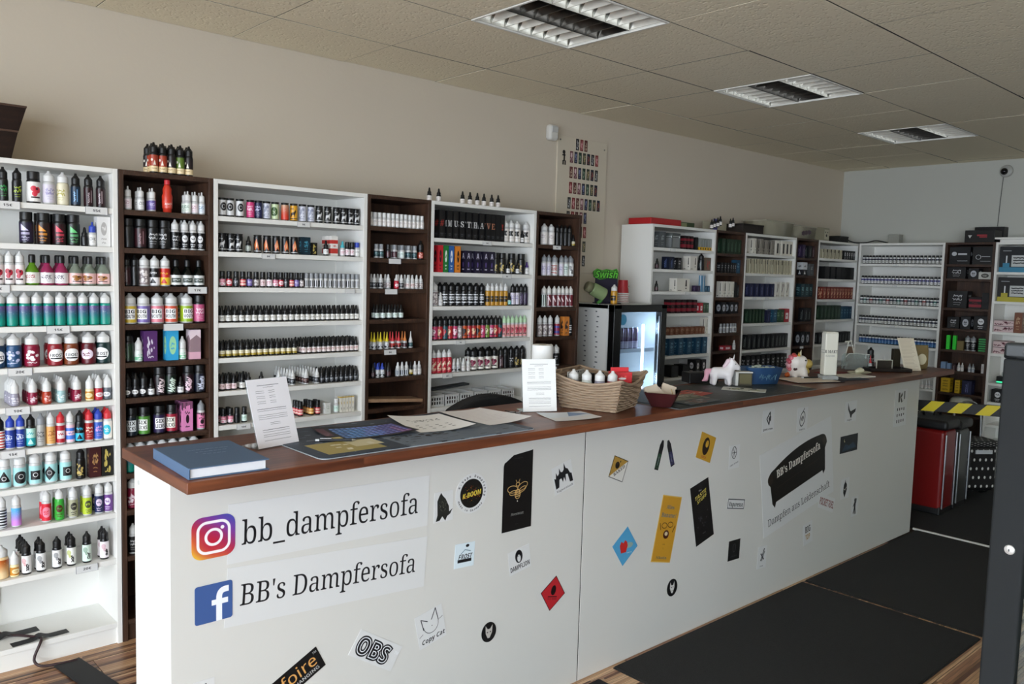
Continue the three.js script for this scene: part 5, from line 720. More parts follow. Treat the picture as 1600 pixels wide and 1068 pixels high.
{ // guest book
  const t = thing('book', 'thick blue clothbound book lying at the counter end', 'book', [-0.203, CT, 1.45], -0.04), blue = new THREE.MeshPhysicalMaterial({ color: '#4a6280', roughness: 0.65, bumpMap: fine, bumpScale: 0.0003 });
  part(t, 'cover', merge([rbox(0.212, 0.003, 0.292, 0.001, 0, 0.0017, 0), rbox(0.212, 0.003, 0.292, 0.001, 0, 0.0285, 0), rbox(0.005, 0.03, 0.292, 0.002, -0.1065, 0.0151, 0)]), blue);
  part(t, 'pages', box(0.2, 0.023, 0.282, -0.003, 0.0151, 0), M('#dcdde2', 0.8));
  const gl = []; for (let k = 0; k < 3; k++) for (let q = 0; q < 9 - k * 2; q++) gl.push(box(0.006 + rnd() * 0.006, 0.0004, 0.004, -0.04 + k * 0.012 + q * 0.013, 0.0302, -0.06 + k * 0.03 + rr(-0.003, 0.003)));
  part(t, 'embossed_title', merge(gl), M('#5c7392', 0.35)).userData.kind = 'stuff';
}
function standee(name, label, pos, turn, w, h, lean, mat, foot = 0.06, acr = true) {
  const t = thing(name, label, 'sign', pos, turn), a = Math.atan2(lean, h), clear = new THREE.MeshPhysicalMaterial({ color: '#f2f6f8', roughness: 0.03, transmission: 0.95, thickness: 0 });
  part(t, 'paper', uvTop(box(w, Math.hypot(h, lean), 0.0012, 0, Math.hypot(h, lean) / 2 + 0.003, 0.0002), 'xy'), mat, null, [-a, 0, 0]);
  if (acr) { part(t, 'acrylic_sheet', box(w + 0.004, Math.hypot(h, lean) + 0.004, 0.002, 0, Math.hypot(h, lean) / 2 + 0.003, -0.0022), clear, null, [-a, 0, 0]); part(t, 'foot', box(w + 0.004, 0.003, foot, 0, 0.0018, -foot / 2 - 0.001), clear); }
  return t;
}
const typedMat = typed('#f0eef5');
standee('price_stand', 'white typed sheet in acrylic stand next to the blue book', [0.052, CT, 1.347], 0.2, 0.15, 0.2, 0.065, typedMat, 0.08);
standee('price_stand', 'white typed sheet in acrylic stand next to the wicker basket', [1.176, CT, 1.33], -0.42, 0.142, 0.205, 0.035, typed('#f2f3f2'), 0.08);
{ // printed desk mat with its flyers
  const mat1 = sheetTex(1024, 512, (c, W, H) => { c.fillStyle = '#2b3848'; c.fillRect(0, 0, W, H); c.fillStyle = '#6a7684'; c.fillRect(W * 0.36, H * 0.5, W * 0.6, H * 0.5); for (let i = 0; i < 260; i++) { c.fillStyle = ['#3d4c5e', '#566474', '#1d2430', '#8a949c'][i % 4]; c.fillRect(rnd() * W, rnd() * H, rr(6, 40), rr(3, 10)); } c.fillStyle = '#a89858'; c.fillRect(W * 0.05, H * 0.58, W * 0.24, H * 0.34); c.fillStyle = '#cfc6a0'; c.fillRect(W * 0.2, H * 0.6, W * 0.12, H * 0.2); c.fillStyle = '#ded8c0'; for (let i = 0; i < 8; i++) c.fillRect(W * rr(0.07, 0.27), H * rr(0.62, 0.86), 22, 14); c.fillStyle = '#101216'; for (let i = 0; i < 30; i++) { c.beginPath(); c.ellipse(W * rr(0.38, 0.7), H * rr(0.66, 0.82), rr(4, 16), rr(4, 12), 0, 0, 7); c.fill(); } });
  const t = thing('desk_mat', 'dark blue printed desk mat with yellow picture on the counter', 'desk mat', [0.485, CT, 1.363], 0.0);
  const s = new THREE.Shape(); s.moveTo(-0.39, -0.2225); s.lineTo(0.4, -0.2225); s.quadraticCurveTo(0.42, -0.2225, 0.42, -0.2); s.lineTo(0.42, 0.2); s.quadraticCurveTo(0.42, 0.2225, 0.4, 0.2225); s.lineTo(-0.39, 0.2225); s.quadraticCurveTo(-0.42, 0.2225, -0.42, 0.19); s.lineTo(-0.42, -0.19); s.quadraticCurveTo(-0.42, -0.2225, -0.39, -0.2225);
  part(t, 'print', uvTop(new THREE.ExtrudeGeometry(s, { depth: 0.002, bevelEnabled: false, curveSegments: 6 }).rotateX(-Math.PI / 2).translate(0, 0.0026, 0)), mat1); part(t, 'edge', new THREE.ExtrudeGeometry(s, { depth: 0.0018, bevelEnabled: false, curveSegments: 6 }).rotateX(-Math.PI / 2).scale(1.008, 1, 1.014).translate(0, 0.0005, 0), M('#b9c2c8', 0.4));
  const chart = sheetTex(768, 512, (c, W, H) => { c.fillStyle = '#17161c'; c.fillRect(0, 0, W, H); for (let r = 0; r < 6; r++) for (let k = 0; k < 12; k++) { c.fillStyle = ['#3f6fb4', '#4f8ad0', '#6a86d8', '#5a5aa8', '#8a5a9a'][Math.min(4, Math.floor(k / 3 + rnd()))]; c.fillRect(W * (0.17 + k * 0.066), H * (0.12 + r * 0.13), W * 0.058, H * 0.11); c.fillStyle = 'rgba(230,235,250,0.7)'; c.fillRect(W * (0.18 + k * 0.066), H * (0.14 + r * 0.13), W * 0.03, H * 0.018); } c.fillStyle = '#c8b878'; c.fillRect(W * 0.04, H * 0.72, W * 0.1, H * 0.18); c.fillStyle = '#5a3440'; c.fillRect(W * 0.02, H * 0.1, W * 0.1, H * 0.5); });
  const curl = (w, d, up, seg = 16) => { const g = new THREE.PlaneGeometry(w, d, seg, seg).rotateX(-Math.PI / 2), p = g.attributes.position; for (let i = 0; i < p.count; i++) { const x = p.getX(i) / w, z = p.getZ(i) / d; p.setY(i, up * (Math.max(0, x * 1.2 + z * 0.4) ** 2 + Math.max(0, -x - z - 0.3) ** 2 * 0.9)); } g.computeVertexNormals(); return g; };
  one('price_chart', 'glossy dark blue price chart lying on the desk mat', 'chart', curl(0.3, 0.21, 0.02), chart, [0.375, CT + 0.0058, 1.315], [0, -0.14, 0]);
  const doodle = sheetTex(420, 594, (c, W, H) => { c.fillStyle = '#f8f8f8'; c.fillRect(0, 0, W, H); c.fillStyle = '#4a4a52'; for (let i = 0; i < 26; i++) { c.beginPath(); c.ellipse(W * rr(0.22, 0.78), H * rr(0.28, 0.42), rr(3, 20), rr(3, 8), rnd() * 3, 0, 7); c.fill(); } for (let i = 0; i < 12; i++) c.fillRect(W * (0.16 + (i % 4) * 0.18), H * (0.6 + Math.floor(i / 4) * 0.1), 26, 12); });
  one('paper_sheet', 'white paper with grey drawings lying on the desk mat', 'paper', curl(0.21, 0.297, 0.025), doodle, [0.648, CT + 0.0066, 1.312], [0, -0.2, 0]);
  one('paper_sheet', 'blank white paper sheet lying at the basket end of the desk mat', 'paper', curl(0.21, 0.297, 0.02), sheetTex(210, 297, (c, W, H) => { c.fillStyle = '#f8f6f8'; c.fillRect(0, 0, W, H); c.fillStyle = '#e4dae0'; for (let i = 0; i < 9; i++) c.fillRect(30, 40 + i * 22, 120 + rnd() * 30, 3); }), [0.9, CT + 0.0066, 1.313], [0, 0.02, 0]);
  one('paper_sheet', 'bluish printed sheet under the second price stand', 'paper', curl(0.2, 0.17, 0.012), sheetTex(300, 210, (c, W, H) => { c.fillStyle = '#dfe6ee'; c.fillRect(0, 0, W, H); c.fillStyle = '#7f9cc4'; c.beginPath(); c.moveTo(W * 0.7, 0); c.lineTo(W, H * 0.4); c.lineTo(W * 0.5, H * 0.5); c.fill(); c.fillStyle = '#e4e4e6'; c.fillRect(0, H * 0.6, W, H * 0.4); }), [1.2, CT + 0.001, 1.465], [0, -0.3, 0]);
}
{ // pen, keys
  const pn = (label, pos, turn, col) => { const t = thing('pen', label, 'pen', pos, turn); part(t, 'barrel', bar([-0.05, 0.006, 0], [0.05, 0.006, 0], 0.0045, 10), M(col, 0.3)); part(t, 'tip', new THREE.CylinderGeometry(0.0008, 0.004, 0.014, 10).rotateZ(-Math.PI / 2).translate(0.057, 0.006, 0), steel); part(t, 'clip', box(0.035, 0.0015, 0.003, -0.03, 0.0115, 0), M('#d8d8da', 0.3)); part(t, 'cap', bar([-0.062, 0.006, 0], [-0.05, 0.006, 0], 0.0035, 10), M('#dfe2e6', 0.3)); };
  pn('dark pen with white ends next to the first price stand', [0.215, CT + 0.004, 1.4], -0.55, '#20242c'); pn('black pen lying on the cream papers in front of the big unicorn', [3.2, CT + 0.012, 1.4], -0.35, '#141416');
  const k = thing('key_ring', 'small bunch of keys beside the second price stand', 'keys', [1.06, CT, 1.32], 0.4);
  part(k, 'ring', new THREE.TorusGeometry(0.012, 0.0016, 8, 20).rotateX(Math.PI / 2).translate(0, 0.003, 0), steel);
  for (let i = 0; i < 3; i++) part(k, 'key', merge([new THREE.CylinderGeometry(0.011, 0.011, 0.003, 14).translate(0.02, 0.002, 0), box(0.032, 0.002, 0.006, 0.045, 0.002, 0), box(0.006, 0.002, 0.004, 0.054, 0.002, 0.004)]), i === 1 ? M('#26262a', 0.4) : steel, [0, 0.002 + i * 0.003, 0], [0, i * 1.1 + 0.2, 0]);
}
{ // chair behind the counter
  const t = thing('office_chair', 'black office chair with rounded back behind the counter', 'chair', [1.33, 0, 0.82], 0.0), fab = M('#141415', 0.85), s = new THREE.Shape(); s.moveTo(-0.24, 0); s.lineTo(0.24, 0); s.quadraticCurveTo(0.27, 0.36, 0.2, 0.42); s.quadraticCurveTo(0, 0.52, -0.2, 0.42); s.quadraticCurveTo(-0.27, 0.36, -0.24, 0);
  part(t, 'backrest', new THREE.ExtrudeGeometry(s, { depth: 0.05, bevelEnabled: true, bevelSize: 0.015, bevelThickness: 0.015, curveSegments: 14 }).translate(0, 0.6, -0.02), fab); part(t, 'seat', rbox(0.48, 0.08, 0.46, 0.035, 0, 0.49, -0.24), fab); part(t, 'back_bar', tube([[0, 0.46, -0.2], [0, 0.46, 0.04], [0, 0.56, 0.06], [0, 0.75, 0.05]], 0.014, 16), blackMat); part(t, 'column', bar([0, 0.1, -0.24], [0, 0.46, -0.24], 0.025, 12), darkSteel);
  for (let i = 0; i < 5; i++) { const a = i * 1.2566, l = part(t, 'leg', bar([0, 0.11, -0.24], [Math.cos(a) * 0.28, 0.075, -0.24 + Math.sin(a) * 0.28], 0.018, 8), blackMat); part(l, 'caster', new THREE.CylinderGeometry(0.028, 0.028, 0.03, 14).rotateX(Math.PI / 2).rotateY(-a).translate(Math.cos(a) * 0.28, 0.029, -0.24 + Math.sin(a) * 0.28), blackMat); }
}
{ // kitchen roll behind the second stand
  const t = thing('paper_roll', 'white upright paper towel roll behind the second price stand', 'paper roll', [1.34, CT, 1.165]);
  part(t, 'paper', lathe([[0.018, 0], [0.043, 0], [0.0445, 0.004], [0.0445, 0.246], [0.043, 0.25], [0.018, 0.25]], 32), M('#ececea', 0.9)); part(t, 'core', lathe([[0.0175, 0.001], [0.0175, 0.249], [0.0165, 0.249], [0.0165, 0.001]], 20), M('#a89878', 0.9));
}
{ // wicker basket: walls of strands woven over and under upright stakes
  const t = thing('wicker_basket', 'grey-brown wicker basket holding white-capped bottles and a red box', 'basket', [1.476, CT, 1.372], 0.33), col = new THREE.MeshPhysicalMaterial({ color: '#a08a73', roughness: 0.65 }), straw = M('#b59f7c', 0.75);
  const hx = 0.112, hz = 0.122, fl = 0.032, hgt = (u, side) => (side === 'x+' ? 0.098 + 0.05 * u * u : side === 'x-' ? 0.096 + 0.02 * (2 * u - 1) ** 2 : 0.098 + 0.052 * (side === 'z-' ? 1 : 0) + (side === 'z+' ? 0.05 * u * u : 0));
  const wall = (a, b, na, side, hA, hB) => { const n = 96, m = 88, pos = [], idx = [], rows = 11, cols = 8; for (let j = 0; j <= m; j++) for (let i = 0; i <= n; i++) { const u = i / n, v = j / m, h = hA(u), k = v * h / 0.1, bulge = Math.sin(u * cols * Math.PI + (Math.floor(v * rows) % 2) * Math.PI) * 0.0045 + (Math.abs(((v * rows) % 1) - 0.5) > 0.36 ? -0.006 : 0.001), o = fl * v + bulge, L = 1 + (fl * v) / 0.12; const x = (a[0] + (b[0] - a[0]) * (0.5 + (u - 0.5))) * (na[0] ? 1 : L) + na[0] * o, z = (a[1] + (b[1] - a[1]) * u) * (na[1] ? 1 : L) + na[1] * o; pos.push(x, v * h + 0.001, z); if (i < n && j < m) { const q = j * (n + 1) + i; idx.push(q, q + 1, q + n + 1, q + 1, q + n + 2, q + n + 1); } } const g = new THREE.BufferGeometry(); g.setAttribute('position', new THREE.Float32BufferAttribute(pos, 3)); g.setIndex(idx); g.computeVertexNormals(); return g; };
  const H0 = { L: (u) => 0.105 + 0.03 * (2 * u - 1) ** 2, F: (u) => 0.135 - 0.03 * Math.sin(Math.PI * u) , B: (u) => 0.15, Rr: (u) => 0.135 - 0.02 * Math.sin(Math.PI * u) };
  const hL = (u) => 0.15 - 0.015 * u - 0.03 * Math.sin(Math.PI * u), hF = (u) => 0.135 + 0.015 * u - 0.03 * Math.sin(Math.PI * u), hR = (u) => 0.15 - 0.02 * Math.sin(Math.PI * u), hB = () => 0.15;
  part(t, 'woven_side', wall([-hx, -hz], [-hx, hz], [-1, 0], '', hL), col); part(t, 'woven_side', wall([-hx, hz], [hx, hz], [0, 1], '', hF), col); part(t, 'woven_side', wall([hx, hz], [hx, -hz], [1, 0], '', (u) => hR(u)), col); part(t, 'woven_side', wall([hx, -hz], [-hx, -hz], [0, -1], '', hB), col);
  part(t, 'base', rbox(hx * 2, 0.008, hz * 2, 0.003, 0, 0.005, 0), col);
  const R2 = 1 + fl / 0.12, rim = []; const ring = []; const add = (fx2) => { for (let i = 0; i < 8; i++) ring.push(fx2(i / 8)); };
  add((u) => [-hx - fl, hL(u), (-hz + 2 * hz * u) * R2]); add((u) => [(-hx + 2 * hx * u) * R2, hF(u), hz + fl]); add((u) => [hx + fl, hR(u), (hz - 2 * hz * u) * R2]); add((u) => [(hx - 2 * hx * u) * R2, hB(u), -hz - fl]);
  part(t, 'rim', new THREE.TubeGeometry(new THREE.CatmullRomCurve3(ring.map((p) => new THREE.Vector3(...p)), true), 120, 0.005, 7, true), col);
  const lin = []; for (let i = 0; i < 46; i++) { const a = rr(-hx, hx) * 0.5, b = rr(-hz, hz) * 0.5, y = 0.05 + rnd() * 0.02; lin.push(tube([[a, y, b], [a + rr(-0.03, 0.03), y + 0.012, b + rr(-0.03, 0.03)], [a + rr(-0.05, 0.05), y, b + rr(-0.05, 0.05)]], 0.002, 5, 4)); }
  const st = one('straw_filling', 'pale paper straw filling the wicker basket', 'filling', merge(lin), straw, [1.476, CT, 1.372], [0, 0.33, 0]); st.userData.kind = 'stuff';
  const c = { turn: 0.33, pos: new THREE.Vector3(1.476, CT, 1.372) };
  [['c100', 'w', 'gsilv', -0.075, -0.085], ['c100', 'w', 'gmint', -0.06, -0.032], ['c100', 'w', 'gsilv', -0.045, 0.02], ['c100', 'w', 'gmar', -0.02, 0.066]].forEach(([k, cp, s, x, z], i) => place(makeItem(k, cp, s), 'liquid_bottle', c, x, 0.028, z, `white-capped bottle, ${ORD[i]} from left in the wicker basket`, 'bottle', 'bottles in the wicker basket'));
  [['j', 'k', 'viow', 0.03, -0.06], ['c100', 'k', 'bkscr', 0.03, 0.0]].forEach(([k, cp, s, x, z], i) => { const o = makeItem(k, cp, s); place(o, 'wide_bottle', c, x, 0.012, z, i ? 'black-capped dark bottle deep in the basket beside the red box' : 'black-capped violet bottle deep in the basket, front of the white caps', 'bottle', 'bottles in the wicker basket'); });
  one('leaflet', 'black and white printed card along the back of the wicker basket', 'leaflet', uvTop(box(0.17, 0.13, 0.002), 'xy'), sheetTex(512, 320, (c2, W, H) => { c2.fillStyle = '#c9c9c4'; c2.fillRect(0, 0, W, H); c2.fillStyle = '#1c1c1e'; for (let r = 0; r < 9; r++) for (let k = 0; k < 9; k++) { c2.beginPath(); c2.ellipse(W * (0.06 + k * 0.11), H * (0.06 + r * 0.11), rr(8, 24), rr(4, 11), rnd() * 3, 0, 7); c2.fill(); } }), [1.476 + Math.sin(0.33) * -0.108, CT + 0.082, 1.372 + Math.cos(0.33) * -0.108], [0, 0.33, 0]);
  const rb = thing('gift_box', 'bright red carrying box standing in the wicker basket', 'box', [1.545, CT + 0.03, 1.425], -0.5), red = sheetTex(256, 320, (c2, W, H) => { c2.fillStyle = '#cf3038'; c2.fillRect(0, 0, W, H); c2.fillStyle = '#e0645a'; for (let i = 0; i < 24; i++) { c2.beginPath(); c2.arc(rnd() * W, rnd() * H, rr(4, 16), 0, 7); c2.fill(); } c2.fillStyle = '#f0ecec'; c2.beginPath(); c2.ellipse(W * 0.5, H * 0.2, W * 0.2, H * 0.04, 0, 0, 7); c2.fill(); c2.fillStyle = '#241014'; c2.beginPath(); c2.arc(W * 0.48, H * 0.4, 16, 0, 7); c2.fill(); c2.fillStyle = '#e8a83a'; c2.fillRect(W * 0.1, H * 0.72, W * 0.8, H * 0.24); c2.fillStyle = '#281410'; for (let i = 0; i < 9; i++) c2.fillRect(W * (0.14 + i * 0.085), H * rr(0.74, 0.82), 12, 26); });
  part(rb, 'carton', rbox(0.088, 0.118, 0.05, 0.003, 0, 0.059, 0), red); part(rb, 'handle', rbox(0.08, 0.022, 0.006, 0.002, 0, 0.127, -0.01), M('#cf3038', 0.5)); part(rb, 'lid_fold', box(0.088, 0.002, 0.05, 0, 0.119, 0), M('#d8484c', 0.5));
}
{ // small dark bowl with folded papers
  const t = thing('bowl', 'small dark maroon tray bowl with folded papers', 'bowl', [1.735, CT, 1.505], 0.5), g = new THREE.CylinderGeometry(0.118, 0.07, 0.062, 4, 1, true).rotateY(Math.PI / 4).scale(1, 1, 0.8).translate(0, 0.033, 0), g2 = new THREE.CylinderGeometry(0.112, 0.066, 0.06, 4, 1, true).rotateY(Math.PI / 4).scale(-1, 1, 0.8).translate(0, 0.034, 0), mr = M('#4a1a1c', 0.6, { side: THREE.DoubleSide });
  part(t, 'side', merge([g, g2]), mr); part(t, 'base', box(0.098, 0.004, 0.078, 0, 0.004, 0), mr); part(t, 'seam', box(0.004, 0.05, 0.003, 0, 0.034, 0.058), M('#a88a5a', 0.6), null, [-0.35, 0, 0]);
  const f = (label, x, y, z, r) => { const o = thing('folded_paper', label, 'paper', [1.735 + x, CT + y, 1.505 + z], r[1]); const q = new THREE.Group(); q.name = 'fold'; q.rotation.set(r[0], 0, r[2]); o.add(q); part(q, 'leaf', box(0.065, 0.06, 0.0015, 0, 0.034, 0), M('#cfc0ac', 0.7)); part(q, 'leaf', box(0.062, 0.056, 0.0012, 0, 0.034, -0.006), M('#bfae98', 0.7), null, [-0.12, 0, 0]); };
  f('folded beige card standing highest in the maroon bowl', -0.01, 0.03, 0, [-0.35, -0.45, 0.75]); f('folded beige card leaning at the basket end of the bowl', -0.045, 0.03, -0.005, [-0.4, -0.4, 0.2]); f('folded beige card leaning at the unicorn end of the bowl', 0.042, 0.03, -0.008, [-0.5, -0.5, -0.35]);
}
{ // second desk mat and leaflets
  const m2 = sheetTex(1024, 420, (c, W, H) => { c.fillStyle = '#2f3534'; c.fillRect(0, 0, W, H); for (let i = 0; i < 200; i++) { c.fillStyle = ['#3c4443', '#4a504e', '#20242a', '#59605c'][i % 4]; c.fillRect(rnd() * W, rnd() * H, rr(6, 60), rr(3, 9)); } });
  const t = thing('desk_mat', 'dark grey printed desk mat in front of the small unicorn', 'desk mat', [2.3, CT, 1.38]); part(t, 'print', uvTop(rbox(1.16, 0.003, 0.45, 0.001, 0, 0.002, 0)), m2); part(t, 'edge', box(1.17, 0.0014, 0.46, 0, 0.0007, 0), M('#7d8488', 0.4));
  const leaf = (label, x, z, w, d, turn, base, inks, lift = 0.0042) => one('leaflet', label, 'leaflet', uvTop(box(w, 0.0012, d)), sheetTex(256, 180, (c, W, H) => { c.fillStyle = base; c.fillRect(0, 0, W, H); for (let i = 0; i < 16; i++) { c.fillStyle = inks[i % inks.length]; c.fillRect(W * rr(0.08, 0.75), H * rr(0.1, 0.8), rr(14, 70), rr(5, 22)); } }), [x, CT + lift, z], [0, turn, 0]);
  leaf('leaflet with orange-red print beside the maroon bowl', 2.14, 1.36, 0.2, 0.14, 0.2, '#b8483a', ['#d86a4a', '#3a3230', '#c8b8a0']); leaf('greenish leaflet overlapping the dark grey desk mat', 2.0, 1.42, 0.22, 0.13, -0.1, '#8a8a78', ['#5a6a4a', '#c8c8b8', '#3a3a34'], 0.0056); leaf('white leaflet with dark print in front of the small unicorn', 2.5, 1.42, 0.12, 0.21, 0.5, '#c9cbc0', ['#1e2022', '#2a2c2c', '#a8b060']); leaf('yellowish leaflet at the counter edge under the blue box', 2.8, 1.5, 0.24, 0.1, -0.05, '#b3ac8c', ['#c8c4a8', '#8f8a60'], 0.001); leaf('dark leaflet with pale print beside the maroon bowl', 1.95, 1.53, 0.24, 0.1, 0.05, '#4c5256', ['#a8a8a8', '#7a4a40'], 0.007);
}
{ // white toy unicorn
  const t = thing('unicorn_figure', 'white toy unicorn with pink tail standing on the dark mat', 'figurine', [2.545, CT + 0.004, 1.26], -0.68), wh = M('#ece8ea', 0.45), pk = M('#dfa6b8', 0.5);
  part(t, 'body', blob([[-0.035, 0.062, 0, 0.028, 0.064, 0, 0.031, 0.03], [0.028, 0.07, 0, 0.05, 0.108, 0, 0.026, 0.02], [0.05, 0.11, 0, 0.08, 0.092, 0, 0.022, 0.014], [-0.042, 0.055, 0.017, -0.046, 0.012, 0.019, 0.015, 0.012], [-0.042, 0.055, -0.017, -0.046, 0.012, -0.019, 0.015, 0.012], [0.03, 0.055, 0.017, 0.034, 0.012, 0.019, 0.014, 0.012], [0.03, 0.055, -0.017, 0.034, 0.012, -0.019, 0.014, 0.012], [0.043, 0.128, 0.012, 0.041, 0.141, 0.014, 0.006, 0.002], [0.043, 0.128, -0.012, 0.041, 0.141, -0.014, 0.006, 0.002]], 0.0035, 0.005), wh);
  part(t, 'horn', new THREE.ConeGeometry(0.005, 0.034, 12).rotateZ(-0.15).translate(0.058, 0.146, 0), M('#f2f0f0', 0.3)); part(t, 'mane', blob([[0.048, 0.13, 0, 0.028, 0.125, 0.004, 0.01, 0.009], [0.028, 0.125, 0.004, 0.008, 0.098, 0.006, 0.011, 0.009], [0.05, 0.128, 0.004, 0.068, 0.116, 0.008, 0.008, 0.005]], 0.0035, 0.004), M('#e6cfd8', 0.5)); part(t, 'tail', blob([[-0.062, 0.076, 0, -0.078, 0.07, 0, 0.009, 0.012], [-0.078, 0.07, 0, -0.084, 0.03, 0, 0.013, 0.01], [-0.084, 0.03, 0, -0.1, 0.022, 0, 0.009, 0.004]], 0.0035, 0.004), pk);
  for (const s of [-1, 1]) { part(t, 'eye', new THREE.SphereGeometry(0.0032, 10, 8).translate(0.062, 0.112, s * 0.0195), M('#16161a', 0.2)); part(t, 'nostril', new THREE.SphereGeometry(0.0014, 8, 6).translate(0.092, 0.094, s * 0.006), M('#8a7a80', 0.5)); }
}
{ // picture frame and blue box of small things
  const t = thing('card_box', 'small white and dark display box between unicorn and blue box', 'box', [2.65, CT + 0.004, 1.315], -0.62); part(t, 'carton', rbox(0.085, 0.068, 0.05, 0.002, 0, 0.034, 0), M('#4a4638', 0.6)); part(t, 'frame', merge([box(0.014, 0.07, 0.052, -0.04, 0.035, 0), box(0.088, 0.006, 0.052, 0, 0.068, 0)]), M('#d4d3cf', 0.5)); part(t, 'panel', box(0.062, 0.05, 0.002, 0.006, 0.034, 0.026), M('#6a6448', 0.5));
  const b = thing('storage_box', 'blue flared box heaped with small goods beside the unicorn', 'box', [2.8, CT + 0.004, 1.33], -0.42), bl = new THREE.MeshPhysicalMaterial({ color: '#24466e', roughness: 0.5, side: THREE.DoubleSide });
  const g = new THREE.CylinderGeometry(0.128, 0.098, 0.088, 4, 1, true).rotateY(Math.PI / 4).scale(1.05, 1, 0.62).translate(0, 0.045, 0); part(b, 'side', g, bl); part(b, 'base', box(0.142, 0.004, 0.084, 0, 0.003, 0), bl); part(b, 'inner_floor', box(0.166, 0.003, 0.094, 0, 0.055, 0), M('#1c2c44', 0.7));
  const sc = []; for (let i = 0; i < 12; i++) sc.push(tube([[-0.05 + i * 0.009, 0.034 + Math.sin(i * 2.1) * 0.012, 0.0575], [-0.046 + i * 0.009, 0.048 + Math.sin(i * 1.3) * 0.01, 0.0605], [-0.042 + i * 0.009, 0.036 + Math.sin(i * 3) * 0.01, 0.058]], 0.0009, 5, 4)); part(b, 'script_lettering', merge(sc), M('#6f98a8', 0.4)).userData.kind = 'stuff';
  const sm = []; for (let i = 0; i < 26; i++) sm.push(rbox(rr(0.008, 0.026), rr(0.006, 0.014), rr(0.008, 0.018), 0.002).rotateY(rnd() * 3).rotateZ(rr(-0.5, 0.5)).translate(rr(-0.07, 0.07), 0.066 + rnd() * 0.026, rr(-0.035, 0.035))); const pile = one('small_goods', 'jumble of tiny white and green items heaped in the blue box', 'goods', merge(sm), M('#a9b4a6', 0.4), [2.8, CT + 0.004, 1.33], [0, -0.42, 0]); pile.userData.kind = 'stuff';
}
{ // big unicorn money box
  const t = thing('unicorn_figure', 'chubby white unicorn money box with rainbow mane by the papers', 'figurine', [3.262, CT, 1.285], -0.62), wh = M('#e6dfda', 0.3);
  part(t, 'body', blob([[-0.02, 0.034, 0, 0.022, 0.036, 0, 0.036, 0.034], [-0.012, 0.09, 0, 0.018, 0.092, 0, 0.042, 0.036], [-0.03, 0.018, 0.03, -0.028, 0.012, 0.034, 0.018, 0.012], [0.032, 0.018, 0.026, 0.036, 0.013, 0.03, 0.016, 0.012], [-0.03, 0.018, -0.03, -0.028, 0.012, -0.034, 0.018, 0.012], [0.03, 0.018, -0.03, 0.034, 0.012, -0.034, 0.016, 0.012]], 0.004, 0.007), wh); part(t, 'muzzle', blob([[0.04, 0.082, 0, 0.062, 0.08, 0, 0.026, 0.026]], 0.004, 0.005), M('#b39a52', 0.35)); part(t, 'chest', blob([[0.044, 0.05, 0, 0.056, 0.036, 0, 0.018, 0.016]], 0.004, 0.005), M('#b39a52', 0.35));
  part(t, 'horn', new THREE.ConeGeometry(0.009, 0.036, 14).rotateZ(-0.2).translate(0.014, 0.145, 0), M('#d8d2b4', 0.3)); part(t, 'ear', new THREE.ConeGeometry(0.01, 0.024, 12).rotateZ(0.1).translate(-0.006, 0.137, 0.02), M('#b9934a', 0.35));
  const mane = [['#c84a4a', -0.02, 0.128], ['#d8788a', -0.04, 0.118], ['#b84a5a', -0.052, 0.098], ['#d8a0a8', -0.054, 0.076], ['#c86a70', -0.05, 0.056]]; for (const [c, x, y] of mane) part(t, 'mane_lock', blob([[x, y, -0.012, x - 0.004, y - 0.006, 0.014, 0.013, 0.012]], 0.004, 0.004), M(c, 0.35)); part(t, 'tail', blob([[-0.052, 0.02, 0, -0.066, 0.016, 0.01, 0.014, 0.013]], 0.004, 0.004), M('#c8642c', 0.35));
  part(t, 'heart_mark', merge([new THREE.SphereGeometry(0.007, 12, 8).scale(1, 1, 0.4).translate(-0.034, 0.052, 0.0335), new THREE.SphereGeometry(0.007, 12, 8).scale(1, 1, 0.4).translate(-0.024, 0.052, 0.035), new THREE.ConeGeometry(0.011, 0.014, 12).rotateX(Math.PI).scale(1, 1, 0.4).translate(-0.029, 0.043, 0.034)]), M('#3a1c1c', 0.4)); for (const s of [-1, 1]) part(t, 'eye', new THREE.SphereGeometry(0.0045, 10, 8).translate(0.03, 0.102, s * 0.034), M('#17171a', 0.2));
}
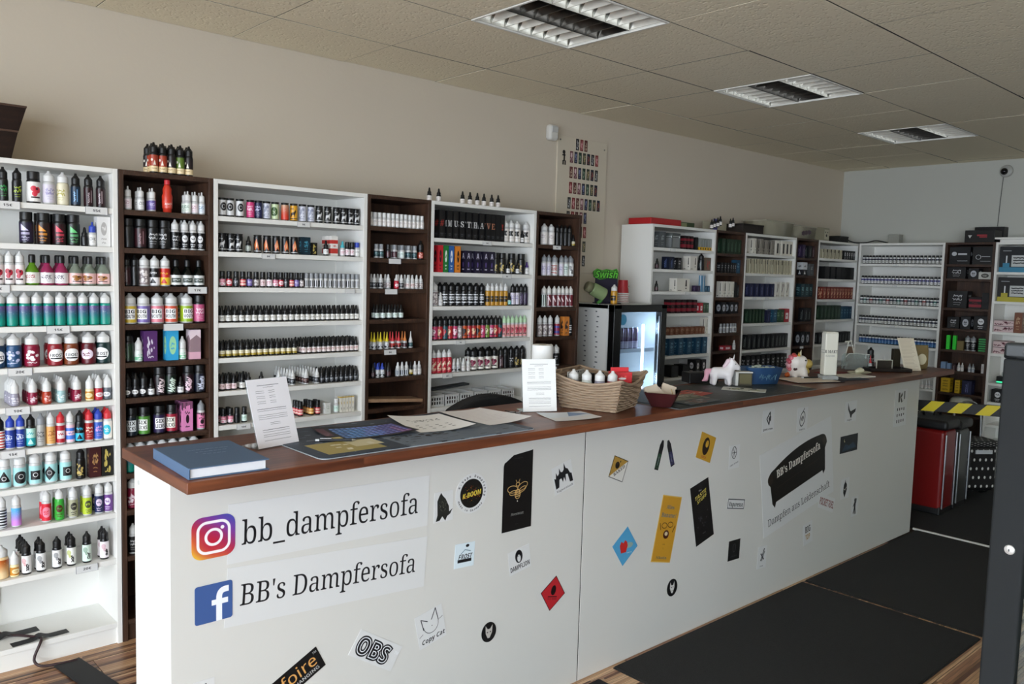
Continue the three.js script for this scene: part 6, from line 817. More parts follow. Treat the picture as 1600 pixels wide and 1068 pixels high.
{ // papers and flat things at the far part of the counter
  const flat = (name, label, cat, x, z, w, d, turn, col, y = 0.001, h = 0.002) => one(name, label, cat, rbox(w, h, d, 0.0009), M(col, 0.6), [x, CT + y + h / 2, z], [0, turn, 0]);
  flat('document_folder', 'dark folder under the cream papers on the counter', 'folder', 3.2, 1.39, 0.31, 0.22, -0.35, '#2c2b30', 0.0005, 0.005); flat('paper_sheet', 'cream paper sheet on the dark folder near the big unicorn', 'paper', 3.17, 1.395, 0.29, 0.2, -0.37, '#eadac6', 0.006, 0.0015);
  flat('clipboard', 'dark blue board under the white display tower', 'board', 3.5, 1.44, 0.2, 0.2, -0.3, '#39424e', 0.0005, 0.004); flat('paper_sheet', 'white paper stack beside the display tower', 'paper', 3.62, 1.43, 0.24, 0.15, -0.25, '#f0ecdf', 0.001, 0.006); flat('card', 'red card lying behind the display tower', 'card', 3.7, 1.27, 0.2, 0.14, 0.1, '#7c1c20', 0.001, 0.002);
  const t = thing('display_tower', 'white upright display tower with black lettering', 'display', [3.3, CT + 0.0078, 1.45], -0.7); const tw = sheetTex(256, 640, (c, W, H) => { c.fillStyle = '#dcdace'; c.fillRect(0, 0, W, H); c.fillStyle = '#3a3a3a'; c.font = 'bold 62px serif'; c.fillText('ER MAKT', W * 0.4, H * 0.44); c.fillStyle = '#a2a29c'; c.font = 'bold 40px sans-serif'; c.fillText('ELIQUIDS', W * 0.42, H * 0.54); });
  part(t, 'column', uvTop(new RoundedBoxGeometry(0.074, 0.238, 0.06, 3, 0.008).translate(0, 0.143, 0), 'xy'), tw); part(t, 'foot', rbox(0.09, 0.024, 0.078, 0.006, 0, 0.012, 0), new THREE.MeshPhysicalMaterial({ color: '#e6eaea', roughness: 0.08, transmission: 0.7, thickness: 0.02 })); part(t, 'lid', rbox(0.068, 0.004, 0.054, 0.0015, 0, 0.2635, 0), M('#e4e2d6', 0.4));
  const a = thing('acrylic_holder', 'clear acrylic box with grey card beside a thin white easel', 'holder', [4.03, CT, 1.26], -0.6), cl = new THREE.MeshPhysicalMaterial({ color: '#e6eceb', roughness: 0.05, transmission: 0.85, thickness: 0 }); const s = new THREE.Shape(); s.moveTo(-0.08, 0); s.lineTo(0.08, 0); s.lineTo(0.08, 0.098); s.lineTo(-0.062, 0.1); s.lineTo(-0.08, 0.08); s.closePath(); part(a, 'front', new THREE.ExtrudeGeometry(s, { depth: 0.003, bevelEnabled: false }), cl, [0, 0.001, 0.02]); part(a, 'back', new THREE.ExtrudeGeometry(s, { depth: 0.003, bevelEnabled: false }), cl, [0, 0.001, -0.03]); part(a, 'card', box(0.13, 0.07, 0.002, 0.005, 0.038, 0.012), M('#6f6a68', 0.6)); part(a, 'rim', tube([[-0.08, 0.08, 0.023], [-0.062, 0.101, 0.023], [0.08, 0.099, 0.023]], 0.002, 12, 6), M('#dfe0da', 0.3));
  const e = thing('easel', 'thin white triangular easel behind the acrylic box', 'easel', [4.06, CT, 1.2], -0.6); for (const [p, q] of [[[-0.04, 0, 0], [-0.005, 0.175, 0]], [[0.05, 0.05, 0], [0.012, 0.175, 0]], [[-0.03, 0.172, 0], [0.012, 0.175, 0]]]) part(e, 'leg', bar(p, q, 0.004, 8), M('#cfcdc2', 0.4)); part(e, 'panel', box(0.05, 0.1, 0.002, 0.012, 0.09, -0.01), M('#6a5240', 0.7));
  const d = thing('dish', 'small white paper dish on the counter before the acrylic box', 'dish', [3.79, CT + 0.002, 1.4], -0.2); part(d, 'plate', lathe([[0, 0.002], [0.05, 0.003], [0.072, 0.01], [0.07, 0.012], [0.05, 0.006], [0, 0.005]], 28).scale(1.2, 1, 0.8), M('#dcd9c2', 0.6)); part(d, 'tissue', blob([[-0.02, 0.016, 0, 0.02, 0.02, 0.005, 0.014, 0.012], [0, 0.026, -0.005, 0.008, 0.032, 0, 0.009, 0.006]], 0.004, 0.005), M('#e2dfc4', 0.8));
  const tr = thing('black_tray', 'black tray of small things near the leaning paper sheet', 'tray', [4.14, CT, 1.41], -0.65); part(tr, 'bottom', rbox(0.27, 0.006, 0.12, 0.002, 0, 0.004, 0), blackMat); part(tr, 'rim', merge([rbox(0.27, 0.02, 0.006, 0.002, 0, 0.012, 0.06), rbox(0.27, 0.02, 0.006, 0.002, 0, 0.012, -0.06), rbox(0.006, 0.02, 0.12, 0.002, -0.132, 0.012, 0), rbox(0.006, 0.02, 0.12, 0.002, 0.132, 0.012, 0)]), M('#1b1614', 0.4));
  const sg = thing('small_sign', 'little dark framed sign standing on the black tray', 'sign', [4.14, CT + 0.0075, 1.395], -0.65); part(sg, 'board', rbox(0.1, 0.06, 0.006, 0.002, 0, 0.03, 0), M('#2b251c', 0.6)); part(sg, 'frame', merge([box(0.104, 0.004, 0.008, 0, 0.061, 0), box(0.004, 0.06, 0.008, -0.051, 0.03, 0), box(0.004, 0.06, 0.008, 0.051, 0.03, 0)]), M('#c9c6b8', 0.4));
  const c = { turn: 0, pos: new THREE.Vector3(4.2, CT, 1.25) }; place(makeItem('c100', 'k', 'bkscr'), 'liquid_bottle', c, 0.06, 0.001, 0.0, 'black bottle standing on the counter behind the small framed sign', 'bottle'); place(makeItem('p', 'r', 'whsc'), 'needle_bottle', c, -0.07, 0.001, 0.06, 'red-tipped small bottle on the counter behind the black tray', 'bottle'); place(makeItem('d', 'w', 'wpale'), 'dropper_bottle', c, 0.13, 0.001, 0.06, 'pale dropper bottle on the counter next to the framed sign', 'bottle');
  const rc = sheetTex(256, 512, (c2, W, H) => { c2.fillStyle = '#e2d8c4'; c2.fillRect(0, 0, W, H); c2.fillStyle = '#b09a84'; for (let i = 0; i < 22; i++) c2.fillRect(24, 26 + i * 22, 140 + rnd() * 70, 4); });
  standee('leaning_notice', 'cream printed notice leaning near the far counter end', [4.31, CT, 1.505], -0.6, 0.115, 0.2, 0.1, rc, 0.05, false);
  const ks = thing('notice_support', 'dark wedge holding the leaning cream notice', 'stand', [4.372, CT, 1.412], -0.6); part(ks, 'block', rbox(0.05, 0.13, 0.03, 0.003, -0.05, 0.066, 0.0), M('#2c2614', 0.7)); part(ks, 'foot', rbox(0.11, 0.008, 0.07, 0.002, -0.05, 0.005, 0.0), M('#2a2416', 0.7));
  const po = thing('pouch', 'brown kraft pouch with a pale oval label at the far counter end', 'pouch', [4.5, CT, 1.47], -0.7), pg = new THREE.SphereGeometry(0.5, 24, 20), pp = pg.attributes.position; for (let i = 0; i < pp.count; i++) { const x = pp.getX(i), y = pp.getY(i), z = pp.getZ(i), q = (v) => Math.sign(v) * Math.min(0.5, Math.abs(v) * 1.35); pp.setXYZ(i, q(x) * 0.098, q(y) * 0.155 + 0.0775, z * 0.055 * (0.7 - y)); } pg.computeVertexNormals(); part(po, 'bag', pg, M('#7d6a42', 0.6)); part(po, 'seal', box(0.096, 0.024, 0.003, 0, 0.146, 0), M('#5c6058', 0.4)); part(po, 'label', new THREE.CylinderGeometry(0.03, 0.03, 0.002, 24).rotateX(Math.PI / 2).scale(1, 1.2, 1).translate(0, 0.065, 0.022), M('#cfc6a8', 0.5));
}
// ------------------------------------------------------------------ things on top of the bookcases
const TOP = 2.0208;
{
  const c = CASE.b1, sk = ['topb', 'topb', 'topk', 'topg', 'topk'];
  for (let r = 0; r < 3; r++) for (let k = 0; k < 5; k++) place(makeItem('s60', 'k', sk[(k + r) % 5]), 'slim_bottle', c, 0.155 + k * 0.0375 + (r % 2) * 0.004, TOP, -0.04 - r * 0.038, r ? `black-capped bottle in the cluster on top of the leftmost brown bookcase, ${ORD[r]} row, ${ORD[k]} across` : `black-capped ${SKINS[sk[k]].words} bottle, ${ORD[k]} in front row, on top of the leftmost brown bookcase`, 'bottle', 'bottle cluster on the leftmost brown bookcase');
  const w = CASE.w3; [0.04, 0.105, 0.275, 0.33, 0.385, 0.435, 0.495, 0.545].forEach((x, i) => place(makeItem('d', 'k', 'wpale'), 'dropper_bottle', w, x, TOP, -0.08, `white dropper bottle with black cap, ${ORD[i]} from left on top of the third white bookcase`, 'bottle', 'dropper bottles on top of the third white bookcase'));
  const w4 = CASE.w4, at = (c2, x, z) => new THREE.Vector3(x, TOP, z).applyAxisAngle(new THREE.Vector3(0, 1, 0), c2.turn).add(c2.pos).toArray();
  const rt = thing('red_tray', 'flat red plastic tray on top of the bookcase beside the fridge', 'tray', at(w4, 0.2, -0.14)); part(rt, 'bottom', rbox(0.34, 0.006, 0.2, 0.002, 0, 0.003, 0), M('#8a1418', 0.4)); part(rt, 'rim', merge([rbox(0.36, 0.045, 0.008, 0.003, 0, 0.025, 0.1), rbox(0.36, 0.045, 0.008, 0.003, 0, 0.025, -0.1), rbox(0.008, 0.045, 0.2, 0.003, -0.176, 0.025, 0), rbox(0.008, 0.045, 0.2, 0.003, 0.176, 0.025, 0)]), M('#b01c22', 0.35));
  const gb = thing('green_box', 'flat green box lying next to the red tray', 'box', at(w4, 0.5, -0.12)); part(gb, 'carton', rbox(0.19, 0.04, 0.1, 0.002, 0, 0.02, 0), M('#3a4a30', 0.6)); part(gb, 'print', box(0.07, 0.03, 0.001, -0.04, 0.02, 0.0508), M('#8a8f6a', 0.6));
  const b4 = CASE.b4; const st = thing('tester_stand', 'pale tester stand with violet panel on top of the fourth brown bookcase', 'stand', at(b4, 0.2, -0.14)); part(st, 'back_plate', rbox(0.33, 0.075, 0.006, 0.002, 0, 0.038, -0.02), M('#b9b49c', 0.5)); part(st, 'panel', box(0.055, 0.1, 0.004, -0.02, 0.05, 0.0), M('#5a58a8', 0.4)); part(st, 'base', rbox(0.33, 0.008, 0.07, 0.002, 0, 0.004, 0), M('#a8a38c', 0.5));
  [[0.05, 0.055], [0.085, 0.075], [0.13, 0.095], [0.165, 0.12], [0.31, 0.1], [0.345, 0.12]].forEach(([x, y], i) => place(makeItem('d', 'k', 'wpale'), 'dropper_bottle', b4, x, TOP + 0.01 + (y - 0.055) * 0.5, -0.085, `black-tipped pale bottle, ${ORD[i]} from left at the tester stand with violet panel`, 'bottle', 'tester bottles on the fourth brown bookcase'));
  const w5 = CASE.w5, dk = thing('flat_box', 'dark flat cardboard box on the fifth white bookcase', 'box', at(w5, 0.15, -0.14)); part(dk, 'carton', rbox(0.31, 0.07, 0.22, 0.003, 0, 0.035, 0), M('#221a16', 0.6)); part(dk, 'lid', rbox(0.316, 0.014, 0.226, 0.003, 0, 0.069, 0), M('#18120f', 0.6));
  const tub = (label, c2, x, w2, h, tint) => { const b = thing('plastic_tub', label, 'tub', at(c2, x, -0.14)), m = M(tint, 0.2, { transmission: 0.35, thickness: 0.004 }), g = new THREE.CylinderGeometry(w2 * 0.72, w2 * 0.64, h, 4, 1, true).rotateY(Math.PI / 4).scale(1, 1, 0.22 / w2).translate(0, h / 2, 0); part(b, 'side', g, m); part(b, 'bottom', box(w2 * 0.9, 0.004, 0.2, 0, 0.002, 0), m); part(b, 'rim', merge([rbox(w2 * 1.06, 0.012, 0.008, 0.003, 0, h, 0.112), rbox(w2 * 1.06, 0.012, 0.008, 0.003, 0, h, -0.112), rbox(0.008, 0.012, 0.23, 0.003, -w2 * 0.52, h, 0), rbox(0.008, 0.012, 0.23, 0.003, w2 * 0.52, h, 0)]), M('#aaa592', 0.3)); part(b, 'contents', rbox(w2 * 0.8, h * 0.6, 0.16, 0.02, 0, h * 0.33, 0), M('#8f8a72', 0.7)); return b; };
  tub('milky plastic tub on the fifth white bookcase', w5, 0.565, 0.44, 0.125, '#b3ae98'); const t2 = tub('milky plastic tub with violet lettering above the very dark bookcase', CASE.b5, 0.21, 0.34, 0.11, '#a49f8c');
  const lt = []; for (let i = 0; i < 7; i++) lt.push(rbox(0.014, 0.03 + (i % 2) * 0.012, 0.002, 0.001).rotateZ(0.2).translate(-0.08 + i * 0.024, 0.045 + i * 0.003, 0.113)); part(t2, 'lettering', merge(lt), M('#4a2c44', 0.5)).userData.kind = 'stuff';
  const pb = thing('small_carton', 'beige carton with small dark animal face above the corner bookcase', 'carton', at(CASE.w6, 0.17, -0.14)); part(pb, 'carton', rbox(0.26, 0.12, 0.18, 0.003, -0.02, 0.06, 0), M('#98927c', 0.6)); part(pb, 'face_print', merge([new THREE.SphereGeometry(0.013, 10, 8).scale(1, 1, 0.1).translate(0.035, 0.08, 0.09), new THREE.SphereGeometry(0.013, 10, 8).scale(1, 1, 0.1).translate(0.075, 0.08, 0.09), new THREE.SphereGeometry(0.017, 10, 8).scale(1, 1, 0.1).translate(0.055, 0.05, 0.09)]), M('#1a1815', 0.6)); part(pb, 'label', box(0.085, 0.09, 0.001, 0.055, 0.06, 0.0905), M('#bdb8a2', 0.6));
  const bb = thing('black_box', 'small black box on top of the corner bookcase', 'box', at(CASE.w6, 0.6, -0.12)); part(bb, 'case', rbox(0.17, 0.055, 0.12, 0.004, 0, 0.0275, 0), blackMat); part(bb, 'lid', rbox(0.174, 0.012, 0.124, 0.003, 0, 0.058, 0), M('#0c0c0d', 0.4));
  one('cable', 'thin black cable drooping between the corner bookcases', 'cable', tube([[6.74, TOP + 0.05, -0.2], [6.79, TOP + 0.012, -0.12], [6.84, TOP + 0.012, -0.02], [6.86, TOP + 0.03, 0.06], [6.88, TOP + 0.02, 0.12], [6.9, TOP + 0.0068, 0.17]], 0.006, 40), blackMat);
  const wb = thing('white_carton', 'plain pale carton standing on the far-wall white bookcase', 'carton', at(CASE.w7, 0.27, -0.16)); part(wb, 'carton', rbox(0.085, 0.085, 0.1, 0.003, 0, 0.0425, 0), M('#96968e', 0.6)); part(wb, 'flap', box(0.084, 0.0015, 0.1, 0, 0.086, 0), M('#a2a29a', 0.6));
  const c6 = CASE.b6, bkb = (label, x, y, z, w2, h, col) => { const b = thing('black_box', label, 'box', [XF - z, TOP + y, 0.752 + x], -Math.PI / 2); part(b, 'carton', rbox(w2, h, 0.18, 0.003, 0, h / 2, 0), blackMat); part(b, 'lettering', merge([box(0.08, 0.012, 0.001, 0.02, h * 0.58, 0.0908), box(0.06, 0.01, 0.001, 0.03, h * 0.44, 0.0908)]), M(col, 0.5)); part(b, 'emblem', merge([new THREE.CylinderGeometry(0.018, 0.018, 0.001, 3).rotateX(Math.PI / 2).translate(-w2 * 0.32, h * 0.5, 0.0908)]), M('#c8c8c6', 0.5)); };
  bkb('front black box with red lettering on the far-wall dark bookcase', 0.27, 0, -0.1, 0.24, 0.105, '#a8323a'); bkb('rear black box with pale mark above the far-wall dark bookcase', 0.275, 0.0, -0.31, 0.24, 0.145, '#3a3a3c');
  const pl = (label, y, w2, h) => { const b = thing('planter_box', label, 'planter', [-0.59, TOP + y, -0.14]), g = new THREE.CylinderGeometry(1, 0.9, 1, 4, 1, true).rotateY(Math.PI / 4).scale(w2 * 0.72, h, 0.14).translate(0, h / 2, 0), wm = brownMat; part(b, 'side', g, new THREE.MeshPhysicalMaterial({ map: brownTex, color: '#9a8a84', roughness: 0.7, side: THREE.DoubleSide })); part(b, 'base', box(w2 * 0.9, 0.006, 0.17, 0, 0.004, 0), wm); part(b, 'rim', merge([box(w2 * 1.02, 0.008, 0.01, 0, h, 0.096), box(w2 * 1.02, 0.008, 0.01, 0, h, -0.096)]), wm); };
  pl('lower dark wooden planter on the leftmost white bookcase', 0, 0.47, 0.108); pl('upper dark wooden planter stacked on another at the frame edge', 0.11, 0.53, 0.095);
}
// a pale board slanting across the second brown bookcase; baskets in the third white one
one('loose_board', 'pale wooden board slanting inside the second brown bookcase', 'board', rbox(0.352, 0.018, 0.12, 0.002), new THREE.MeshPhysicalMaterial({ map: grainTex([150, 116, 88], [186, 152, 120], [200, 170, 140]), roughness: 0.6 }), [1.4015, 0.938, -0.07], [0, 0, -0.07]);
{
  const wh = M('#d4d4d2', 0.4);
  for (let i = 0; i < 6; i++) { const t = thing('storage_basket', `white perforated plastic basket, ${ORD[i]} from left, low in the third white bookcase`, 'basket', [1.69 + i * 0.107, 0.877, -0.1], rr(-0.008, 0.008), 'white baskets in the third white bookcase'), w = 0.092, h = 0.062, d = 0.15;
    const s = new THREE.Shape([[-w / 2, 0], [w / 2, 0], [w / 2, h], [-w / 2, h]].map((p) => new THREE.Vector2(...p))); for (let r = 0; r < 2; r++) for (let k = 0; k < 5; k++) { const x = -0.041 + k * 0.0175, y = 0.012 + r * 0.023; s.holes.push(new THREE.Path([[x, y], [x, y + 0.017], [x + 0.012, y + 0.017], [x + 0.012, y]].map((p) => new THREE.Vector2(...p)))); }
    part(t, 'grid_front', new THREE.ExtrudeGeometry(s, { depth: 0.003, bevelEnabled: false }), wh, [0, 0, d / 2 - 0.003]); part(t, 'grid_back', new THREE.ExtrudeGeometry(s, { depth: 0.003, bevelEnabled: false }), wh, [0, 0, -d / 2]); part(t, 'side', rbox(0.003, h, d - 0.008, 0.001, -w / 2 + 0.002, h / 2, 0), wh); part(t, 'side', rbox(0.003, h, d - 0.008, 0.001, w / 2 - 0.002, h / 2, 0), wh); part(t, 'bottom', box(w - 0.006, 0.003, d - 0.008, 0, 0.0015, 0), wh); part(t, 'rim', merge([bar([-w / 2, h, d / 2], [w / 2, h, d / 2], 0.003, 6), bar([-w / 2, h, -d / 2], [w / 2, h, -d / 2], 0.003, 6), bar([-w / 2, h, -d / 2], [-w / 2, h, d / 2], 0.003, 6), bar([w / 2, h, -d / 2], [w / 2, h, d / 2], 0.003, 6)]), wh);
    const o = one('small_goods', `dark small packs filling the ${ORD[i]} white basket of the third bookcase`, 'goods', merge([rbox(0.08, 0.04, 0.06, 0.004, 0, 0.024, 0.03), rbox(0.07, 0.045, 0.05, 0.004, 0, 0.026, -0.04)]), M(i % 2 ? '#3a2222' : '#1c1a1a', 0.6), [1.69 + i * 0.107, 0.877, -0.1]); o.userData.kind = 'stuff'; }
  one('lid', 'dark plastic lid lying behind the white baskets', 'lid', rbox(0.28, 0.012, 0.06, 0.004), M('#4a4c4e', 0.5), [1.9, 0.957, -0.2], [0, 0, 0.06]);
}
// ------------------------------------------------------------------ back wall: picture board, detector, lower panel
{
  const b = thing('picture_board', 'cream wall board with rows of tiny product pictures', 'board', [3.18, 1.655, BACK], 0); part(b, 'panel', metric(rbox(0.5, 0.93, 0.012, 0.001, 0, 0.465, 0.006)), M('#cfc5b2', 0.6)); part(b, 'figure_print', merge([new THREE.SphereGeometry(0.014, 10, 8).scale(1, 1, 0.05).translate(-0.19, 0.82, 0.0125), box(0.014, 0.05, 0.001, -0.186, 0.785, 0.0125), box(0.03, 0.01, 0.001, -0.19, 0.8, 0.0125), box(0.012, 0.03, 0.001, -0.176, 0.75, 0.0125), box(0.012, 0.03, 0.001, -0.196, 0.75, 0.0125)]), M('#1a1816', 0.6));
  const n = [[3, 0.885, -0.06], [7, 0.795, -0.115], [7, 0.69, -0.115], [7, 0.585, -0.115], [8, 0.48, -0.125], [5, 0.385, -0.13], [5, 0.285, -0.13]]; let q = 0; for (const [m, y, x] of n) for (let i = 0; i < m; i++) { const k = 'mini' + ((q += 3) % 8); part(b, 'picture_card', intoCell(box(0.03, 0.078, 0.0015), k), cardMat, [x + i * 0.043, y, 0.0128], [0, 0, rr(-0.02, 0.02)]); } part(b, 'picture_card', intoCell(box(0.03, 0.075, 0.0015), 'mini5'), cardMat, [0.04, 0.185, 0.0128]); part(b, 'picture_card', intoCell(box(0.03, 0.075, 0.0015), 'mini3'), cardMat, [0.04, 0.085, 0.0128]);
  for (const [x, y] of [[-0.23, 0.9], [0.22, 0.88]]) part(b, 'pin', new THREE.SphereGeometry(0.006, 10, 8), M('#7a766c', 0.4), [x, y, 0.014]);
  const b2 = thing('wall_panel', 'plain cream wall panel with a small round lock beneath the picture board', 'panel', [3.18, 0.1, BACK]); part(b2, 'panel', metric(rbox(0.52, 1.545, 0.012, 0.001, 0, 0.772, 0.006)), M('#c9bfa9', 0.6)); part(b2, 'lock', lathe([[0.016, 0], [0.016, 0.005], [0.01, 0.007], [0, 0.006]], 20).rotateX(Math.PI / 2), M('#8a867a', 0.4), [0.16, 1.62 - 0.06, 0.012]); 
  const dt = thing('motion_detector', 'small white motion detector high on the back wall', 'detector', [2.855, 2.585, BACK]); part(dt, 'housing', new RoundedBoxGeometry(0.085, 0.105, 0.055, 4, 0.022).translate(0, 0, 0.028), M('#d4d2cc', 0.4)); part(dt, 'lens', rbox(0.06, 0.04, 0.012, 0.005, 0, 0.02, 0.053), M('#c2c2c0', 0.3));
  const cd = thing('security_camera', 'white dome security camera on the far wall', 'camera', [FAR, 2.655, 1.1]); part(cd, 'base', lathe([[0, 0], [0.052, 0], [0.055, 0.012], [0.045, 0.03], [0, 0.032]], 24).rotateZ(Math.PI / 2), M('#a8a8a2', 0.4)); part(cd, 'lens_ball', new THREE.SphereGeometry(0.03, 20, 14).translate(-0.036, -0.004, -0.01), M('#0c0c0e', 0.1)); part(cd, 'cable', tube([[-0.01, -0.03, -0.02], [-0.006, -0.2, -0.03], [-0.006, -0.48, -0.04]], 0.003, 16), M('#5a5a56', 0.5));
}
// ------------------------------------------------------------------ drinks fridge and what stands on it
{
  const x0 = 3.03, x1 = 3.59, zf = 0.1, yt = 1.45, w = x1 - x0, d = 0.45, t = thing('drinks_fridge', 'lit black and white glass-door drinks fridge', 'fridge', [x0, 0, zf]), wh = new THREE.MeshPhysicalMaterial({ color: '#cfcfcd', roughness: 0.35 }), bk = M('#0c0c0d', 0.25);
  part(t, 'cabinet', merge([rbox(0.02, yt - 0.06, d, 0.003, 0.01, 0.06 + (yt - 0.06) / 2, -d / 2 - 0.055), rbox(0.02, yt - 0.06, d, 0.003, w - 0.01, 0.06 + (yt - 0.06) / 2, -d / 2 - 0.055), rbox(w, 0.03, d, 0.003, w / 2, yt - 0.015, -d / 2 - 0.055), rbox(w, 0.03, d, 0.003, w / 2, 0.075, -d / 2 - 0.055), rbox(w, yt - 0.06, 0.02, 0.003, w / 2, 0.06 + (yt - 0.06) / 2, -d - 0.045)]), wh); part(t, 'inner_liner', box(w - 0.05, yt - 0.14, 0.004, w / 2, 0.09 + (yt - 0.14) / 2, -d - 0.03), M('#b9c8da', 0.4));
  const fr = part(t, 'door_frame', merge([rbox(0.075, yt - 0.04, 0.05, 0.004, 0.0375, 0.04 + (yt - 0.04) / 2, -0.025), rbox(0.06, yt - 0.04, 0.05, 0.004, w - 0.03, 0.04 + (yt - 0.04) / 2, -0.025), rbox(w, 0.05, 0.05, 0.004, w / 2, yt - 0.025, -0.025), rbox(w, 0.08, 0.05, 0.004, w / 2, 0.08, -0.025)]), bk); part(fr, 'inner_trim', box(0.01, yt - 0.2, 0.006, w - 0.066, 0.12 + (yt - 0.2) / 2, -0.012), M('#a8adb2', 0.3, { metalness: 0.8 }));
  part(t, 'glass', box(w - 0.135, yt - 0.17, 0.006, w / 2 + 0.007, 0.12 + (yt - 0.17) / 2, -0.03), new THREE.MeshPhysicalMaterial({ color: '#e8f0f6', roughness: 0.02, transmission: 1, thickness: 0 })); part(t, 'round_badge', new THREE.CylinderGeometry(0.036, 0.036, 0.002, 28).rotateX(Math.PI / 2), M('#4d9cc8', 0.4), [0.118, yt - 0.1, -0.024]);
  for (const y of [0.4, 0.72, 1.13]) part(t, 'shelf', merge([box(w - 0.05, 0.006, d - 0.09, w / 2, y, -0.27), box(w - 0.05, 0.026, 0.008, w / 2, y, -0.09)]), M('#dfe6ee', 0.3));
  part(t, 'led_strip', box(0.018, 0.9, 0.01, w - 0.15, 0.86, -0.085), new THREE.MeshStandardMaterial({ color: '#ffffff', emissive: new THREE.Color(0.85, 0.93, 1), emissiveIntensity: 4 }));
  for (const y of [0.55, 0.92, 1.28]) { const l = new THREE.PointLight(new THREE.Color(0.6, 0.78, 1), 0.13, 0, 2); l.position.set(x0 + w - 0.15, y, zf - 0.1); l.shadow.radius = 2; l.castShadow = true; l.name = 'fridge_light'; scene.add(l); }
  for (let i = 0; i < 6; i++) { const c = thing('drink_can', `violet and silver can, ${ORD[i]} from left inside the lit fridge`, 'can', [x0 + 0.12 + i * 0.0505, 1.134, zf - 0.13], 0, 'cans inside the lit fridge'); part(c, 'body', lathe([[0, 0], [0.02, 0], [0.024, 0.008], [0.024, 0.142], [0.0195, 0.152], [0, 0.152]], 18), M('#5c4660', 0.25, { metalness: 0.6 })); part(c, 'label', lathe([[0.0244, 0.012], [0.0244, 0.06]], 18), M('#b4a8ba', 0.3)); part(c, 'rim', new THREE.TorusGeometry(0.0195, 0.0018, 6, 18).rotateX(Math.PI / 2).translate(0, 0.1525, 0), steel); }
  const dot = []; for (let r = 0; r < 26; r++) for (let c = 0; c < 2; c++) dot.push(box(0.001, 0.008, 0.012 + rnd() * 0.012, -0.0012, 1.4 - r * 0.034, -0.15 - c * 0.1 + rr(-0.01, 0.01))); part(t, 'notes', merge(dot), M('#55555a', 0.6)).userData.kind = 'stuff'; part(t, 'note_sheet', box(0.0008, 0.95, 0.34, -0.0006, 0.94, -0.235), M('#d6d5d2', 0.6)); part(t, 'monogram', merge([new THREE.TorusGeometry(0.022, 0.006, 8, 20).rotateY(Math.PI / 2).translate(-0.002, 0.985, -0.27), box(0.002, 0.014, 0.06, -0.0015, 0.95, -0.27), box(0.002, 0.01, 0.07, -0.0015, 0.93, -0.27)]), M('#1c1c1e', 0.6));
  // promotion card with green letters
  const p = thing('promo_display', 'dark violet promo card with green graffiti letters on the fridge', 'display', [3.2, yt + 0.0005, -0.13], -0.45); part(p, 'card', rbox(0.165, 0.2, 0.008, 0.002, 0, 0.1, 0), M('#1d1630', 0.5)); part(p, 'foot', rbox(0.18, 0.006, 0.08, 0.002, 0, 0.003, 0.02), M('#1d1630', 0.5)); part(p, 'sub_lettering', box(0.07, 0.01, 0.001, -0.005, 0.182, 0.0048), M('#cfcbd6', 0.5));
  const gl = canvasOf(512, 200), gc = gl.getContext('2d'); gc.fillStyle = '#3f8f22'; gc.fillRect(0, 0, 512, 200); gc.textAlign = 'center'; gc.textBaseline = 'middle'; gc.font = 'italic bold 170px sans-serif'; gc.lineWidth = 26; gc.strokeStyle = '#173a10'; gc.strokeText('Swish', 256, 108); gc.fillStyle = '#62c43a'; gc.fillText('Swish', 256, 108); const sh = new THREE.Shape(); const ed = [[-0.115, 0.0], [-0.06, -0.02], [0.02, -0.006], [0.1, -0.012], [0.108, 0.04], [0.09, 0.075], [0.05, 0.062], [0.0, 0.07], [-0.04, 0.058], [-0.085, 0.072], [-0.118, 0.05]]; ed.forEach(([x, y], i) => sh[i ? 'lineTo' : 'moveTo'](x, y)); part(p, 'letters', uvTop(new THREE.ExtrudeGeometry(sh, { depth: 0.01, bevelEnabled: false }), 'xy'), new THREE.MeshPhysicalMaterial({ map: texOf(gl), roughness: 0.5 }), [-0.005, 0.178, 0.003]).scale.set(0.82, 0.82, 1);
  const c = { turn: 0, pos: new THREE.Vector3(3.15, yt + 0.0008, -0.03) }; place(makeItem('c100', 'w', 'goldbk'), 'liquid_bottle', c, 0.02, 0, 0, 'white-capped yellowish bottle before the violet promo card on the fridge', 'bottle');
  const gb = thing('bottle_model', 'translucent green bottle model tilted beside the promo card', 'bottle', [3.045, yt + 0.001, -0.09], -0.4), grn = M('#a3b784', 0.15, { transmission: 0.35, thickness: 0.03 }); const tilt = new THREE.Group(); tilt.name = 'bottle'; tilt.position.set(0, 0.09, 0); tilt.rotation.z = 1.15; gb.add(tilt); part(tilt, 'body', lathe([[0, -0.075], [0.04, -0.075], [0.045, -0.068], [0.045, 0.02], [0.036, 0.032], [0, 0.032]], 20), grn); part(tilt, 'cap', lathe([[0, 0.032], [0.037, 0.032], [0.037, 0.066], [0.03, 0.075], [0, 0.075]], 20), M('#8c8a6c', 0.3, { transmission: 0.2, thickness: 0.02 })); part(gb, 'arm', tube([[0.02, 0.002, 0], [0.05, 0.03, 0], [0.04, 0.06, 0], [0.03, 0.08, 0]], 0.012, 14), M('#3f7a34', 0.4));
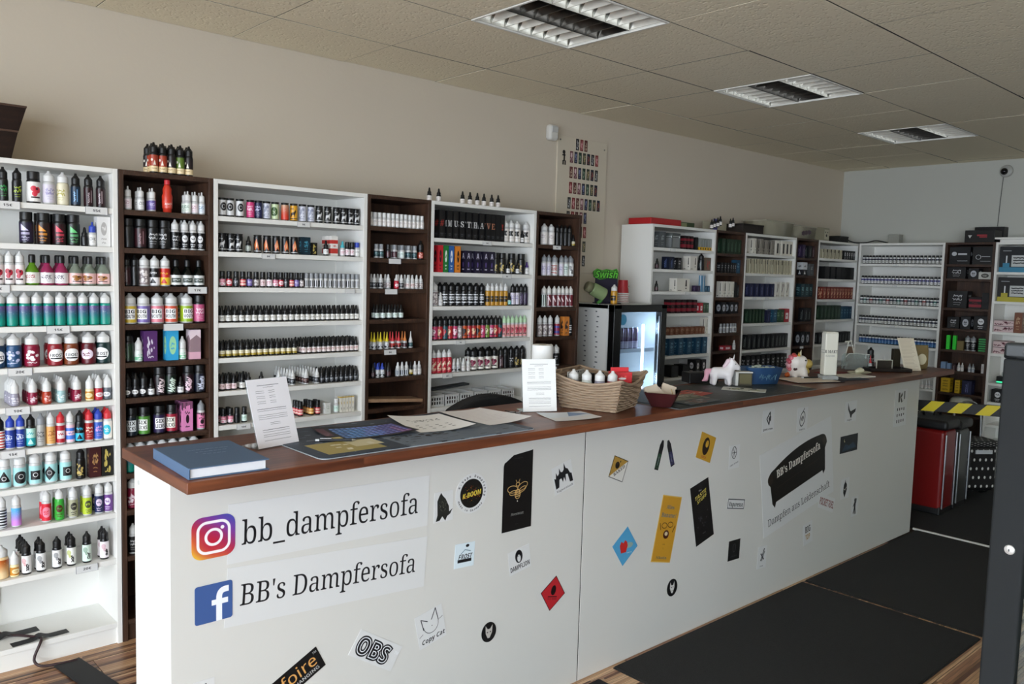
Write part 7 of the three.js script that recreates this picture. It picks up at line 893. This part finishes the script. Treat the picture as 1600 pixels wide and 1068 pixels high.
  for (let i = 0; i < 6; i++) { const cup = thing('paper_cup', i === 5 ? 'red paper cup with white eye print, topmost of the upturned stack' : `upturned paper cup on the fridge, ${ORD[i]} from the bottom of the stack`, 'cup', [3.4, yt + 0.001 + i * 0.0125, -0.15], 0.4, 'stack of paper cups on the fridge'); part(cup, 'wall', lathe([[0.0445, 0], [0.0445, 0.006], [0.042, 0.008], [0.033, 0.1], [0.031, 0.1]], 24), i === 5 ? M('#b02a30', 0.5) : M('#b02a30', 0.5)); part(cup, 'lip', lathe([[0.0446, 0.0004], [0.0468, 0.001], [0.0472, 0.005], [0.0462, 0.0092], [0.0432, 0.0098]], 28), M('#dcd8d4', 0.5)); part(cup, 'base', lathe([[0.0325, 0.099], [0, 0.099]], 24), M('#a8282e', 0.5)); if (i === 5) { part(cup, 'eye_print', new THREE.SphereGeometry(0.014, 16, 10).scale(1, 1, 0.12).rotateX(-0.1).translate(0.012, 0.056, 0.0372), M('#e8e4dc', 0.5)); part(cup, 'pupil', new THREE.SphereGeometry(0.006, 12, 8).scale(1, 1, 0.15).translate(0.012, 0.056, 0.0392), M('#141414', 0.4)); } }
  one('black_ledge', 'black flat box sticking out behind the unicorn at counter height', 'box', rbox(0.17, 0.055, 0.09, 0.004), blackMat, [2.56, CT + 0.0285, 1.115], [0, -0.45, 0]);
}
// ------------------------------------------------------------------ beyond the counter: bins, trolley, barrier
{
  const bin = (label, x, z, w, d, h, col) => { const t = thing('waste_bin', label, 'bin', [x, 0.008, z]); part(t, 'body', new RoundedBoxGeometry(w, h, d, 4, 0.03).translate(0, h / 2 + 0.03, 0), M(col, 0.3)); part(t, 'lid', rbox(w + 0.03, 0.07, d + 0.03, 0.025, 0, h + 0.065, 0), blackMat); part(t, 'base', rbox(w * 0.98, 0.06, d * 0.98, 0.01, 0, 0.031, 0), blackMat); for (const s of [-1, 1]) part(t, 'corner_rail', bar([s * (w / 2 - 0.01), 0.05, d / 2 + 0.004], [s * (w / 2 - 0.01), h, d / 2 + 0.004], 0.007, 8), steel); part(t, 'handle', tube([[-w * 0.3, h + 0.1, 0], [-w * 0.2, h + 0.125, 0], [w * 0.2, h + 0.125, 0], [w * 0.3, h + 0.1, 0]], 0.01, 16), blackMat); };
  bin('tall red plastic bin with black lid beyond the counter end', 5.14, 1.25, 0.22, 0.44, 0.58, '#74100f'); bin('dark grey bin with black lid behind the red bin', 5.4, 1.27, 0.22, 0.4, 0.56, '#3a3a37');
  const t = thing('shopping_trolley', 'polka-dot shopping trolley bag with curved metal handle', 'trolley', [5.84, 0.008, 1.4], -0.6), bag = sheetTex(256, 256, (c, W, H) => { c.fillStyle = '#121214'; c.fillRect(0, 0, W, H); c.fillStyle = '#cfcfcb'; for (let i = 0; i < 5; i++) for (let k = 0; k < 5; k++) { c.beginPath(); c.arc((i + 0.5 + (k % 2) * 0.5) * W / 5, (k + 0.5) * H / 5, 9, 0, 7); c.fill(); } });
  part(t, 'bag', new RoundedBoxGeometry(0.26, 0.36, 0.2, 4, 0.04).translate(0, 0.24, 0), bag); part(t, 'flap', new RoundedBoxGeometry(0.27, 0.05, 0.21, 3, 0.02).translate(0, 0.43, 0), bag); part(t, 'handle', tube([[-0.12, 0.05, -0.11], [-0.12, 0.55, -0.11], [-0.1, 0.68, -0.11], [0, 0.73, -0.11], [0.1, 0.68, -0.11], [0.12, 0.55, -0.11], [0.12, 0.05, -0.11]], 0.009, 48), steel); part(t, 'buckle', rbox(0.14, 0.03, 0.01, 0.003, 0, 0.37, 0.104), M('#b9bcc0', 0.3)); for (const s of [-1, 1]) part(t, 'wheel', new THREE.CylinderGeometry(0.07, 0.07, 0.025, 20).rotateZ(Math.PI / 2).translate(s * 0.16, 0.07, -0.1), blackMat);
  const br = thing('barrier', 'black and yellow striped barrier board past the counter end', 'barrier', [4.62, 0.835, 1.42]); part(br, 'board', rbox(0.018, 0.07, 1.55, 0.003, 0, 0, 0.775), M('#111112', 0.45), null, [-0.055, 0, 0]); const st = new THREE.Shape([[0, -0.034], [0.085, -0.034], [0.155, 0.034], [0.07, 0.034]].map((p) => new THREE.Vector2(...p))), sg = new THREE.ExtrudeGeometry(st, { depth: 0.001, bevelEnabled: false }).rotateY(-Math.PI / 2); const grp = new THREE.Group(); grp.name = 'stripes'; grp.rotation.x = -0.055; br.add(grp); for (let i = 0; i < 9; i++) part(grp, 'yellow_stripe', sg, M('#c9b41c', 0.45), [-0.0092, 0, 0.03 + i * 0.168]);
  part(br, 'bracket', rbox(0.03, 0.1, 0.02, 0.003, 0, 0, -0.004), blackMat); part(br, 'post', bar([0, -0.83, 1.56], [0, 0.16, 1.56], 0.025, 14), blackMat); part(br, 'foot', lathe([[0.16, 0], [0.16, 0.012], [0.03, 0.03], [0, 0.03]], 28), blackMat, [0, -0.829, 1.56]);
  const gl = thing('globe_lamp', 'white domed shade showing above the striped barrier', 'lamp', [6.86, 0.5005, 0.93]); part(gl, 'shade', lathe([[0.035, 0.045], [0.085, 0.056], [0.098, 0.09], [0.088, 0.126], [0.06, 0.149], [0, 0.158]], 28), M('#d9d6c8', 0.35)); part(gl, 'base', lathe([[0.05, 0], [0.05, 0.012], [0.016, 0.02], [0.016, 0.055], [0, 0.055]], 20), blackMat);
}
{ // gadgets in the last white bookcase
  const t = thing('gadget', 'small black gadget with a green light, rightmost white bookcase', 'gadget', [XF + 0.07, 0.815, 1.29], -Math.PI / 2); part(t, 'case', rbox(0.12, 0.06, 0.08, 0.006, 0, 0.03, 0), blackMat); part(t, 'panel', rbox(0.08, 0.04, 0.004, 0.001, 0.01, 0.075, 0.0), M('#b8bcb8', 0.4)); part(t, 'light_strip', rbox(0.11, 0.012, 0.006, 0.002, 0, 0.012, 0.042), new THREE.MeshStandardMaterial({ color: '#0c3a20', emissive: new THREE.Color(0.05, 0.9, 0.4), emissiveIntensity: 0.9 }));
}
// ------------------------------------------------------------------ cable, tape and wall socket in the leftmost bookcase
{
  const y = 0.0945, tp = M('#17181a', 0.6), cab = new THREE.CatmullRomCurve3([[-0.455, 0.35, -0.235], [-0.455, 0.2, -0.235], [-0.45, 0.115, -0.2], [-0.41, 0.1, -0.14], [-0.37, 0.1, -0.1], [-0.325, 0.1, -0.045], [-0.31, 0.1, -0.02], [-0.315, 0.1, 0.004], [-0.326, 0.082, 0.013], [-0.345, 0.03, 0.018], [-0.33, 0.012, 0.04], [-0.27, 0.009, 0.06], [-0.2, 0.009, 0.07]].map((p) => new THREE.Vector3(...p)));
  one('cable', 'dark red cable running out of the leftmost bookcase to the floor', 'cable', new THREE.TubeGeometry(cab, 80, 0.0055, 8), M('#2e1417', 0.45));
  const tape = (label, x, yy, z, w, d, turn, hump) => { const g = new THREE.PlaneGeometry(w, d, 24, 2).rotateX(-Math.PI / 2), p = g.attributes.position; for (let i = 0; i < p.count; i++) p.setY(i, hump * Math.exp(-((p.getX(i) / 0.022) ** 2))); g.computeVertexNormals(); one('adhesive_tape', label, 'tape', g, tp, [x, yy, z], [0, turn, 0]); };
  tape('black tape strip holding the cable at the back of the shelf', -0.415, y, -0.135, 0.24, 0.055, 0.06, 0.0135); tape('black tape strip holding the cable at the shelf edge', -0.31, y, -0.038, 0.21, 0.045, 0.06, 0.0135);
  one('cable_cover', 'wide black taped cable cover on the floor before the bookcase', 'tape', rbox(0.1, 0.008, 0.9, 0.003), tp, [-0.16, 0.005, 0.5], [0, 0.17, 0]);
  const s = thing('socket_box', 'grey socket plate on the back panel low in the leftmost bookcase', 'socket', [-0.475, 0.2, -0.266]); part(s, 'plate', rbox(0.13, 0.1, 0.012, 0.003, 0, 0.04, 0), M('#a8a8a8', 0.5)); part(s, 'knockout', rbox(0.05, 0.05, 0.006, 0.002, 0, 0.04, 0.008), M('#8f8f90', 0.5));
}
// ------------------------------------------------------------------ glass display cabinet at the frame edge
{
  const P = [0.92, 0, 3.045], W = 0.5, D = 1.2, h = 1.511, t = thing('display_cabinet', 'grey metal framed glass display cabinet at the edge of view', 'cabinet', P), fr = new THREE.MeshPhysicalMaterial({ color: '#1c1e1f', roughness: 0.7, specularIntensity: 0.4 });
  for (const [x, z, f] of [[0, 0, 1], [W, 0, 0], [0, D, 0], [W, D, 0]]) { part(t, 'post', rbox(0.03, h - 0.03, 0.07, 0.006, x + 0.015 * (x ? -1 : 1), (h - 0.03) / 2, z + 0.035 * (z ? -1 : 1)), fr); }
  const rl = (a) => part(t, 'rail', a, fr); for (const y of [0.04, h - 0.015]) { rl(rbox(0.032, 0.03, D, 0.004, 0.016, y, D / 2)); rl(rbox(0.032, 0.03, D, 0.004, W - 0.016, y, D / 2)); rl(rbox(W, 0.03, 0.03, 0.004, W / 2, y, 0.015)); rl(rbox(W, 0.03, 0.03, 0.004, W / 2, y, D - 0.015)); }
  const gm = new THREE.MeshPhysicalMaterial({ color: '#eef4f2', roughness: 0.01, transmission: 1, thickness: 0 }); part(t, 'glass_door', box(0.004, h - 0.1, D - 0.15, 0.01, h / 2, D / 2), gm); part(t, 'glass_side', box(W - 0.07, h - 0.1, 0.004, W / 2, h / 2, 0.02), gm); part(t, 'glass_back', box(0.004, h - 0.1, D - 0.15, W - 0.012, h / 2, D / 2), gm); part(t, 'glass_top', box(W - 0.04, 0.004, D - 0.04, W / 2, h - 0.004, D / 2), gm);
  for (const y of [0.75, 1.08]) part(t, 'glass_shelf', box(W - 0.04, 0.006, D - 0.15, W / 2, y, D / 2), new THREE.MeshPhysicalMaterial({ color: '#cfe0da', roughness: 0.03, transmission: 0.9, thickness: 0 }));
  part(t, 'base_board', box(W - 0.04, 0.02, D - 0.04, W / 2, 0.06, D / 2), M('#3a3a3c', 0.5));
  part(t, 'corner_cap', rbox(0.034, 0.034, 0.075, 0.008, 0.016, h - 0.012, 0.037), M('#2a2e30', 0.5)); part(t, 'screw', lathe([[0, 0.004], [0.004, 0.003], [0.0065, 0]], 14).rotateZ(Math.PI / 2), steel, [-0.002, h - 0.014, 0.045]); const lk = part(t, 'lock', lathe([[0, 0.004], [0.0095, 0.004], [0.011, 0]], 20).rotateZ(Math.PI / 2), M('#cfcfcc', 0.3, { metalness: 0.6 }), [-0.0005, 1.06, 0.042]); part(lk, 'keyhole', box(0.001, 0.006, 0.002, -0.0045, 0, 0), blackMat);
  const b = (label, y, z, w, hh, col, wx = 0.2) => { const o = thing('boxed_goods', label, 'box', [P[0] + wx, y + 0.0035, P[2] + z]); part(o, 'carton', rbox(0.12, hh, w, 0.003, 0, hh / 2, 0), M(col, 0.6)); part(o, 'label', rbox(0.001, hh * 0.4, w * 0.5, 0.0004, -0.0605, hh * 0.55, 0), M('#d6d6d2', 0.6)); };
  b('black box with white label in the glass cabinet, lower shelf', 0.753, 0.2, 0.16, 0.14, '#202224'); b('black box on the upper glass shelf of the cabinet', 1.083, 0.26, 0.14, 0.08, '#2a2c2c'); b('white box on the floor of the glass cabinet', 0.07, 0.2, 0.14, 0.2, '#cfcfcf');
}
scene.traverse((o) => { if (o.isMesh) o.castShadow = o.receiveShadow = true; if (o.isLight) o.castShadow = !o.isRectAreaLight; });
renderer.render(scene, camera);
